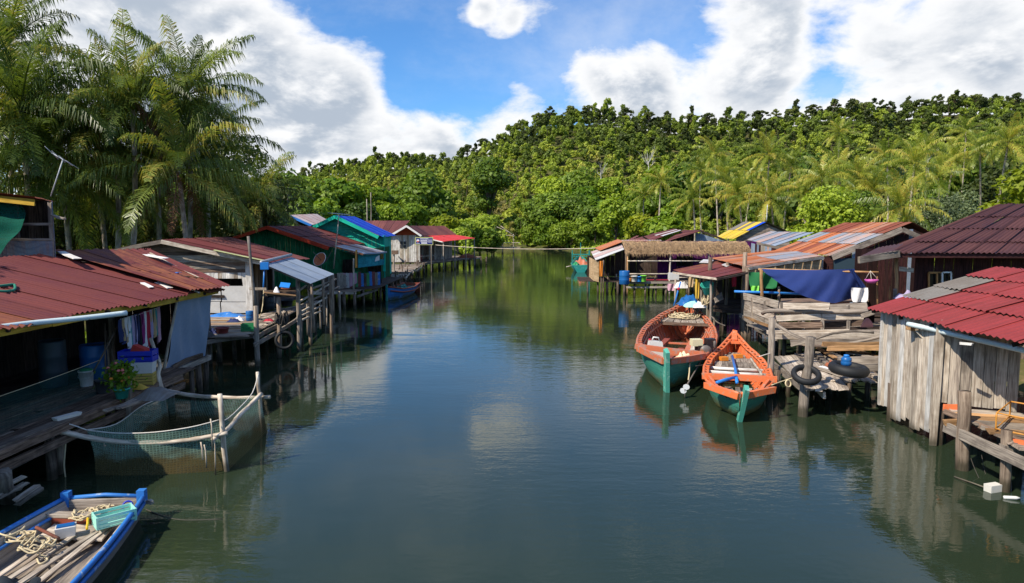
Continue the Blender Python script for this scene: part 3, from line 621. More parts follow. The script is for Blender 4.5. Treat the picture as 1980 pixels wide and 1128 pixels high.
# tarpaulin wall and its sill
TQ = [V3(-9.72, 18.75, .98), V3(-9.52, 20.85, 1.10), V3(-9.05, 20.5, 3.1), V3(-9.25, 18.8, 3.02)]
grid('tarpaulin_wall', 14, 16, lambda u, v: lerp(lerp(TQ[0], TQ[1], u), lerp(TQ[3], TQ[2], u), v)+V3(.05*math.sin(u*7+v*3)*math.sin(v*5)+.025*math.sin(u*21+v*9), 0, 0), 'tarp_grey', H1)
plank(TQ[0]+V3(.08, -.1, -.05), TQ[1]+V3(.08, .15, -.08), .05, .16, 'wood_grey', H1, 'sill_board', bow=.03, rag=.1); plank(TQ[0]+V3(.1, .3, .13), lerp(TQ[0], TQ[1], .8)+V3(.12, 0, .1), .04, .14, 'wood_brown', H1, 'sill_board', bow=.04, rag=.1)
pole(TQ[0]+V3(0, -.05, 0), TQ[3]+V3(0, -.05, .05), .04, .035, 'pole_pale', H1, 'post'); pole(a(335, 700, 19.4), a(333, 672, 19.4), .02, .018, 'tin_rust', H1, 'post', n=6)
pole((-9.6, 21.0, -.6), (-9.55, 21.0, 1.1), .09, .08, 'stilt', H1, 'stilt')
br = [a(312, 752, 17.0), a(306, 725, 17.1), a(309, 705, 17.2), a(300, 680, 17.3), a(291, 655, 17.5)]
setp(tube(smooth_path(br, 4), [.055]*8+[.045]*9, 'pole_pale', None, 'crooked_branch', 7, .08), 'crooked pale branch post leaning before the tarpaulin wall', 'post')
# ---------------------------------------------------------------- upper shack with green netting
H0 = thing('roof_shack', 'small upper shack draped in green netting above the near red roof', 'shack', (-14.3, 19.6, 4.0))
sY = 19.1; sx0, sx1 = -16.8, -12.78
roof(H0, V3(sx1+.05, 18.3, 5.86), V3(sx1-1.9, 22, 5.86), V3(-18.9, 22, 6.35), V3(-16.9, 18.3, 6.35), 4, 1, one('tin_rust'), .12, .017)
plank((sx0, 18.42, 6.16), (sx1, 18.42, 5.72), .04, .17, 'yellow_fascia', H0, 'fascia')
skq = [V3(sx0, sY, 4.12), V3(sx1, sY, 4.1), V3(sx1, sY, 4.68), V3(sx0, sY, 4.70)]
sheet('skirting_sheet', [skq[0]+V3(0, -.03, 0), lerp(skq[0], skq[1], .5)+V3(0, -.03, 0), lerp(skq[3], skq[2], .5)+V3(0, -.03, 0), skq[3]+V3(0, -.03, 0)], 'skirt_metal', H0, .3, .006)
sheet('skirting_sheet', [lerp(skq[0], skq[1], .5)+V3(0, -.05, 0), skq[1]+V3(0, -.05, 0), skq[2]+V3(0, -.05, 0), lerp(skq[3], skq[2], .5)+V3(0, -.05, 0)], 'skirt_metal', H0, .3, .006)
slab('side_sheet', [V3(sx1, sY, 4.1), V3(sx1-1.95, 22, 4.1), V3(sx1-1.95, 22, 5.8), V3(sx1, sY, 5.8)], .02, 'skirt_metal', H0)
vboards(H0, (sx0, 20.4, 0), (sx1-.95, 20.4, 0), 4.1, 5.85, 14, lambda i: random.choice(('wood_dark', 'wood_brown', 'wood_dark')))
for x in (sx1-.05, sx1-1.0, sx1-2): plank((x, sY, 4.1), (x, sY, 5.75), .09, .07, 'wood_grey', H0, 'corner_post', up=(0, -1, 0))
for z in (4.72, 5.15): plank((sx0, sY-.04, z), (sx1, sY-.04, z), .04, .07, 'wood_grey', H0, 'window_rail')
plank(a(103, 417, 19), a(126, 424, 18.8), .1, .05, 'wood_pale', H0, 'bracket')
def netf(u, v):
    x = -16.9+u*(3.35+.3*math.sin(v*5)); z = 5.9-v*1.95; bul = .35*math.sin(min(1, v*1.1)*math.pi*.55)**2
    return V3(x, 18.75-bul-.05*math.sin(u*17+v*4)-.03*math.sin(v*23), z-.06*math.sin(u*9))
grid('netting', 20, 22, netf, 'net_shack', H0)
AN = thing('television_antenna', 'white television antenna on the roof of the netted shack', 'antenna', a(98, 380, 19.5))
ap = a(122, 308, 19.5); tube([a(98, 380, 19.5), lerp(a(98, 380, 19.5), ap, .5), ap], .018, 'white_metal', AN, 'mast', 6)
d_ = (a(140, 318, 19.5)-a(100, 295, 19.5)); b0 = a(100, 296, 19.5); tube([b0, b0+d_], .014, 'white_metal', AN, 'boom', 6)
for i in range(4):
    c = b0+d_*(i/3); tube([c+V3(-.05, -.2, .16-.02*i), c, c+V3(.05, .2, -.16+.02*i)], .009, 'white_metal', AN, 'element', 5)
# ---------------------------------------------------------------- things on the near deck
def barrel(name, px, pyb, z, h, r, mat, label, cat='barrel', lid=None, ribs=True):
    p = g(px, pyb, z); pr = [(r*.93, 0), (r, .03*h), (r, .3*h), (r*1.03, .33*h), (r, .36*h), (r, .63*h), (r*1.03, .66*h), (r, .69*h), (r, .96*h), (r*.95, h), (r*.90, h), (r*.88, h*.93)]
    t = thing(name, label, cat, p); lathe('body', p, pr, mat, t, 18); lathe('lid', p+V3(0, 0, h*.93), [(r*.86, 0), (r*.86, .02), (r*.1, .03)], lid or mat, t, 14); return t
barrel('blue_drum', 185, 730, 1.15, .88, .34, 'blue_plastic', 'large blue plastic drum on the shaded near deck')
barrel('dark_drum', 105, 747, 1.15, 1.15, .30, 'dark_barrel', 'tall dark drum in the shade of the near house')
def bucket(name, p, h, r, mat, label, handle=True, rim=None, cat='bucket', content=None):
    p = Vector(p); t = thing(name, label, cat, p)
    lathe('body', p, [(r*.78, 0), (r*.8, .02), (r*.97, h*.9), (r*1.06, h*.9), (r*1.06, h), (r*.97, h), (r*.92, h*.88), (r*.75, .04)], mat, t, 16)
    if handle: tube([p+V3(-r, 0, h*.9), p+V3(-r*.9, -r*.5, h*.6), p+V3(0, -r*1.1, h*.5), p+V3(r*.9, -r*.5, h*.6), p+V3(r, 0, h*.9)], .008, 'white_metal', t, 'handle', 5)
    if content: lathe('content', p+V3(0, 0, h*.9), [(r*.9, 0), (r*.8, .07), (r*.2, .1)], content, t, 12)
    return t
bucket('white_bucket', g(168, 747, 1.15), .40, .17, 'white_plastic', 'white bucket with green top on the near deck', content='green_plastic')
bucket('grey_pot', g(199, 760, 1.15), .32, .17, 'dark_grey', 'dark grey planter pot beside the white bucket', False, cat='pot')
def crate(name, p, sx, sy, sz, mat, label, rz=0.0, slots=2, cat='crate'):
    """open slatted plastic crate: floor, corner posts and level slats"""
    p = Vector(p); t = thing(name, label, cat, p); cs, sn = math.cos(rz), math.sin(rz)
    def L(x, y, z): return p+V3(x*cs-y*sn, x*sn+y*cs, z)
    mkb = lambda nm, x0, x1, y0, y1, z0, z1: hexa(nm, [L(x0, y0, z0), L(x1, y0, z0), L(x1, y1, z0), L(x0, y1, z0)], [L(x0, y0, z1), L(x1, y0, z1), L(x1, y1, z1), L(x0, y1, z1)], mat, t)
    hx, hy, w = sx/2, sy/2, .018
    mkb('floor', -hx, hx, -hy, hy, 0, w)
    for X in (-hx, hx-w*1.6):
        for Y in (-hy, hy-w*1.6): mkb('corner_post', X-.001, X+w*1.6+.001, Y-.001, Y+w*1.6+.001, w, sz)
    hgt = (sz-w)/(slots*1.35); 
    for k in range(slots):
        z0 = w+(sz-w)*(k+.0)/slots+.01; z1 = z0+hgt if k < slots-1 else sz-.002
        for Y in (-hy+.003, hy-w): mkb('side_slat', -hx+.003, hx-.003, Y, Y+w-.003, z0, z1)
        for X in (-hx+.003, hx-w): mkb('end_slat', X, X+w-.003, -hy+.003, hy-.003, z0, z1)
    return t
p = g(281, 743, 1.15); crate('yellow_crate', p, .45, .34, .30, 'yellow_crate', 'yellow slatted crate at the bottom of the crate stack', .25, 4)
tb = box('white_box', p+V3(-.02, 0, .302), .52, .36, .28, 'white_plastic', None, .2, .9); setp(tb, 'white plastic tub between blue and yellow crates', 'tub')
crate('blue_crate', p+V3(-.15, .02, .585), .80, .42, .28, 'blue_crate', 'bright blue crate on top of the crate stack', .15, 2)
setp(hexa('red_scoop', [p+V3(-.3, -.1, .78), p+V3(.08, -.14, .74), p+V3(.1, .1, .74), p+V3(-.3, .12, .78)], [p+V3(-.2, -.12, 1.02), p+V3(.1, -.14, .9), p+V3(.1, .1, .9), p+V3(-.2, .1, 1.0)], 'sign_red'), 'red plastic scoop lying in the blue crate', 'scoop')
# flowering plant
FPp = g(236, 770, 1.15); FP = thing('flowering_plant', 'potted plant with pink and orange flowers on the deck edge', 'plant', FPp)
lathe('pot', FPp, [(.12, 0), (.16, .2), (.18, .2), (.18, .24), (.14, .22)], 'teal_plastic', FP, 12)
rg = np.random.default_rng(3); P_ = np.array(FPp)+np.array([0, 0, .5])+rg.normal(size=(420, 3))*np.array([.17, .17, .17]); N_ = rg.normal(size=(420, 3)); N_ /= np.linalg.norm(N_, axis=1, keepdims=True)
o = bpy.data.objects.new('foliage', quads_mesh('foliage', leafquads(P_-np.array(FPp), N_, rg.uniform(.05, .1, 420), rg), 'tree_bright')); COL.objects.link(o); o.parent = FP
for k in range(16):
    c = FPp+V3(rg.normal()*.17, rg.normal()*.12-.08, .62+rg.normal()*.15); lathe('blossom', c, [(.01, -.02), (.045, .0), (.035, .03), (.005, .04)], 'flower' if k % 3 else 'orange_block', FP, 6)
for k in range(4): tube([FPp+V3(0, 0, .2), FPp+V3(rg.normal()*.08, rg.normal()*.08, .4), FPp+V3(rg.normal()*.18, rg.normal()*.15, .65)], .008, 'pole', FP, 'stem', 5)
# clothes line
CL = thing('clothes_line', 'line of hanging laundry under the near red eave', 'laundry', (-9.5, 17.8, 2.9))
c0, c1 = a(232, 618, 16.9), a(312, 592, 18.7); rope_sag(c0, c1, .03, .008, 'rope_white', CL, 'line')
cm = ['cloth_navy', 'cloth_tan', 'white_cloth', 'cloth_teal', 'cloth_mauve', 'cloth_navy', 'cloth_black', 'cloth_magenta', 'white_cloth', 'red_cloth', 'cloth_mauve', 'cloth_tan', 'cloth_teal', 'pink_cloth']
for k, m_ in enumerate(cm):
    f = .03+.94*k/len(cm); q = lerp(c0, c1, f); h = random.uniform(.55, 1.0); w = random.uniform(.16, .24); dr = (c1-c0).normalized(); ph = random.uniform(0, 6)
    grid('garment', 6, 8, lambda u, v: q+dr*((u-.5)*w*(1+.25*v*math.sin(ph)))+V3(.04*math.sin(u*9+ph+v*2)*(.3+v), .02*math.sin(v*5+ph), -v*h*(1+.08*math.sin(u*6+ph))-.0), m_, CL)
# net fence in front of the shaded deck
NF = thing('net_fence', 'green fishing net hung as a fence along the shaded deck', 'net', (-9.3, 13, 1.1))
n0, n1 = V3(-9.45, 9.0, 2.02), a(192, 697, 16.4); rope_sag(n0, n1, .06, .007, 'rope_cream', NF, 'head_rope')
grid('netting', 24, 8, lambda u, v: lerp(lerp(n0, n1, u)-V3(0, 0, .24*u*(1-u)), lerp(V3(-9.55, 9, 1.16), V3(-9.75, 16.2, 1.17), u), v)+V3(.05*math.sin(u*31)*v, 0, .02*math.sin(u*40)*v), 'net_fence', NF)
# small debris on the deck
dp = g(130, 808, 1.15); setp(box('foam_slab', dp, .55, .16, .06, 'foam', None, 1.2, .9), 'long white foam float lying on the near deck edge', 'float')
hp = g(300, 768, 1.16); setp(grid('net_heap', 12, 12, lambda u, v: hp+V3((u-.5)*.8, (v-.5)*.9, .02+.20*math.sin(math.pi*u)*math.sin(math.pi*v)*(1+.2*math.sin(u*13)*math.sin(v*11))), 'tin_grey'), 'crumpled grey net heap at the deck corner', 'net')
setp(grid('rag_heap', 8, 8, lambda u, v: g(268, 752, 1.16)+V3((u-.5)*.4, (v-.5)*.3, .01+.12*math.sin(math.pi*u)*math.sin(math.pi*v)), 'cloth_yellow'), 'small pale yellow rag below the crate stack', 'rag')
for (p0, p1, lb) in ((g(230, 790, 1.2), g(300, 760, 1.2), 'loose narrow plank on the deck corner near the pink flowers'), (g(205, 795, 1.2), g(275, 767, 1.2), 'loose dark plank along the deck edge behind the mooring post')):
    setp(plank(p0, p1, .12, .04, 'wood_deck', None, 'loose_plank', bow=.03), lb, 'plank')
# ---------------------------------------------------------------- net pen
def wp(px, py, Y): return a(px, py, Y)
PEN = thing('fish_pen', 'fish holding pen of green net hung on pale branch poles', 'fish pen', (-7.3, 15, 0))
bA = V3(-5.92, 13.85, -1.2); tA = a(425, 762, 13.85); pole(bA, tA, .062, .052, 'pole_pale', PEN, 'corner_pole', rings=6)
bB = a(509, 850, 16.6); tB = a(498, 720, 16.3); pole((bB.x+.02, bB.y, -1.2), bB, .05, .05, 'pole', PEN, 'corner_pole'); pole(bB, tB, .05, .042, 'pole_pale', PEN, 'corner_pole', rings=6)
pC = a(112, 925, 13.7); pole((pC.x, pC.y, -1.2), a(112, 806, 13.7), .095, .09, 'pole', PEN, 'corner_pole'); pole((pC.x-.16, pC.y, -.9), a(103, 812, 13.75), .045, .05, 'boat_post', PEN, 'corner_pole', n=6)
pD = a(249, 800, 15.6); pole((pD.x, pD.y, -1.2), a(248, 735, 15.6), .095, .09, 'pole', PEN, 'corner_pole')
r1 = [a(85, 832, 13.4), a(130, 838, 13.55), a(190, 850, 13.6), a(270, 857, 13.65), a(350, 853, 13.7), a(400, 845, 13.72), a(440, 838, 13.78)]
tube(smooth_path(r1, 4), [.058-.0006*i for i in range(25)], 'pole_pale', PEN, 'rail', 7, .14)
r2 = [a(412, 850, 13.68), a(440, 830, 14.2), a(462, 805, 14.9), a(482, 785, 15.6), a(505, 762, 16.4)]
tube(smooth_path(r2, 4), .052, 'pole_pale', PEN, 'rail', 7, .14)
r3 = [a(318, 755, 16.9), a(370, 765, 16.8), a(420, 768, 16.7), a(470, 770, 16.6), a(522, 768, 16.5)]
tube(smooth_path(r3, 4), .05, 'pole_pale', PEN, 'rail', 7, .14)
top = smooth_path([a(168, 832, 13.72), a(230, 838, 13.6), a(300, 836, 13.62), a(370, 826, 13.7), a(424, 812, 13.9)], 5)
tube(top, .012, 'rope_white', PEN, 'head_rope', 5); tube(smooth_path([a(112, 815, 13.65), a(140, 822, 13.6), a(168, 832, 13.72)], 4), .012, 'rope_white', PEN, 'head_rope', 5)
def lp(P, u): x = u*(len(P)-1); i = min(int(x), len(P)-2); return lerp(P[i], P[i+1], x-i)
def netpan(T, B, nm='net_panel', k=14):
    T, B = smooth_path(T, 5), smooth_path(B, 5)
    grid(nm, k, 8, lambda u, v: lerp(lp(T, u), lp(B, u), v)+V3(.02*math.sin(u*13+v*3), .03+.025*math.sin(u*9+v*4), 0)*math.sin(math.pi*v), 'net_green', PEN)
    return T
netpan(top[::5], [a(186, 928, 13.6), a(300, 932, 13.6), V3(-5.95, 13.9, -.05)])
rT = [a(424, 812, 13.9), a(450, 800, 14.6), a(478, 782, 15.5), a(500, 765, 16.4)]; netpan(rT, [V3(-5.95, 13.9, -.05), V3(-6.0, 15.2, -.05), V3(-6.1, 16.6, -.05)])
bT = [a(318, 768, 16.9), a(400, 776, 16.6), a(500, 765, 16.4)]; netpan(bT, [V3(-8.6, 16.8, -.05), V3(-7.4, 16.7, -.05), V3(-6.1, 16.6, -.05)])
lT = [a(168, 832, 13.72), a(225, 820, 14.6), a(275, 785, 15.8), a(318, 768, 16.9)]; netpan(lT, [a(186, 928, 13.6), V3(-8.55, 15, -.05), V3(-8.6, 16.8, -.05)]); tube(smooth_path(lT, 5), .014, 'rope_white', PEN, 'head_rope', 5)
tube(smooth_path([a(500, 722, 16.3), a(488, 760, 15.8), a(462, 790, 15), a(440, 810, 14.2), a(426, 815, 13.9)], 4), .012, 'rope_white', PEN, 'head_rope', 5)
for (px, y0, y1) in ((388, 855, 890), (395, 860, 905), (413, 850, 930), (407, 810, 870), (280, 860, 872), (235, 858, 868), (200, 852, 862)):
    q = a(px, y0, 13.66); tube([q, q+V3(.03, -.02, -.12), a(px+4, y1, 13.62)], .014, 'pole_pale', PEN, 'rope_end', 5, .3)
setp(tube(smooth_path([a(128, 835, 13.55), a(126, 870, 13.5), a(124, 900, 13.5), a(127, 925, 13.5)], 3), .016, 'rope_cream', None, 'hanging_rope', 5), 'frayed rope dangling beside the thick pen post', 'rope')
# broken ladder rack low at the left edge
LR = thing('slat_rack', 'broken rack of grey slats beside a short post at the left picture edge', 'rack', g(20, 990, .2))
pole(g(22, 995, -.4), a(8, 915, 11.6), .13, .12, 'wood_grey', LR, 'post')
for i, (x0, y0, x1, y1) in enumerate(((-10, 950, 46, 921), (-10, 966, 52, 933), (-10, 958, 40, 944), (30, 968, 72, 940), (32, 978, 80, 945), (-10, 1000, 14, 975))):
    plank(a(x0, y0, 11.7), a(x1, y1, 12.2), .09, .05, 'wood_pale', LR, 'slat', rag=.05)
# ---------------------------------------------------------------- grey gabled house
Y2 = 30.5
H2 = thing('stilt_house', 'weathered grey plank house with low gable, brown roof and white lower wall', 'house', (-14, 32, 0))
rd, ll, rr_ = a(313, 464, Y2-.5), a(185, 489, Y2-.5), a(528, 509, Y2-.5)
bk = V3(.2, 8.6, .0)
roof(H2, rr_, rr_+V3(.1, 4.6, 0), rd+V3(.1, 7, 0), rd, 7, 1, rnd('tin_brown', 'tin_brown', 'tin_maroon'), .14, .017, .06)
roof(H2, ll+V3(0, 7, 0), ll, rd+V3(0, 0, .01), rd+V3(.1, 7, .01), 7, 1, one('tin_brown'), .16, .017)
plank(rd+V3(0, -.05, -.08), rr_+V3(0, -.05, -.10), .04, .17, 'wood_pale', H2, 'fascia'); plank(rd+V3(0, -.05, -.08), ll+V3(0, -.05, -.10), .04, .17, 'wood_grey', H2, 'fascia')
yl = tin('tin_cream', srgb('c6c98e'), srgb('9a9c72'), .3, .6); plank(lerp(rd, rr_, .48)+V3(0, -.12, .05), lerp(rd, rr_, .97)+V3(0, -.12, .05), .25, .02, 'tin_cream', H2, 'edge_strip', up=(.2, 0, 1))
wl, wr = V3(ll.x+.5, Y2, 0), V3(-11.75, Y2, 0)
zs = 3.02
def limg(z):
    def f(Lx, zz): return Lx
    L = wr.x-wl.x; t = max(0, (z-zs))
    # left slope / right slope edge positions at height z
    xr_ = rr_.x+(rd.x-rr_.x)*((z-rr_.z+.1)/(rd.z-rr_.z)) if z > rr_.z-.1 else rr_.x
    xl_ = ll.x+(rd.x-ll.x)*((z-ll.z+.1)/(rd.z-ll.z)) if z > ll.z-.1 else wl.x
    return (max(0, (xl_-wl.x)/L), min(1, (xr_-wl.x)/L))
hboards(H2, wl, wr, zs, rd.z-.08, 9, lambda k: random.choice(('wood_brown', 'wood_grey', 'wood_grey', 'wood_brown')), lim=limg)
ox0, ox1 = a(388, 530, Y2).x, a(472, 530, Y2).x; Lw = wr.x-wl.x
vboards(H2, wl, wr, lambda t: 2.75 if ox0-.25 < wl.x+t*Lw < ox1+.0 else 1.15, zs, 34, lambda i: random.choice(('wood_white', 'wood_pale', 'wood_white')), gap=.01)
zb_ = 2.42
for (u0, u1, v0, v1) in ((.0, .48, .0, .42), (.5, 1.05, .0, .40), (.0, .5, .44, 1.0), (.52, 1.05, .42, 1.0)):
    X0 = ox0-.35+(ox1-ox0+.5)*u0; X1 = ox0-.35+(ox1-ox0+.5)*u1; Z0, Z1 = 1.2+(zb_-1.2)*v0, 1.2+(zb_-1.2)*v1
    grid('wall_panel', 6, 6, lambda u, v: V3(X0+(X1-X0)*u, Y2-.03-.015*math.sin(u*9+v*7+u0*5), Z0+(Z1-Z0)*v), 'plastic_sheet', H2)
plank((wr.x-.02, Y2-.06, 1.1), (wr.x-.02, Y2-.06, 3.5), .28, .05, 'wood_white', H2, 'corner_post', up=(0, -1, 0)); plank((ox0-.1, Y2-.07, 1.95), (a(435, 574, Y2).x, Y2-.07, 1.95), .05, .12, 'wood_dark', H2, 'rail', up=(0, 0, 1))
vboards(H2, (-12.2, Y2+4.4, 0), (-11.7, Y2+.1, 0), 1.1, 3.4, 17, lambda i: random.choice(('wood_brown', 'wood_grey', 'wood_dark')))
vboards(H2, (-18, Y2+3, 0), (-11.8, Y2+3, 0), 1.1, 3.4, 12, 'wood_dark')
slab('floor', [V3(-18.5, Y2, 1.1), V3(-11.8, Y2, 1.1), V3(-11.8, Y2+8, 1.1), V3(-18.5, Y2+8, 1.1)], .06, 'wood_dark', H2)
# landing stage of the grey house
LS = thing('landing_stage', 'cluttered plank landing stage before the grey gabled house', 'jetty', (-10.5, 27, 0))
A_, B_, C_, D2 = g(383, 657, 1.15), g(500, 646, 1.15), g(640, 560, 1.05), V3(-14.0, 30.3, 1.15)
deck(LS, A_+V3(-1.5, 0, 0), g(478, 650, 1.15), V3(-11.2, 30.3, 1.15), V3(-15.2, 30.3, 1.15), 26, ('wood_deck_pale', 'wood_deck', 'wood_deck_pale', 'wood_tan'), rag=.2, gap=.03)
deck(LS, g(478, 648, 1.14), g(585, 592, 1.14), V3(-10.2, 36, 1.14), V3(-11.3, 30.2, 1.14), 14, ('wood_deck', 'wood_deck_pale', 'wood_grey'), rag=.2, gap=.03)
for (p0, p1) in ((g(385, 664, 1.0), g(492, 650, 1.0)), (g(492, 655, 1.02), g(540, 628, 1.02)), (g(492, 668, .85), g(540, 640, .85)), (g(540, 640, .95), g(590, 605, .95))):
    plank(p0, p1, .06, .15, 'wood_grey', LS, 'edge_beam', bow=.03, rag=.1)
stilts(LS, [(g(x, y, 0).x, g(x, y, 0).y) for x, y in ((400, 705), (425, 700), (452, 695), (497, 690), (536, 668), (560, 652), (585, 640), (420, 680), (470, 675), (515, 662), (610, 620), (600, 640), (640, 612), (625, 628), (655, 600), (575, 634), (550, 645))], 1.1, .085)
for (px, yb, yt, Y, r, lb) in ((404, 645, 560, 25.0, .075, 'square dark post at the front corner of the cluttered landing stage'), (497, 668, 592, 24.6, .10, 'thick mooring post bound with rope before the leaning pipe'), (538, 640, 575, 26.2, .10, 'stout pale post carrying the work table'), (577, 620, 540, 27.6, .10, 'grey post under the front corner of the blue-grey awning'), (600, 612, 552, 28.8, .08, 'grey post at the log railing'), (640, 585, 540, 31, .09, 'dark post at the far end of the log railing')):
    q = a(px, yb, Y); setp(pole((q.x, q.y, -.9), a(px+random.uniform(-3, 3), yt, Y), r, r*.9, random.choice(('pole', 'wood_grey')), None, 'mooring_post'), lb, 'post')
lp0, lp1 = a(494, 600, 25.2), a(480, 457, 25.2); setp(pole(lp0, lp1, .06, .055, 'tin_grey', None, 'leaning_pipe', crook=.05), 'tall grey pipe leaning before the grey gabled house', 'pipe')
# awning over the stage
AW = thing('awning', 'blue-grey sheet awning beside the grey gabled house', 'awning', (-9, 29, 3))
q0, q1, q2, q3 = a(600, 549, 26.4), a(645, 531, 31.4), a(562, 498, 33.0), a(512, 512, 27.2)
for i in range(3):
    s0, s1 = i/3, (i+1)/3+.02; sheet('roof_sheet', [lerp(q0, q1, s0), lerp(q0, q1, s1), lerp(q3, q2, s1), lerp(q3, q2, s0)], 'tin_bluegrey', AW, .3, .008, 1, 3, 0, .006*i)
tube([q3+V3(-.1, -.1, .1), lerp(q3, q2, .5)+V3(-.05, 0, .11), q2+V3(0, .1, .12)], .07, 'tin_zinc', AW, 'gutter_pipe', 8)
for t in (.05, .5, .95): pole(V3(*(lerp(q0, q1, t).xy), .9), lerp(q0, q1, t)-V3(0, 0, .05), .06, .05, 'pole', AW, 'post'); plank(lerp(q0, q1, t)-V3(0, 0, .06), lerp(q3, q2, t)-V3(0, 0, .06), .06, .08, 'wood_grey', AW, 'rafter')
setp(box('blue_funnel_box', a(512, 521, 26.8), .30, .26, .27, 'blue_bright', None, .2), 'small bright blue box hung under the awning gutter', 'box'); setp(tube([a(511, 522, 26.9), a(510, 545, 26.9), a(509, 560, 26.9)], .03, 'blueframe', None, 'downpipe', 6), 'thin blue downpipe under the bright blue box', 'pipe')
setp(tube(smooth_path([a(510, 560, 26.9), a(508, 590, 26.6), a(503, 612, 26.4), a(497, 618, 26.2)], 4), .02, 'rope_cream', None, 'hanging_hose', 5), 'pale hose hanging beside the leaning pipe', 'hose')
# work table with blue lid
WT = thing('work_table', 'small plank work table on a post over the water', 'table', a(538, 640, 26.2))
for i in range(4):
    t = i/4; plank(a(512, 566-t*4, 25.9+t*1.0), a(572, 572-t*12, 25.9+t*1.0+.5), .24, .035, 'wood_tan' if i == 0 else 'wood_brown', WT, 'table_plank')
plank(a(515, 570, 26), a(570, 575, 26.3), .05, .07, 'wood_brown', WT, 'apron'); plank(a(482, 559, 26.6), a(514, 559, 26.6), .04, .1, 'wood_pale', WT, 'side_rail')
setp(slab('blue_lid', [a(540, 556, 26.4), a(559, 558, 26.4), a(562, 549, 26.7), a(543, 547, 26.7)], .03, 'blue_bright'), 'small bright blue lid propped on the work table', 'tray')
setp(grid('white_bag', 6, 6, lambda u, v: a(528+13*u, 566-9*math.sin(math.pi*u)*math.sin(math.pi*v)*1.3, 26.3+.35*v), 'white_cloth'), 'crumpled white bag on the work table', 'bag')
lathe('brown_dish', a(553, 561, 26.5), [(.05, 0), (.18, .05), (.2, .08), (.15, .06)], 'terracotta', None, 12); setp(bpy.data.objects['brown_dish'], 'shallow brown dish on the work table below the blue lid', 'dish')
# log railing
LR2 = thing('log_railing', 'ramshackle grey railing of poles beside the awning', 'railing', a(620, 580, 29))
for i, (x0, y0, Y0, x1, y1, Y1) in enumerate(((580, 583, 27.8, 640, 548, 32), (580, 592, 27.8, 655, 555, 33), (582, 604, 27.8, 632, 575, 31), (582, 612, 27.8, 625, 590, 30.4), (578, 622, 27.8, 620, 602, 30), (600, 560, 28.4, 650, 540, 32.6), (575, 565, 28, 592, 552, 28.6))):
    pole(a(x0, y0, Y0), a(x1, y1, Y1), .05, .04, 'wood_grey' if i % 2 else 'wood_pale', LR2, 'rail', n=6)
for i in range(7):
    t = i/6; p = a(582+t*75, 622-t*30, 27.8+t*5.4); pole(V3(p.x, p.y, p.z-.7), V3(p.x, p.y, p.z+random.uniform(.55, .85)), .045, .04, 'wood_grey', LR2, 'upright', n=6)
# clutter on the landing stage
barrel('blue_can', 484, 620, 1.17, .40, .17, 'blue_plastic', 'small blue drum at the corner of the white wall', 'drum')
bucket('maroon_basin', g(430, 645, 1.17), .22, .24, 'maroon_plastic', 'dark red basin on the edge of the landing stage', False, cat='basin')
crate('green_crate', g(481, 640, 1.17), .50, .34, .28, 'green_plastic', 'green crate at the edge of the landing stage', .2, 3)
def heap(name, c, sx, sy, h, mat, label, cat, seed=1):
    c = Vector(c); r_ = random.Random(seed); ph = [r_.uniform(0, 6) for _ in range(4)]
    o = grid(name, 12, 12, lambda u, v: c+V3((u-.5)*sx, (v-.5)*sy, h*(math.sin(math.pi*u)*math.sin(math.pi*v))**.6*(.7+.3*math.sin(u*11+ph[0])*math.sin(v*9+ph[1])+.15*math.sin(u*23+ph[2]))), mat); return setp(o, label, cat)
heap('blue_tarpaulin_heap', g(438, 612, 1.17), 1.5, .7, .22, 'boat_blue', 'crumpled blue tarpaulin along the foot of the white wall', 'tarpaulin', 2)
heap('white_sack', g(462, 620, 1.17), .5, .35, .2, 'white_cloth', 'white sack beside the small blue drum', 'sack', 3); heap('dark_sack', g(452, 622, 1.17), .5, .35, .16, 'cloth_navy', 'dark sack next to the white sack', 'sack', 4)
heap('blue_bag', g(415, 645, 1.17), .5, .3, .2, 'cloth_navy', 'blue bag beside the dark red basin', 'bag', 5); heap('net_pile', g(395, 650, 1.17), .6, .5, .3, 'dark_grey', 'dark heap of nets at the front corner of the landing stage', 'net', 6)
heap('red_bag', g(520, 621, 1.17), .4, .3, .12, 'red_cloth', 'small red bag among debris near the work table', 'bag', 7)
for i in range(16):
    x, y = random.uniform(500, 560), random.uniform(605, 640); p = g(x, y-(x-500)*.25, 1.18); plank(p, p+V3(random.uniform(-.5, .5), random.uniform(-.5, .5), .03), .07, .03, random.choice(('wood_pale', 'wood_deck', 'wood_grey')), LS, 'scrap_board')
box('tall_bin', g(388, 640, 1.16), .5, .5, .95, 'tin_grey', None, .1, .8); setp(bpy.data.objects['tall_bin'], 'grey box bin behind the tarpaulin wall corner', 'bin')
barrel('water_drum', 520, 598, 1.17, .55, .26, 'dark_barrel', 'dark water drum under the awning', 'drum'); bucket('grey_tub', g(555, 592, 1.17), .3, .3, 'dark_grey', 'dark tub under the work table', False, cat='tub')
def ring(name, c, R_, r, mat, label, tilt=(0, 0, 0), cat='tyre', parent=None):
    V = []; F = []; uv = []; n, m = 26, 10; M = Euler(tilt).to_matrix(); c = Vector(c)
    for i in range(n):
        for k in range(m):
            an, b = 6.2832*i/n, 6.2832*k/m; rr = R_+r*math.cos(b)*(1.0 if math.cos(b) > 0 else .75); zz = r*1.15*math.sin(b)
            V.append(c+M @ V3(rr*math.cos(an), rr*math.sin(an), zz)); uv.append((i/n*3, k/m))
    F = [(i*m+k, ((i+1) % n)*m+k, ((i+1) % n)*m+(k+1) % m, i*m+(k+1) % m) for i in range(n) for k in range(m)]
    o = mk(name, V, F, mat, parent, uv, True); return setp(o, label, cat) if label else o
ring('old_tyre', a(550, 658, 25.8), .30, .07, 'black_rubber', 'thin black tyre hanging from the landing stage over the water', (1.45, 0, .3))
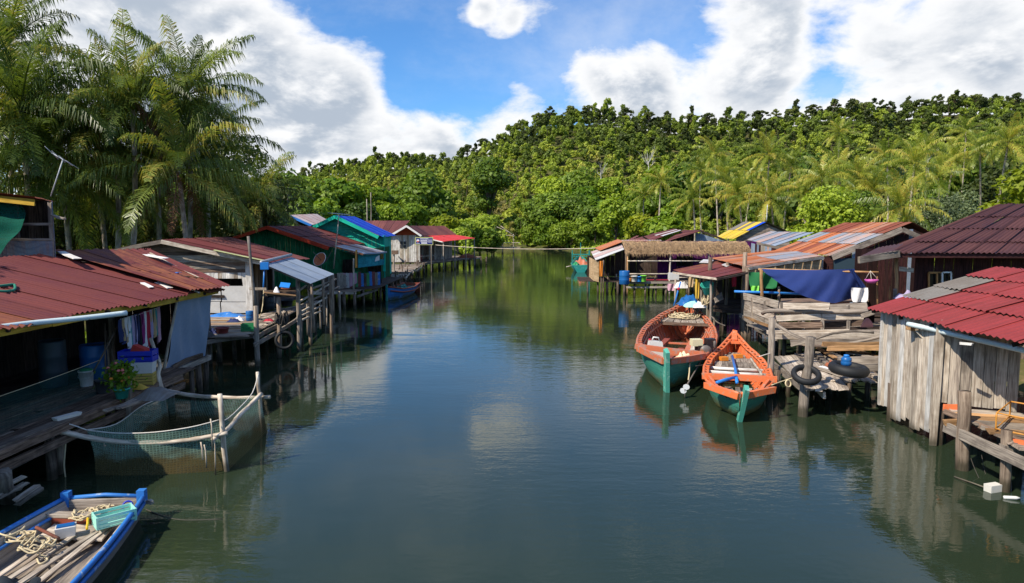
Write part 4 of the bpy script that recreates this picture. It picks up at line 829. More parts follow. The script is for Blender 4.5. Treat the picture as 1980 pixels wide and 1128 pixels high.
setp(coil('dark_rope_coil', a(545, 628, 25.9), .22, 5, .03, 'rope_dark', flat=2.4, seed=4), 'dark hose coil hanging on the work table post', 'hose')
# ---------------------------------------------------------------- dark green house
Y3 = 44
H3 = thing('stilt_house', 'dark green plank house with red edged gable and brown roof', 'house', (-14, 47, 0))
rd, ll, rr_ = a(517, 438, Y3-.6), a(436, 464, Y3-.6), a(636, 478, Y3-.6)
bk = V3(.5, 10.5, 0)
roof(H3, rr_, rr_+bk, rd+bk, rd, 9, 2, rnd('tin_brown', 'tin_maroon', 'tin_brown', 'tin_maroon_rust'), .16, .017, .05)
roof(H3, ll+bk, ll, rd+V3(0, 0, .01), rd+bk+V3(0, 0, .01), 8, 1, one('tin_brown'), .18, .017)
plank(rd+V3(0, -.06, -.07), rr_+V3(0, -.06, -.09), .05, .24, 'red_fascia', H3, 'fascia'); plank(rd+V3(0, -.06, -.07), ll+V3(0, -.06, -.09), .05, .2, 'red_fascia', H3, 'fascia')
wl, wr = V3(ll.x+.4, Y3, 0), V3(a(688, 500, Y3).x, Y3, 0); Lw = wr.x-wl.x
def gtop(t):
    x = wl.x+t*Lw
    return (rd.z+(rr_.z-rd.z)*(x-rd.x)/(rr_.x-rd.x) if x > rd.x else rd.z+(ll.z-rd.z)*(x-rd.x)/(ll.x-rd.x))-.05
dx0, dx1 = a(660, 520, Y3).x, a(685, 520, Y3).x
vboards(H3, wl, wr, lambda t: 2.95 if dx0 < wl.x+t*Lw < dx1 else 1.15, lambda t: min(gtop(t), 9), 46, 'green_board', gap=.012)
vboards(H3, (wr.x, Y3+.05, 0), (wr.x+.4, Y3+10, 0), 1.1, 3.5, 26, 'green_board')
slab('floor', [V3(-18.5, Y3, 1.1), V3(-8.6, Y3-1.0, 1.1), V3(-8.4, Y3+9, 1.1), V3(-18.5, Y3+9, 1.1)], .06, 'wood_dark', H3); vboards(H3, (-14, Y3+3, 0), (-9, Y3+3, 0), 1.1, 3.3, 10, 'wood_dark')
# tin porch roof, blue-green side box
p0, p1, p2, p3 = a(703, 491, Y3-1.8), a(747, 488, Y3+3), a(690, 473, Y3+2.4), a(646, 476, Y3-.9)
for i in range(5):
    s0, s1 = i/5, (i+1)/5+.02; sheet('porch_sheet', [lerp(p0, p1, s0), lerp(p0, p1, s1), lerp(p3, p2, s1), lerp(p3, p2, s0)], random.choice(('tin_zinc_white', 'tin_zinc', 'tin_orange')), H3, .16, .015, 1, 3, 0, .008*(i % 2))
plank(p3+V3(0, -.1, -.04), p0+V3(0, -.1, -.04), .05, .09, 'tin_orange', H3, 'fascia'); tube([p0+V3(.0, 0, 0), lerp(p0, p1, .5)+V3(.05, 0, -.03), p1], .06, 'tin_bluegrey', H3, 'gutter_pipe', 8)
bq = [a(692, 518, Y3-1.6), a(742, 512, Y3+2.4), a(742, 490, Y3+2.4), a(692, 491, Y3-1.6)]
for i in range(4):
    s0, s1 = i/4+.003, (i+1)/4-.003; slab('side_panel', [lerp(bq[0], bq[1], s0), lerp(bq[0], bq[1], s1), lerp(bq[3], bq[2], s1), lerp(bq[3], bq[2], s0)], .04, 'bluegreen_panel', H3)
slab('patch', [lerp(lerp(bq[0], bq[1], .62), lerp(bq[3], bq[2], .62), .35)+V3(.03, -.06, 0), lerp(lerp(bq[0], bq[1], .80), lerp(bq[3], bq[2], .8), .42)+V3(.03, -.06, 0), lerp(lerp(bq[0], bq[1], .80), lerp(bq[3], bq[2], .8), .85)+V3(.03, -.06, 0), lerp(lerp(bq[0], bq[1], .66), lerp(bq[3], bq[2], .66), .68)+V3(.03, -.06, 0)], .02, 'white_cloth', H3)
slab('window', [lerp(lerp(bq[0], bq[1], .83), lerp(bq[3], bq[2], .83), .5)+V3(.03, -.05, 0), lerp(lerp(bq[0], bq[1], .97), lerp(bq[3], bq[2], .97), .5)+V3(.03, -.05, 0), lerp(lerp(bq[0], bq[1], .97), lerp(bq[3], bq[2], .97), .95)+V3(.03, -.05, 0), lerp(lerp(bq[0], bq[1], .83), lerp(bq[3], bq[2], .83), .95)+V3(.03, -.05, 0)], .02, 'glass_dark', H3)
plank(a(689, 518, Y3-1.7), a(689, 484, Y3-1.7), .12, .06, 'yellow_tube', H3, 'corner_post', up=(0, -1, 0)); plank(a(743, 525, Y3+2.5), a(743, 490, Y3+2.5), .16, .1, 'teal_fascia', H3, 'corner_post', up=(0, -1, 0))
for (px, yt) in ((684, 500),): pole(V3(a(px, 560, Y3-1.5).x, Y3-1.5, 1.1), a(px, yt, Y3-1.5), .06, .05, 'wood_pale', H3, 'post')
# porch railing: upright boards in faded colours and the cloth
rq0, rq1 = a(622, 553, Y3-2.2), a(735, 545, Y3+1.6)
cols = ['wood_grey', 'wood_brown', 'wood_grey', 'wood_grey', 'wood_brown', 'wood_grey', 'wood_pale', 'wood_grey', 'wood_white', 'maroon_plastic', 'wood_brown', 'green_plastic', 'maroon_plastic', 'boat_blue', 'wood_brown', 'green_plastic', 'boat_blue', 'maroon_plastic', 'wood_grey', 'boat_blue']
for i, c in enumerate(cols):
    p = lerp(rq0, rq1, (i+.5)/len(cols)); p.z = 1.15; plank(p, p+V3(0, 0, .92+random.uniform(-.06, .06)), (rq1-rq0).length/len(cols)*.86, .03, c, H3, 'railing_board', up=(.25, -1, 0))
for z in (1.3, 1.9): plank(V3(rq0.x, rq0.y+.06, z), V3(rq1.x, rq1.y+.06, z), .04, .07, 'wood_grey', H3, 'railing_rail')
c_ = lerp(rq0, rq1, .47); c_.z = 2.1
grid('hung_cloth', 8, 8, lambda u, v: c_+V3((u-.5)*.9, -.12-.03*math.sin(u*9+v*3), -v*(.75+.15*math.sin(u*4))), 'pink_cloth', H3)
plank(V3(-12.3, Y3-2.6, 1.0), V3(-9.6, Y3-2.2, 1.0), .08, .16, 'wood_pale', H3, 'edge_beam'); plank(a(690, 574, Y3-2), a(730, 560, Y3), .06, .14, 'wood_grey', H3, 'edge_beam')
deck(H3, (-12.4, Y3-2.5, 1.08), (-9.6, Y3-2.3, 1.08), (-8.5, Y3+4, 1.08), (-11.5, Y3+4, 1.08), 18, 'wood_deck')
stilts(H3, [(-12.2, Y3-2.4), (-11.2, Y3-2.3), (-10.3, Y3-2.3), (-9.7, Y3-2.2), (-9.4, Y3-1), (-9.1, Y3+.5), (-8.9, Y3+2), (-8.7, Y3+3.5), (-8.6, Y3+5), (-8.6, Y3+6.5), (-8.6, Y3+8), (-11, Y3), (-10.6, Y3+1.5), (-12, Y3+2), (-9.3, Y3+4.2), (-9.9, Y3+6)], 1.05, .09)
# satellite dish and drying basket by the porch
SD = thing('satellite_dish', 'rusty round satellite dish beside the green house', 'dish', a(620, 545, Y3-3))
M_ = Euler((R(62), 0, R(-25))).to_matrix(); dc = a(620, 503, Y3-3)
V = []; F = []; uv = []
for i in range(5):
    for k in range(18): r_ = .43*i/4+.01; V.append(dc+M_ @ V3(r_*math.cos(k*.349), r_*math.sin(k*.349), .6*r_*r_)); uv.append((r_, k))
F = [(i*18+k, i*18+(k+1) % 18, (i+1)*18+(k+1) % 18, (i+1)*18+k) for i in range(4) for k in range(18)]
RF_ = mk('reflector', V, F, 'dish_rust', SD, uv, True); ring('rim', dc+M_ @ V3(0, 0, .11), .43, .018, 'white_metal', None, (R(62), 0, R(-25)), parent=RF_); tube([dc+V3(0, .05, -.1), a(621, 520, Y3-3), a(622, 548, Y3-3)], .03, 'metal_shaft', SD, 'mast', 6); tube([dc, dc+V3(-.3, -.45, .5)], .02, 'metal_shaft', SD, 'feed_arm', 5)
HM = [a(622, 510, Y3-3.3), a(634, 497, Y3-2.6), a(645, 478, Y3-2)]; HB = [a(616, 515, Y3-3.5), a(630, 506, Y3-2.9), a(645, 479, Y3-2)]
setp(grid('slung_hammock', 12, 5, lambda u, v: lerp(lp(HM, u), lp(HB, u), v)+V3(0, 0, -.12*math.sin(math.pi*u)*math.sin(math.pi*v)), 'rope_dark'), 'dark net hammock slung beside the satellite dish', 'hammock')
# rooftop antenna mast between green and teal houses
AM = thing('television_antenna', 'tall slim antenna mast before the teal house', 'antenna', a(645, 520, Y3-2.5)); mt, mb = a(656, 414, Y3-2.5), a(645, 520, Y3-2.5); tube([mb, lerp(mb, mt, .5), mt], .035, 'wood_pale', AM, 'mast', 6); tube([mt+V3(-.5, -.1, .05), mt+V3(.5, .1, -.05)], .016, 'white_metal', AM, 'boom', 5)
for i in range(7): c = mt+V3(-.45+.15*i, -.1+.03*i, .05-.015*i); tube([c+V3(-.14, -.3, .0), c+V3(.14, .3, 0)], .012, 'white_metal', AM, 'element', 5)
setp(pole(a(553, 440, 52), a(557, 362, 52), .05, .045, 'wood_pale', None, 'thin_mast'), 'thin pale mast with a small top lamp behind the green house', 'mast')
# ---------------------------------------------------------------- teal house with blue roof
Y4 = 52
H4 = thing('stilt_house', 'bright teal house with vivid blue roof', 'house', (-12, 55, 0))
rd, ll, rr_ = a(648, 417, Y4-.7), a(590, 444, Y4-.7), a(732, 456, Y4-.7); bk = V3(-.1, 6.6, 0)
roof(H4, rr_+V3(.25, 0, -.08), rr_+bk+V3(.25, 0, -.08), rd+bk, rd, 6, 1, one('tin_blue'), .25, .014)
roof(H4, ll+bk, ll, rd, rd+bk, 6, 1, one('tin_blue'), .25, .014)
plank(rd+V3(0, -.06, -.10), rr_+V3(0, -.06, -.14), .05, .25, 'teal_fascia', H4, 'fascia'); plank(rd+V3(0, -.06, -.10), ll+V3(0, -.06, -.14), .05, .25, 'teal_fascia', H4, 'fascia')
wl, wr = V3(ll.x+.3, Y4, 0), V3(a(742, 470, Y4).x, Y4, 0); Lw = wr.x-wl.x; zs = a(680, 458, Y4).z
def limt(z): return (max(0, (ll.x+(rd.x-ll.x)*(z-ll.z+.15)/(rd.z-ll.z)-wl.x)/Lw) if z > ll.z-.15 else 0, min(1, (rr_.x+(rd.x-rr_.x)*(z-rr_.z+.12)/(rd.z-rr_.z)-wl.x)/Lw) if z > rr_.z-.12 else 1)
hboards(H4, wl, wr, zs+.08, rd.z-.1, 8, 'teal_board', lim=limt)
vboards(H4, wl, wr, 1.1, zs, 18, 'teal_board', gap=.02, proud=.02); plank((wl.x, Y4-.05, zs+.03), (wr.x, Y4-.05, zs+.03), .03, .09, 'teal_fascia', H4, 'string_board', up=(0, 0, 1))
vboards(H4, (wr.x, Y4, 0), (wr.x-.5, Y4+6, 0), 1.1, rr_.z, 14, 'teal_board'); plank((wr.x, Y4-.04, 1.1), (wr.x, Y4-.04, rr_.z-.1), .14, .06, 'teal_fascia', H4, 'corner_post', up=(0, -1, 0))
slab('floor', [V3(-16, Y4, 1.1), V3(wr.x, Y4, 1.1), V3(wr.x-1, Y4+6, 1.1), V3(-16, Y4+6, 1.1)], .06, 'wood_dark', H4); stilts(H4, [(wr.x, Y4), (wr.x-.3, Y4+2), (wr.x-.35, Y4+4), (wr.x-.5, Y4+6), (-11.5, Y4), (-12.5, Y4)], 1.1, .09)
H4b = thing('back_house', 'small house with pale tin roof and blue edge behind the green house', 'house', (-20, 60, 0))
q0, q1, q2, q3 = a(603, 435, 57.5), a(636, 428, 63), a(612, 414, 63), a(560, 416, 57.5)
roof(H4b, q0, q1, q2, q3, 5, 1, one('tin_white_pink'), .2, .017); plank(q3+V3(0, -.08, -.08), q0+V3(0, -.08, -.08), .05, .2, 'blue_fascia', H4b, 'fascia'); vboards(H4b, (q3.x+.2, 58, 0), (q0.x-.1, 58, 0), 1, lambda t: q3.z+(q0.z-q3.z)*t-.15, 8, 'wood_dark'); vboards(H4b, (q0.x-.1, 58, 0), (q1.x-.1, 63, 0), 1, q0.z-.1, 8, 'wood_dark')
# ---------------------------------------------------------------- brown roofed white house, red awning house
Y5 = 74
H5 = thing('stilt_house', 'whitewashed plank house with brown roof and white edged gable', 'house', (-12, 76, 0))
rd, ll, rr_ = a(786, 437, Y5-.8), a(758, 453, Y5-.8), a(815, 456, Y5-.8)
bkr = V3(0.1, 7, 0)
roof(H5, rr_, rr_+bkr, rd+bkr, rd, 4, 1, one('tin_brown'), .25, .017); roof(H5, ll+bkr, ll, rd, rd+bkr, 4, 1, one('tin_brown'), .25, .017)
roof(H5, a(700, 456, Y5-.3), a(766, 455, Y5-.3), a(792, 427, Y5+4), a(706, 427, Y5+4), 6, 1, one('tin_brown'), .25, .017)
for (e,) in ((rr_,), (ll,)): plank(rd+V3(0, -.1, -.03), e+V3(0, -.1, -.05), .06, .2, 'white_fascia', H5, 'fascia')
wl, wr = V3(a(741, 470, Y5).x, Y5, 0), V3(a(812, 470, Y5).x, Y5, 0); Lw = wr.x-wl.x; zs = a(780, 455, Y5).z
hboards(H5, V3(ll.x, Y5-.0, 0), V3(rr_.x, Y5-.0, 0), zs, rd.z-.1, 6, 'orange_board', lim=lambda z: ((.5*(z-ll.z+.1)/(rd.z-ll.z), 1-.5*(z-ll.z+.1)/(rd.z-ll.z)) if z > ll.z-.1 else (.05, .95)))
vboards(H5, wl, wr, 1.2, zs, 20, lambda i: random.choice(('wood_white', 'wood_white', 'wood_pale')), gap=.02, proud=.03)
WN = [(776, 470), (783, 470), (776, 477), (783, 477)]
for (x, y) in WN: p = a(x, y, Y5-.04); slab('vent_block', [p+V3(-.14, 0, -.16), p+V3(.14, 0, -.16), p+V3(.14, 0, .16), p+V3(-.14, 0, .16)], .03, 'dark_grey', H5)
slab('floor', [V3(-15, Y5-.5, 1.15), V3(-9.8, Y5-.5, 1.15), V3(-9.8, Y5+8, 1.15), V3(-15, Y5+8, 1.15)], .06, 'wood_dark', H5); stilts(H5, [(-14, Y5-.3), (-13, Y5-.3), (-12, Y5-.3), (-11, Y5-.3), (-10, Y5-.3), (-9.9, Y5+2), (-9.8, Y5+4)], 1.15, .1)
slab('small_awning', [a(742, 474, Y5-2), a(757, 474, Y5-3), a(757, 469, Y5-2), a(742, 466, Y5-1)], .03, 'tin_zinc_white', H5)
H6 = thing('stilt_house', 'stilt house with brown roof and bright red veranda awning', 'house', (-9, 84, 0)); Y6 = 80
roof(H6, a(812, 456, Y6), a(882, 454, Y6+6), a(858, 437, Y6+7), a(798, 437, Y6+3), 6, 1, one('tin_brown'), .3, .017)
q0, q1, q2, q3 = a(856, 467.5, Y6-3), a(918, 461, Y6+5), a(879, 454, Y6+6), a(812, 457, Y6-.4)
for i in range(6):
    s0, s1 = i/6, (i+1)/6+.01; sheet('awning_sheet', [lerp(q0, q1, s0), lerp(q0, q1, s1), lerp(q3, q2, s1), lerp(q3, q2, s0)], 'tin_redaw', H6, .25, .012, 1, 3, 0, .006*(i % 2))
plank(q3+V3(0, -.05, -.03), q0+V3(0, -.05, -.05), .05, .1, 'white_fascia', H6, 'fascia')
vboards(H6, (a(812, 480, Y6).x, Y6, 0), (a(860, 480, Y6+2).x, Y6+2, 0), 1.1, q3.z-.1, 14, lambda i: random.choice(('wood_grey', 'wood_brown', 'wood_pale'))); vboards(H6, (a(860, 480, Y6+2).x, Y6+2, 0), (a(874, 480, Y6+7).x, Y6+7, 0), 1.1, q2.z-.2, 10, 'wood_grey')
deck(H6, (a(800, 512, 73).x, 73, 1.1), a(815, 508, 73)+V3(0, 0, -a(815, 508, 73).z+1.1), (-3.9, 90, 1.05), (-9.5, 90, 1.05), 30, 'wood_deck'); 
deck(H6, (-8.6, 76, 1.06), (-5.6, 84, 1.06), (-5.6, 92, 1.06), (-9.5, 92, 1.06), 16, 'wood_deck')
for t in (.02, .35, .7, .98): p = lerp(q0, q1, t); pole((p.x, p.y, -1), p-V3(0, 0, .03), .08, .07, 'wood_grey', H6, 'post', n=6)
stilts(H6, [(-9.6+i*.62, 74.5+i*1.55) for i in range(11)]+[(-10.4+i*.6, 76+i*1.6) for i in range(9)], 1.05, .09)
plank((-9.9, 73.4, .95), (-4.2, 88.6, .95), .08, .16, 'wood_grey', H6, 'edge_beam'); plank((-9.9, 73.5, 1.8), (-8.6, 77, 1.8), .06, .08, 'wood_grey', H6, 'railing_rail')
# porch clutter
barrel('yellow_drum', 803, 505, 1.15, .7, .25, 'yellow_plastic', 'small yellow drum at the corner of the white house', 'drum'); barrel('maroon_drum', 812, 506, 1.15, .75, .28, 'maroon_plastic', 'dark red drum beside the yellow drum', 'drum'); setp(box('mint_box', g(840, 500, 1.12), .8, .5, .18, 'mint_plastic'), 'flat mint green box on the veranda edge', 'box')
heap('nets_on_veranda', (-5.6, 86, 1.1), 2.4, 1.4, .6, 'terracotta', 'brown heap of nets at the far end of the veranda', 'net', 9)
# sign board
SG = thing('sign_board', 'dark blue sign with white lettering, round emblem and two figures', 'sign', a(820, 500, 73)); Ys = 73
sq = lambda x, y, o=0: a(x, y, Ys-o)
slab('frame', [sq(802.5, 474), sq(837.5, 474), sq(837.5, 459), sq(802.5, 459)], .03, 'sign_frame', SG); SPN = slab('panel', [sq(804, 472.4, .02), sq(836, 472.4, .02), sq(836, 460.6, .02), sq(804, 460.6, .02)], .03, 'sign_blue', SG)
def bar(nm, x0, x1, y0, y1, m): slab(nm, [sq(x0, y1, .05), sq(x1, y1, .05), sq(x1, y0, .05), sq(x0, y0, .05)], .012, m, SPN)
rz = random.Random(3)
for (y0, y1, x0, x1) in ((461.4, 463.0, 812.5, 828), (464.4, 466.2, 813, 826.5), (466.8, 468.0, 813, 827)):
    x = x0
    while x < x1: w = rz.uniform(.5, 1.1); bar('letter', x, x+w, y0+rz.uniform(0, .3), y1, 'sign_white'); x += w+rz.uniform(.12, .3)
bar('letter_panel', 814.5, 826, 469.2, 471.4, 'sign_white'); bar('letter', 805, 811.5, 470.6, 471.4, 'sign_white')
for (x, m0) in ((829.6, 0), (833.4, 0)): bar('figure_body', x-.6, x+.6, 464.2, 469.6, 'sign_white'); bar('figure_head', x-.4, x+.4, 462.6, 463.9, 'sign_white')
ec = sq(808, 466.2, .06); ev = [ec+V3(.17*math.cos(k*.5236), 0, .17*math.sin(k*.5236)) for k in range(12)]; mk('emblem', ev+[p-V3(0, .015, 0) for p in ev], [tuple(range(12)), tuple(range(23, 11, -1))]+[(k, 12+k, 12+(k+1) % 12, (k+1) % 12) for k in range(12)], 'sign_white', SPN)
eh = [ec+V3(.13*math.cos(-k*.5236), -.025, .13*math.sin(-k*.5236)) for k in range(7)]; mk('emblem_half', eh+[p-V3(0, .012, 0) for p in eh], [tuple(range(7)), tuple(range(13, 6, -1))]+[(k, 7+k, 7+(k+1) % 7, (k+1) % 7) for k in range(7)], 'sign_red', SPN)
for x in (806, 834): pole(V3(sq(x, 500).x, Ys+.05, -.8), sq(x, 474), .06, .05, 'wood_grey', SG, 'post', n=6)
# jetty clutter between green house and white house
JT = thing('jetty', 'ramshackle jetty of stakes and planks before the white house', 'jetty', (-10.5, 64, 0))
deck(JT, (-10.6, 55, 1.0), (-8.9, 55, 1.0), (-9.6, 73, 1.0), (-13, 73, 1.0), 22, ('wood_deck', 'wood_grey'), skip=.1, rag=.3)
stilts(JT, [(random.uniform(-10.8, -8.7)-(y-55)*.03, y, random.uniform(.9, 1.7)) for y in np.arange(53, 73, .55)], 1.0, .07)
for i in range(7): y = 54+i*2.6; plank((-8.7-(y-54)*.04, y, random.uniform(.5, 1.2)), (-8.8-(y-54)*.04, y+2.6, random.uniform(.5, 1.3)), .06, .13, 'wood_pale' if i % 2 else 'wood_grey', JT, 'edge_beam', bow=.05, rag=.1)
for (px, yb, yt, Y, lb) in ((762, 530, 483, 62, 'weathered post with a bird-house like head on the jetty before the white house'),):
    t = thing('gate_post', lb, 'post', a(px, yb, Y)); pole(a(px, 560, Y), a(px, yt+3, Y), .09, .08, 'wood_grey', t, 'shaft'); box('head', a(px+2, yt+9, Y), .55, .5, .35, 'wood_brown', t)
for (px, Y, h) in ((795, 71, 2.3), (752, 58, 1.6)): p = g(px, 520, 0); pole((p.x, p.y, -.8), (p.x-.1, p.y, h), .05, .04, 'pole', JT, 'stake', n=6)
# wire across the river and far hut
WP = setp(pole(V3(a(918, 500, 92).x, 92, -1), a(917, 470, 92), .09, .07, 'pole', None, 'cable_post'), 'slim post at the veranda end carrying the river cable', 'post')
setp(tube([lerp(a(842, 474, 74), a(1205, 478, 60), t)-V3(0, 0, 1.2*4*t*(1-t)*.25) for t in [i/24 for i in range(25)]], .03, 'wood_pale', None, 'river_cable', 5), 'cable stretched low across the river between both banks', 'cable')
HH = thing('open_hut', 'small open hut with thatched peak roof on stilts at the far bank', 'hut', a(973, 470, 128)); Yh = 128
hx = a(972, 455, Yh).x; apx = a(968, 437, Yh)
for sx in (-1, 1): 
    for k in range(5):
        y0, y1 = Yh-1.8+k*.72, Yh-1.8+(k+1)*.72+.05; sheet('thatch_strip', [V3(hx+sx*3.0, y0, 3.3), V3(hx+sx*3.0, y1, 3.3), V3(hx-.2, y1, apx.z), V3(hx-.2, y0, apx.z)], 'thatch', HH, .3, .02)
for x in (-2, 0, 2):
    for y in (-1.5, 1.5): pole((hx+x, Yh+y, -1), (hx+x, Yh+y, 3.6), .08, .07, 'pole_pale', HH, 'post', n=6)
for z in (1.2, 2.0): plank((hx-2.3, Yh-1.6, z), (hx+3.2, Yh-1.6, z), .06, .1, 'pole_pale', HH, 'rail')
deck(HH, (hx-2.4, Yh-1.8, 1.0), (hx+3.3, Yh-1.8, 1.0), (hx+3.3, Yh+1.8, 1.0), (hx-2.4, Yh+1.8, 1.0), 8, 'wood_deck_pale')
for (x0, y0, x1, y1) in ((956, 437, 962, 456), (956, 437, 985, 450), (968, 437, 995, 457), (962, 455, 996, 456)): pole(a(x0, y0, Yh-2.2), a(x1, y1, Yh-2.2), .06, .05, 'pole_pale', HH, 'roof_pole', n=5)
for (px, yt, lb) in ((710, 385, 'thin bare mast rising behind the brown roof'), (718, 372, 'taller thin mast beside the other one behind the brown roof')):
    setp(pole(a(px, 440, 86), a(px-1, yt, 86), .07, .05, 'wood_pale', None, 'thin_mast', n=6), lb, 'mast')
# ================================================================== RIGHT BANK
# ---------------------------------------------------------------- near red roofed hut
K1 = thing('stilt_house', 'near grey plank hut with bright red corrugated roof', 'house', (11.5, 15.5, 0))
E0, E1 = V3(9.74, 18.3, 2.90), V3(9.74, 7.5, 2.90); R0_, R1_ = V3(13.5, 18.9, 3.92), V3(13.8, 7.5, 3.98)
def rp(i, j): return 'tin_grey' if (j == 1 and i == 1) else 'tin_red'
roof(K1, E1, E0, R0_, R1_, 10, 4, lambda i, j: 'tin_grey' if (i == 9 and j in (1, 2)) else 'tin_red', .19, .024, .12, lift=.035, ppw=4)
roof(K1, V3(17.2, 18.9, 2.9), V3(17.2, 7.5, 2.9), R1_+V3(0, 0, .04), R0_+V3(0, 0, .04), 8, 1, one('tin_red'), .24, .035)
A0, A1, A2 = V3(9.92, 18.0, 0), V3(9.86, 15.55, 0), V3(11.15, 14.75, 0)
vboards(K1, A0, A1, .22, 2.88, 12, lambda i: random.choice(('wood_pale', 'wood_pale', 'wood_white')), rag=.12, gap=.015, proud=.03)
vboards(K1, A1, A2, lambda t: 1.02, 2.95, 7, lambda i: random.choice(('wood_pale', 'wood_grey')), rag=.02, gap=.012, proud=.02)
plank((A1.x-.05, A1.y-.06, .02), (A1.x-.03, A1.y-.06, 2.86), .16, .05, 'wood_pale', K1, 'corner_post', up=(-.6, -1, 0)); plank((A0.x-.03, A0.y, .3), (A0.x-.06, A0.y, 2.8), .08, .08, 'wood_white', K1, 'corner_post', up=(-1, 0, 0))
vboards(K1, V3(13.5, 18.2, 0), A0+V3(.1, .05, 0), .9, 3.0, 14, 'wood_grey'); vboards(K1, V3(11.6, 8, 0), V3(12.6, 15, 0), .9, 3.0, 14, 'wood_dark')
for z in (.9, 2.2): plank(A0+V3(.08, 0, z), A1+V3(.08, 0, z), .06, .1, 'wood_grey', K1, 'wall_rail')
gp = [g(1757, 627, 2.72), g(1800, 636, 2.7), g(1850, 648, 2.68), g(1900, 659, 2.66), g(1960, 673, 2.64), g(2040, 692, 2.62)]
tube(smooth_path([p+V3(-.02, 0, .0) for p in gp], 4), .062, 'pvc', K1, 'gutter_pipe', 10)
plank(a(1756, 634, 16.4), a(1785, 640, 17.2), .12, .1, 'wood_tan', K1, 'bracket'); tube(smooth_path([a(1772, 640, 16.3), a(1790, 660, 16.2), a(1805, 675, 16.1), a(1816, 690, 16.0)], 3), .025, 'pole_pale', K1, 'bracket_pole', 6, .1); plank(a(1857, 664, 14.4), a(1880, 666, 14.2), .05, .05, 'wood_white', K1, 'bracket')
stilts(K1, [(9.95, 17.6), (9.95, 16.6), (10.0, 15.6), (11, 15), (11, 17)], 1.0, .09)
for y in np.arange(8, 18.5, 1.3): plank(V3(9.8, y, 2.78), V3(13.4, y+.1, 3.78), .06, .08, 'wood_dark', K1, 'rafter')
# porch deck in front of the hut
PD = thing('porch_deck', 'small plank porch with thick posts below the red roofed hut', 'porch', (10.5, 13.5, 0))
deck(PD, g(1832, 790, 1.0), V3(11.2, 14.6, 1.0), V3(12.6, 11.2, 1.0), g(1985, 880, 1.0)+V3(.1, 0, 0), 10, ('wood_deck', 'wood_tan', 'wood_deck_pale'), rag=.15)
plank(g(1826, 825, .78), g(2000, 905, .78), .06, .22, 'wood_grey', PD, 'edge_beam'); plank(g(1828, 796, .98), g(2000, 872, .98)+V3(.2, 0, 0), .08, .1, 'wood_brown', PD, 'edge_beam'); plank(g(1826, 818, .88), g(1875, 815, .9), .1, .12, 'wood_tan', PD, 'edge_beam')
plank(a(1825, 788, 15.0), a(1858, 788, 14.9), .05, .14, 'boat_orange_bright', PD, 'orange_board'); plank(a(1962, 855, 12.6), a(1990, 862, 12.4), .05, .12, 'boat_orange_bright', PD, 'orange_board')
q = g(1864, 908, 0); pole((q.x, q.y, -1), a(1865, 757, q.y), .135, .13, 'pole', PD, 'corner_post', rings=6, crook=.1)
q = g(1946, 950, 0); pole((q.x, q.y, -1), a(1947, 832, q.y), .10, .095, 'pole', PD, 'corner_post', rings=5, crook=.1); box('post_block', a(1958, 880, q.y-.05), .42, .18, .2, 'wood_grey', PD)
q = g(1832, 862, 0); pole((q.x+.1, q.y+.6, -1), (q.x+.1, q.y+.6, .9), .09, .09, 'stilt', PD, 'stilt'); stilts(PD, [(11.2, 13.2), (11.8, 12), (10.9, 14.3)], .95, .09)
# bamboo frame, mesh, trap
TF = thing('bamboo_frame', 'small rusty orange tube frame standing on the porch deck', 'frame', g(1930, 835, 1.05)); fz = .35
fp = [g(1925, 832, 1.06), g(1985, 845, 1.06), g(1990, 815, 1.06), g(1952, 808, 1.06)]
for i in range(4):
    pole(fp[i], fp[i]+V3(0, 0, fz), .018, .018, 'yellow_tube', TF, 'upright', n=6); pole(fp[i]+V3(0, 0, fz), fp[(i+1) % 4]+V3(0, 0, fz), .016, .016, 'yellow_tube', TF, 'top_bar', n=6, crook=0); pole(fp[i]+V3(0, 0, .03), fp[(i+1) % 4]+V3(0, 0, .03), .014, .014, 'yellow_tube', TF, 'foot_bar', n=6, crook=0)
# floating foam float with stick
FF_ = thing('foam_float', 'crumbling white foam float with a stick drifting by the porch', 'float', g(1920, 950, 0)); fc = g(1920, 950, 0); box('block', fc+V3(0, 0, -.05), .30, .16, .19, 'foam', FF_, .3, .95); tube([g(1845, 922, .02), g(1880, 934, .04), g(1905, 943, .06)], .014, 'pole_pale', FF_, 'stick', 5); lathe('bottle', g(1940, 962, .02), [(.03, 0), (.035, .02), (.035, .2), (.015, .26)], 'white_plastic', FF_, 8, tilt=(R(85), 0, R(70)))
for (x0, y0, x1, y1, x2, y2) in ((1872, 870, 1882, 900, 1895, 930), (1898, 880, 1905, 915, 1918, 940)): setp(tube(smooth_path([a(x0, y0, 14.1), a(x1, y1, 13.7), a(x2, y2, 13.4)], 4), .007, 'rope_dark', None, 'mooring_line', 4), 'thin dark line trailing from the thick porch post' if x0 == 1872 else 'thin dark line running down to the foam float', 'rope')
# ---------------------------------------------------------------- big dark brown hip roofed house
K2 = thing('stilt_house', 'large dark brown plank house with broad hipped tile roof', 'house', (17, 26, 0)); Yk = 23.4
e0, e1 = a(1722, 489, Yk), V3(26, Yk-.3, a(1722, 489, Yk).z-.05); t0 = a(1937, 396, 28.4); t1 = V3(28, 28.4, t0.z)
n_ = 15
def hipS(s0, s1, j, nr):
    f = lambda s, t: lerp(lerp(e0, e1, s), lerp(t0, t1, s), t)
    return f
fh = lambda s, t: lerp(lerp(e0, e1, s), lerp(t0, t1, s), t)
for j in range(4):
    for i in range(n_):
        lo = V3(0, 0, .03 if j else 0); sheet('roof_tile', [fh(i/n_, max(0, j/4-.07))+lo, fh((i+1)/n_+.004, max(0, j/4-.07))+lo, fh((i+1)/n_+.004, (j+1)/4), fh(i/n_, (j+1)/4)], 'tin_darkbrown', K2, .17, .03, 1, 4, 0, .01*(i % 2)+.01*j)
